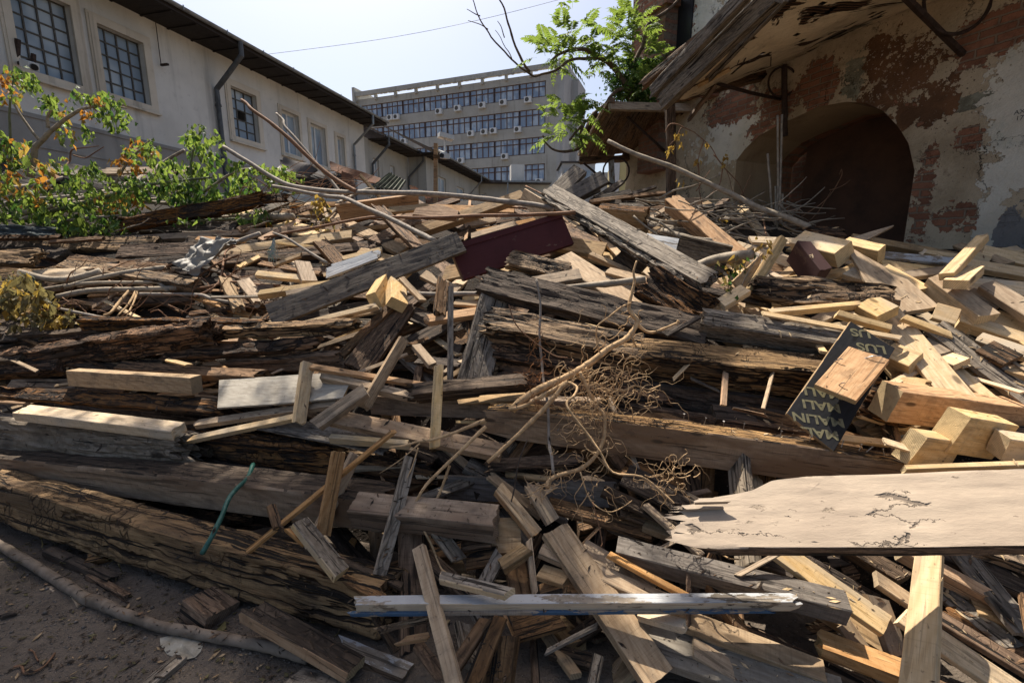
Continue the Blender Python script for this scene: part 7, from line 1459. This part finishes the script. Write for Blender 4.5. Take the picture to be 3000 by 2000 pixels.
for i in range(26): x = 800 + rr2.gauss(0, 4); b_.tube([P(802, 698, 4.4), P(x, 715, 4.38), P(797 + rr2.gauss(0, 7), 735, 4.36), P(797 + rr2.gauss(0, 9), 762 + rr2.uniform(-12, 8), 4.35)], .002, 4, 2)
tag(b_.build('rope_tassel', simple('frayed_rope', (.36, .34, .30), .9, 0, .4, 40, .2, (.12, .24, .2))), 'frayed grey green rope end hanging from the mottled plank', 'rope')
tag(sheet('net_scrap', simple('dark_net', (.05, .06, .06), .9, 0, .4, 30, .5), [(-20, 655, 5.3), (170, 668, 5.2), (160, 690, 5.1), (-20, 690, 5.15)], 'dark net scrap under the leaves at the left edge', 'net', amp=.05, seed=2))
# ground litter
lp = MB(); n_ = 30; cpt = [PG(x, y, .012) for (x, y) in ((470, 1888), (468, 1868), (490, 1862), (520, 1856), (560, 1858), (590, 1866), (596, 1885), (588, 1908), (572, 1924), (545, 1931), (515, 1926), (490, 1916))]
cc = sum(cpt, Vector()) / len(cpt) + Vector((0, 0, .012)); ring1 = [c.lerp(cc, .45) + Vector((0, 0, .007 * noise.noise(c * 30))) for c in cpt]
for i in range(len(cpt)): k = (i + 1) % len(cpt); lp.quad(cpt[i], cpt[k], ring1[k], ring1[i]); lp.poly([ring1[i], ring1[k], cc])
tag(lp.build('flattened_bag', simple('dirty_cream_plastic', (.36, .33, .27), .5, 0, .35, 16, .5, (.22, .19, .14)), smooth=False), 'flattened dirty cream plastic bag lying on the dirt', 'plastic bag')
def gplank(mt, x0, y0, x1, y1, a, b, label, name='stick_of_wood', T=.02, **k):
    p0, p1 = PG(x0, y0, T), PG(x1, y1, T); return K(mt, name, x0, y0, x1, y1, a, b, label, d=(p0.y, p1.y), T=T, th=k.pop('th', 42), cat='wood scrap', **k)
gplank('G', 410, 2020, 530, 1918, 30, 8, 'grey split stick of wood leaning on the flattened bag', T=.03, r=.003, j=(.01, .01))
gplank('K', 0, 1805, 42, 1792, 10, 4, 'dark chip at the left edge of the dirt', r=.002, j=(.01, .01)); gplank('T', 150, 1715, 165, 1725, 14, 5, 'small tan chip on the dirt above the pole', T=.012)
gplank('T', 212, 1740, 236, 1770, 8, 4, 'splintered chip beside the pole', T=.012, r=.002, j=(.01, .01)); gplank('K', 378, 1952, 404, 1935, 5, 3, 'black twig piece left of the flattened bag', T=.01)
gplank('G', 860, 1975, 1000, 2020, 60, 10, 'grey board lying on the dirt at the bottom edge', T=.03)
gplank('K', 140, 1605, 330, 1690, 22, 8, 'dark rotten board in the shade between pole and lowest beam', T=.04, r=.006, j=(.02, .02)); gplank('B', 262, 1680, 375, 1740, 14, 5, 'brown round stick in the shade above the pole', T=.03, r=.004, j=(.01, .01))
gplank('B', 250, 1635, 318, 1620, 22, 8, 'pale faced chunk of wood in the shade above the pole', T=.05, r=.006, j=(.01, .02))
wr = MB(); wr.tube([PG(x, y, .008) for (x, y) in ((40, 1953), (62, 1950), (72, 1970), (95, 1968), (130, 1950), (155, 1920), (160, 1912))], .0045, 7, 5); tag(wr.build('bent_twig', M_barkr, smooth=True), 'wavy bent twig lying on the dirt at bottom left', 'twig')
wr = MB(); wr.tube([PG(x, y, .008) for (x, y) in ((84, 1902), (98, 1908), (106, 1925), (112, 1935))], .003, 7, 5); tag(wr.build('bent_twig', M_barkr, smooth=True), 'short hooked twig above the wavy one', 'twig')
def litter(name, m, n, x0, x1, y0, y1, sz_, label, flat, seed, zoff=.004):
    rr = random.Random(seed); b_ = MB()
    for i in range(n):
        x, y = rr.uniform(x0, x1), rr.uniform(y0, y1)
        if y < 1545 + .26 * x and rr.random() < .6: continue
        p = PG(x, y, 0); p.z = gz(p.x, p.y); s_ = rr.uniform(*sz_) * (1 + (rr.random() < .06) * 1.5)
        if flat:
            a_ = rr.uniform(0, 6.28); dx = Vector((math.cos(a_), math.sin(a_), rr.uniform(-.25, .25))); dy = Vector((-math.sin(a_), math.cos(a_), rr.uniform(-.3, .3))); r_ = rr.uniform(.15, .45); q = p + Vector((0, 0, zoff + .002))
            up = Vector((0, 0, .0025)); c4 = [q + dx * s_, q + dy * s_ * r_, q - dx * s_ * rr.uniform(.6, 1), q - dy * s_ * r_]
            b_.poly([c + up for c in c4]); [b_.quad(c4[k], c4[(k + 1) % 4], c4[(k + 1) % 4] + up, c4[k] + up) for k in range(4)]
        else:
            k0 = len(b_.v); q = p + Vector((0, 0, s_ * .25)); dirs = [(1, 0, 0), (0, 1, 0), (-1, 0, 0), (0, -1, 0), (0, 0, .7), (0, 0, -.7)]
            b_.v += [q + Vector(d_) * s_ * rr.uniform(.6, 1.2) for d_ in dirs]
            for f_ in ((0, 1, 4), (1, 2, 4), (2, 3, 4), (3, 0, 4), (1, 0, 5), (2, 1, 5), (3, 2, 5), (0, 3, 5)): b_.f.append(tuple(k0 + z_ for z_ in f_)); b_.m.append(0)
    return tag(b_.build(name, m, smooth=not flat), label, 'litter', kind='stuff')
litter('pebbles', simple('pebble_stone', (.20, .165, .135), .9, 0, .5, 20, .4), 1500, -60, 1000, 1600, 2040, (.002, .007), 'small pebbles scattered on the dirt', False, 1)
litter('wood_chips', MT['K'], 420, -60, 1050, 1560, 2040, (.004, .016), 'dark wood chips and bark scraps scattered on the dirt', True, 2)
litter('wood_chips', MT['T'], 220, -60, 1050, 1560, 2040, (.005, .016), 'pale wood chips scattered on the dirt', True, 3)
litter('dry_leaves', M_leafdry, 220, -60, 1050, 1560, 2040, (.008, .02), 'dead leaf scraps scattered on the dirt', True, 4)
# chips and shreds lying where they fell on the timber
bpy.context.view_layer.update(); dg = bpy.context.evaluated_depsgraph_get(); rr = random.Random(77); bins = [MB(), MB(), MB()]
for i in range(5200):
    x, y = rr.uniform(-20, 3020), rr.uniform(640, 2000)
    ok, loc, nr, idx, ob_, mm_ = S.ray_cast(dg, EYE, ray(x, y).normalized(), distance=7)
    if not ok or nr.z < .25 or ob_.name.startswith(('ground', 'leaves', 'fine', 'plastic', 'paint', 'knot', 'torn')): continue
    mn_ = ob_.data.materials[0].name if ob_.data.materials else ''
    if mn_.startswith(('clay', 'white', 'black', 'plywood', 'dark_red')) or (mn_.startswith(('fresh', 'tan', 'orange')) and rr.random() < .8): continue
    s_ = rr.uniform(.004, .013) if rr.random() < .8 else rr.uniform(.013, .035); t1 = nr.orthogonal().normalized(); t2 = nr.cross(t1); a_ = rr.uniform(0, 6.28); dx = t1 * math.cos(a_) + t2 * math.sin(a_) + nr * rr.uniform(-.05, .2); dy = nr.cross(dx).normalized(); r_ = rr.uniform(.08, .35); tgt = bins[0 if rr.random() < .6 else 1] if x < 2150 else bins[2 if rr.random() < .6 else 1]
    s_ *= min(1, (loc - EYE).length / 3.6); p = loc + nr * .0015; c4 = [p + dx * s_, p + dy * s_ * r_, p - dx * s_, p - dy * s_ * r_]; up = nr * .0018; tgt.poly([c + up for c in c4]); [tgt.quad(c4[k], c4[(k + 1) % 4], c4[(k + 1) % 4] + up, c4[k] + up) for k in range(4)]
for m_, b_, l_ in zip('KBF', bins, ('dark crumbs of rotten wood strewn over the timber', 'small brown wood shreds strewn over the timber', 'small pale shavings strewn among the loose pine')): tag(b_.build('wood_crumbs', MT[m_]), l_, 'debris', kind='stuff')
# drop buried pieces nothing of which can be seen, label the rest by what they lie beside
bpy.context.view_layer.update(); dg = bpy.context.evaluated_depsgraph_get(); rr = random.Random(5)
for (o, x, y, dx, dy, w_, mt, nm) in FILL:
    vs = o.data.vertices; M_ = o.matrix_world; seen = []
    for k in range(60):
        q = M_ @ (vs[rr.randrange(len(vs))].co.lerp(vs[rr.randrange(len(vs))].co, rr.random() * .5)); d_ = (q - EYE)
        ok, loc, nr, idx, ob_, mm_ = S.ray_cast(dg, EYE, d_.normalized(), distance=d_.length + .1)
        if ok and ob_.name == o.name: seen.append(loc)
    if len(seen) < 3: bpy.data.objects.remove(o); continue
    c_ = sum(seen, Vector()) / len(seen) - EYE; f_ = Vector((0, math.cos(PITCH), -math.sin(PITCH))); u_ = Vector((0, math.sin(PITCH), math.cos(PITCH))); x, y = 1500 + F * c_.x / c_.dot(f_), 1000 - F * c_.dot(u_) / c_.dot(f_)
    s_ = flabel(x, y, dx, dy, w_, mt, rr)
    if s_: o['label'] = s_ % nm; del o['group']
for o in list(C.objects):
    if '_n' in o: del o['_n']
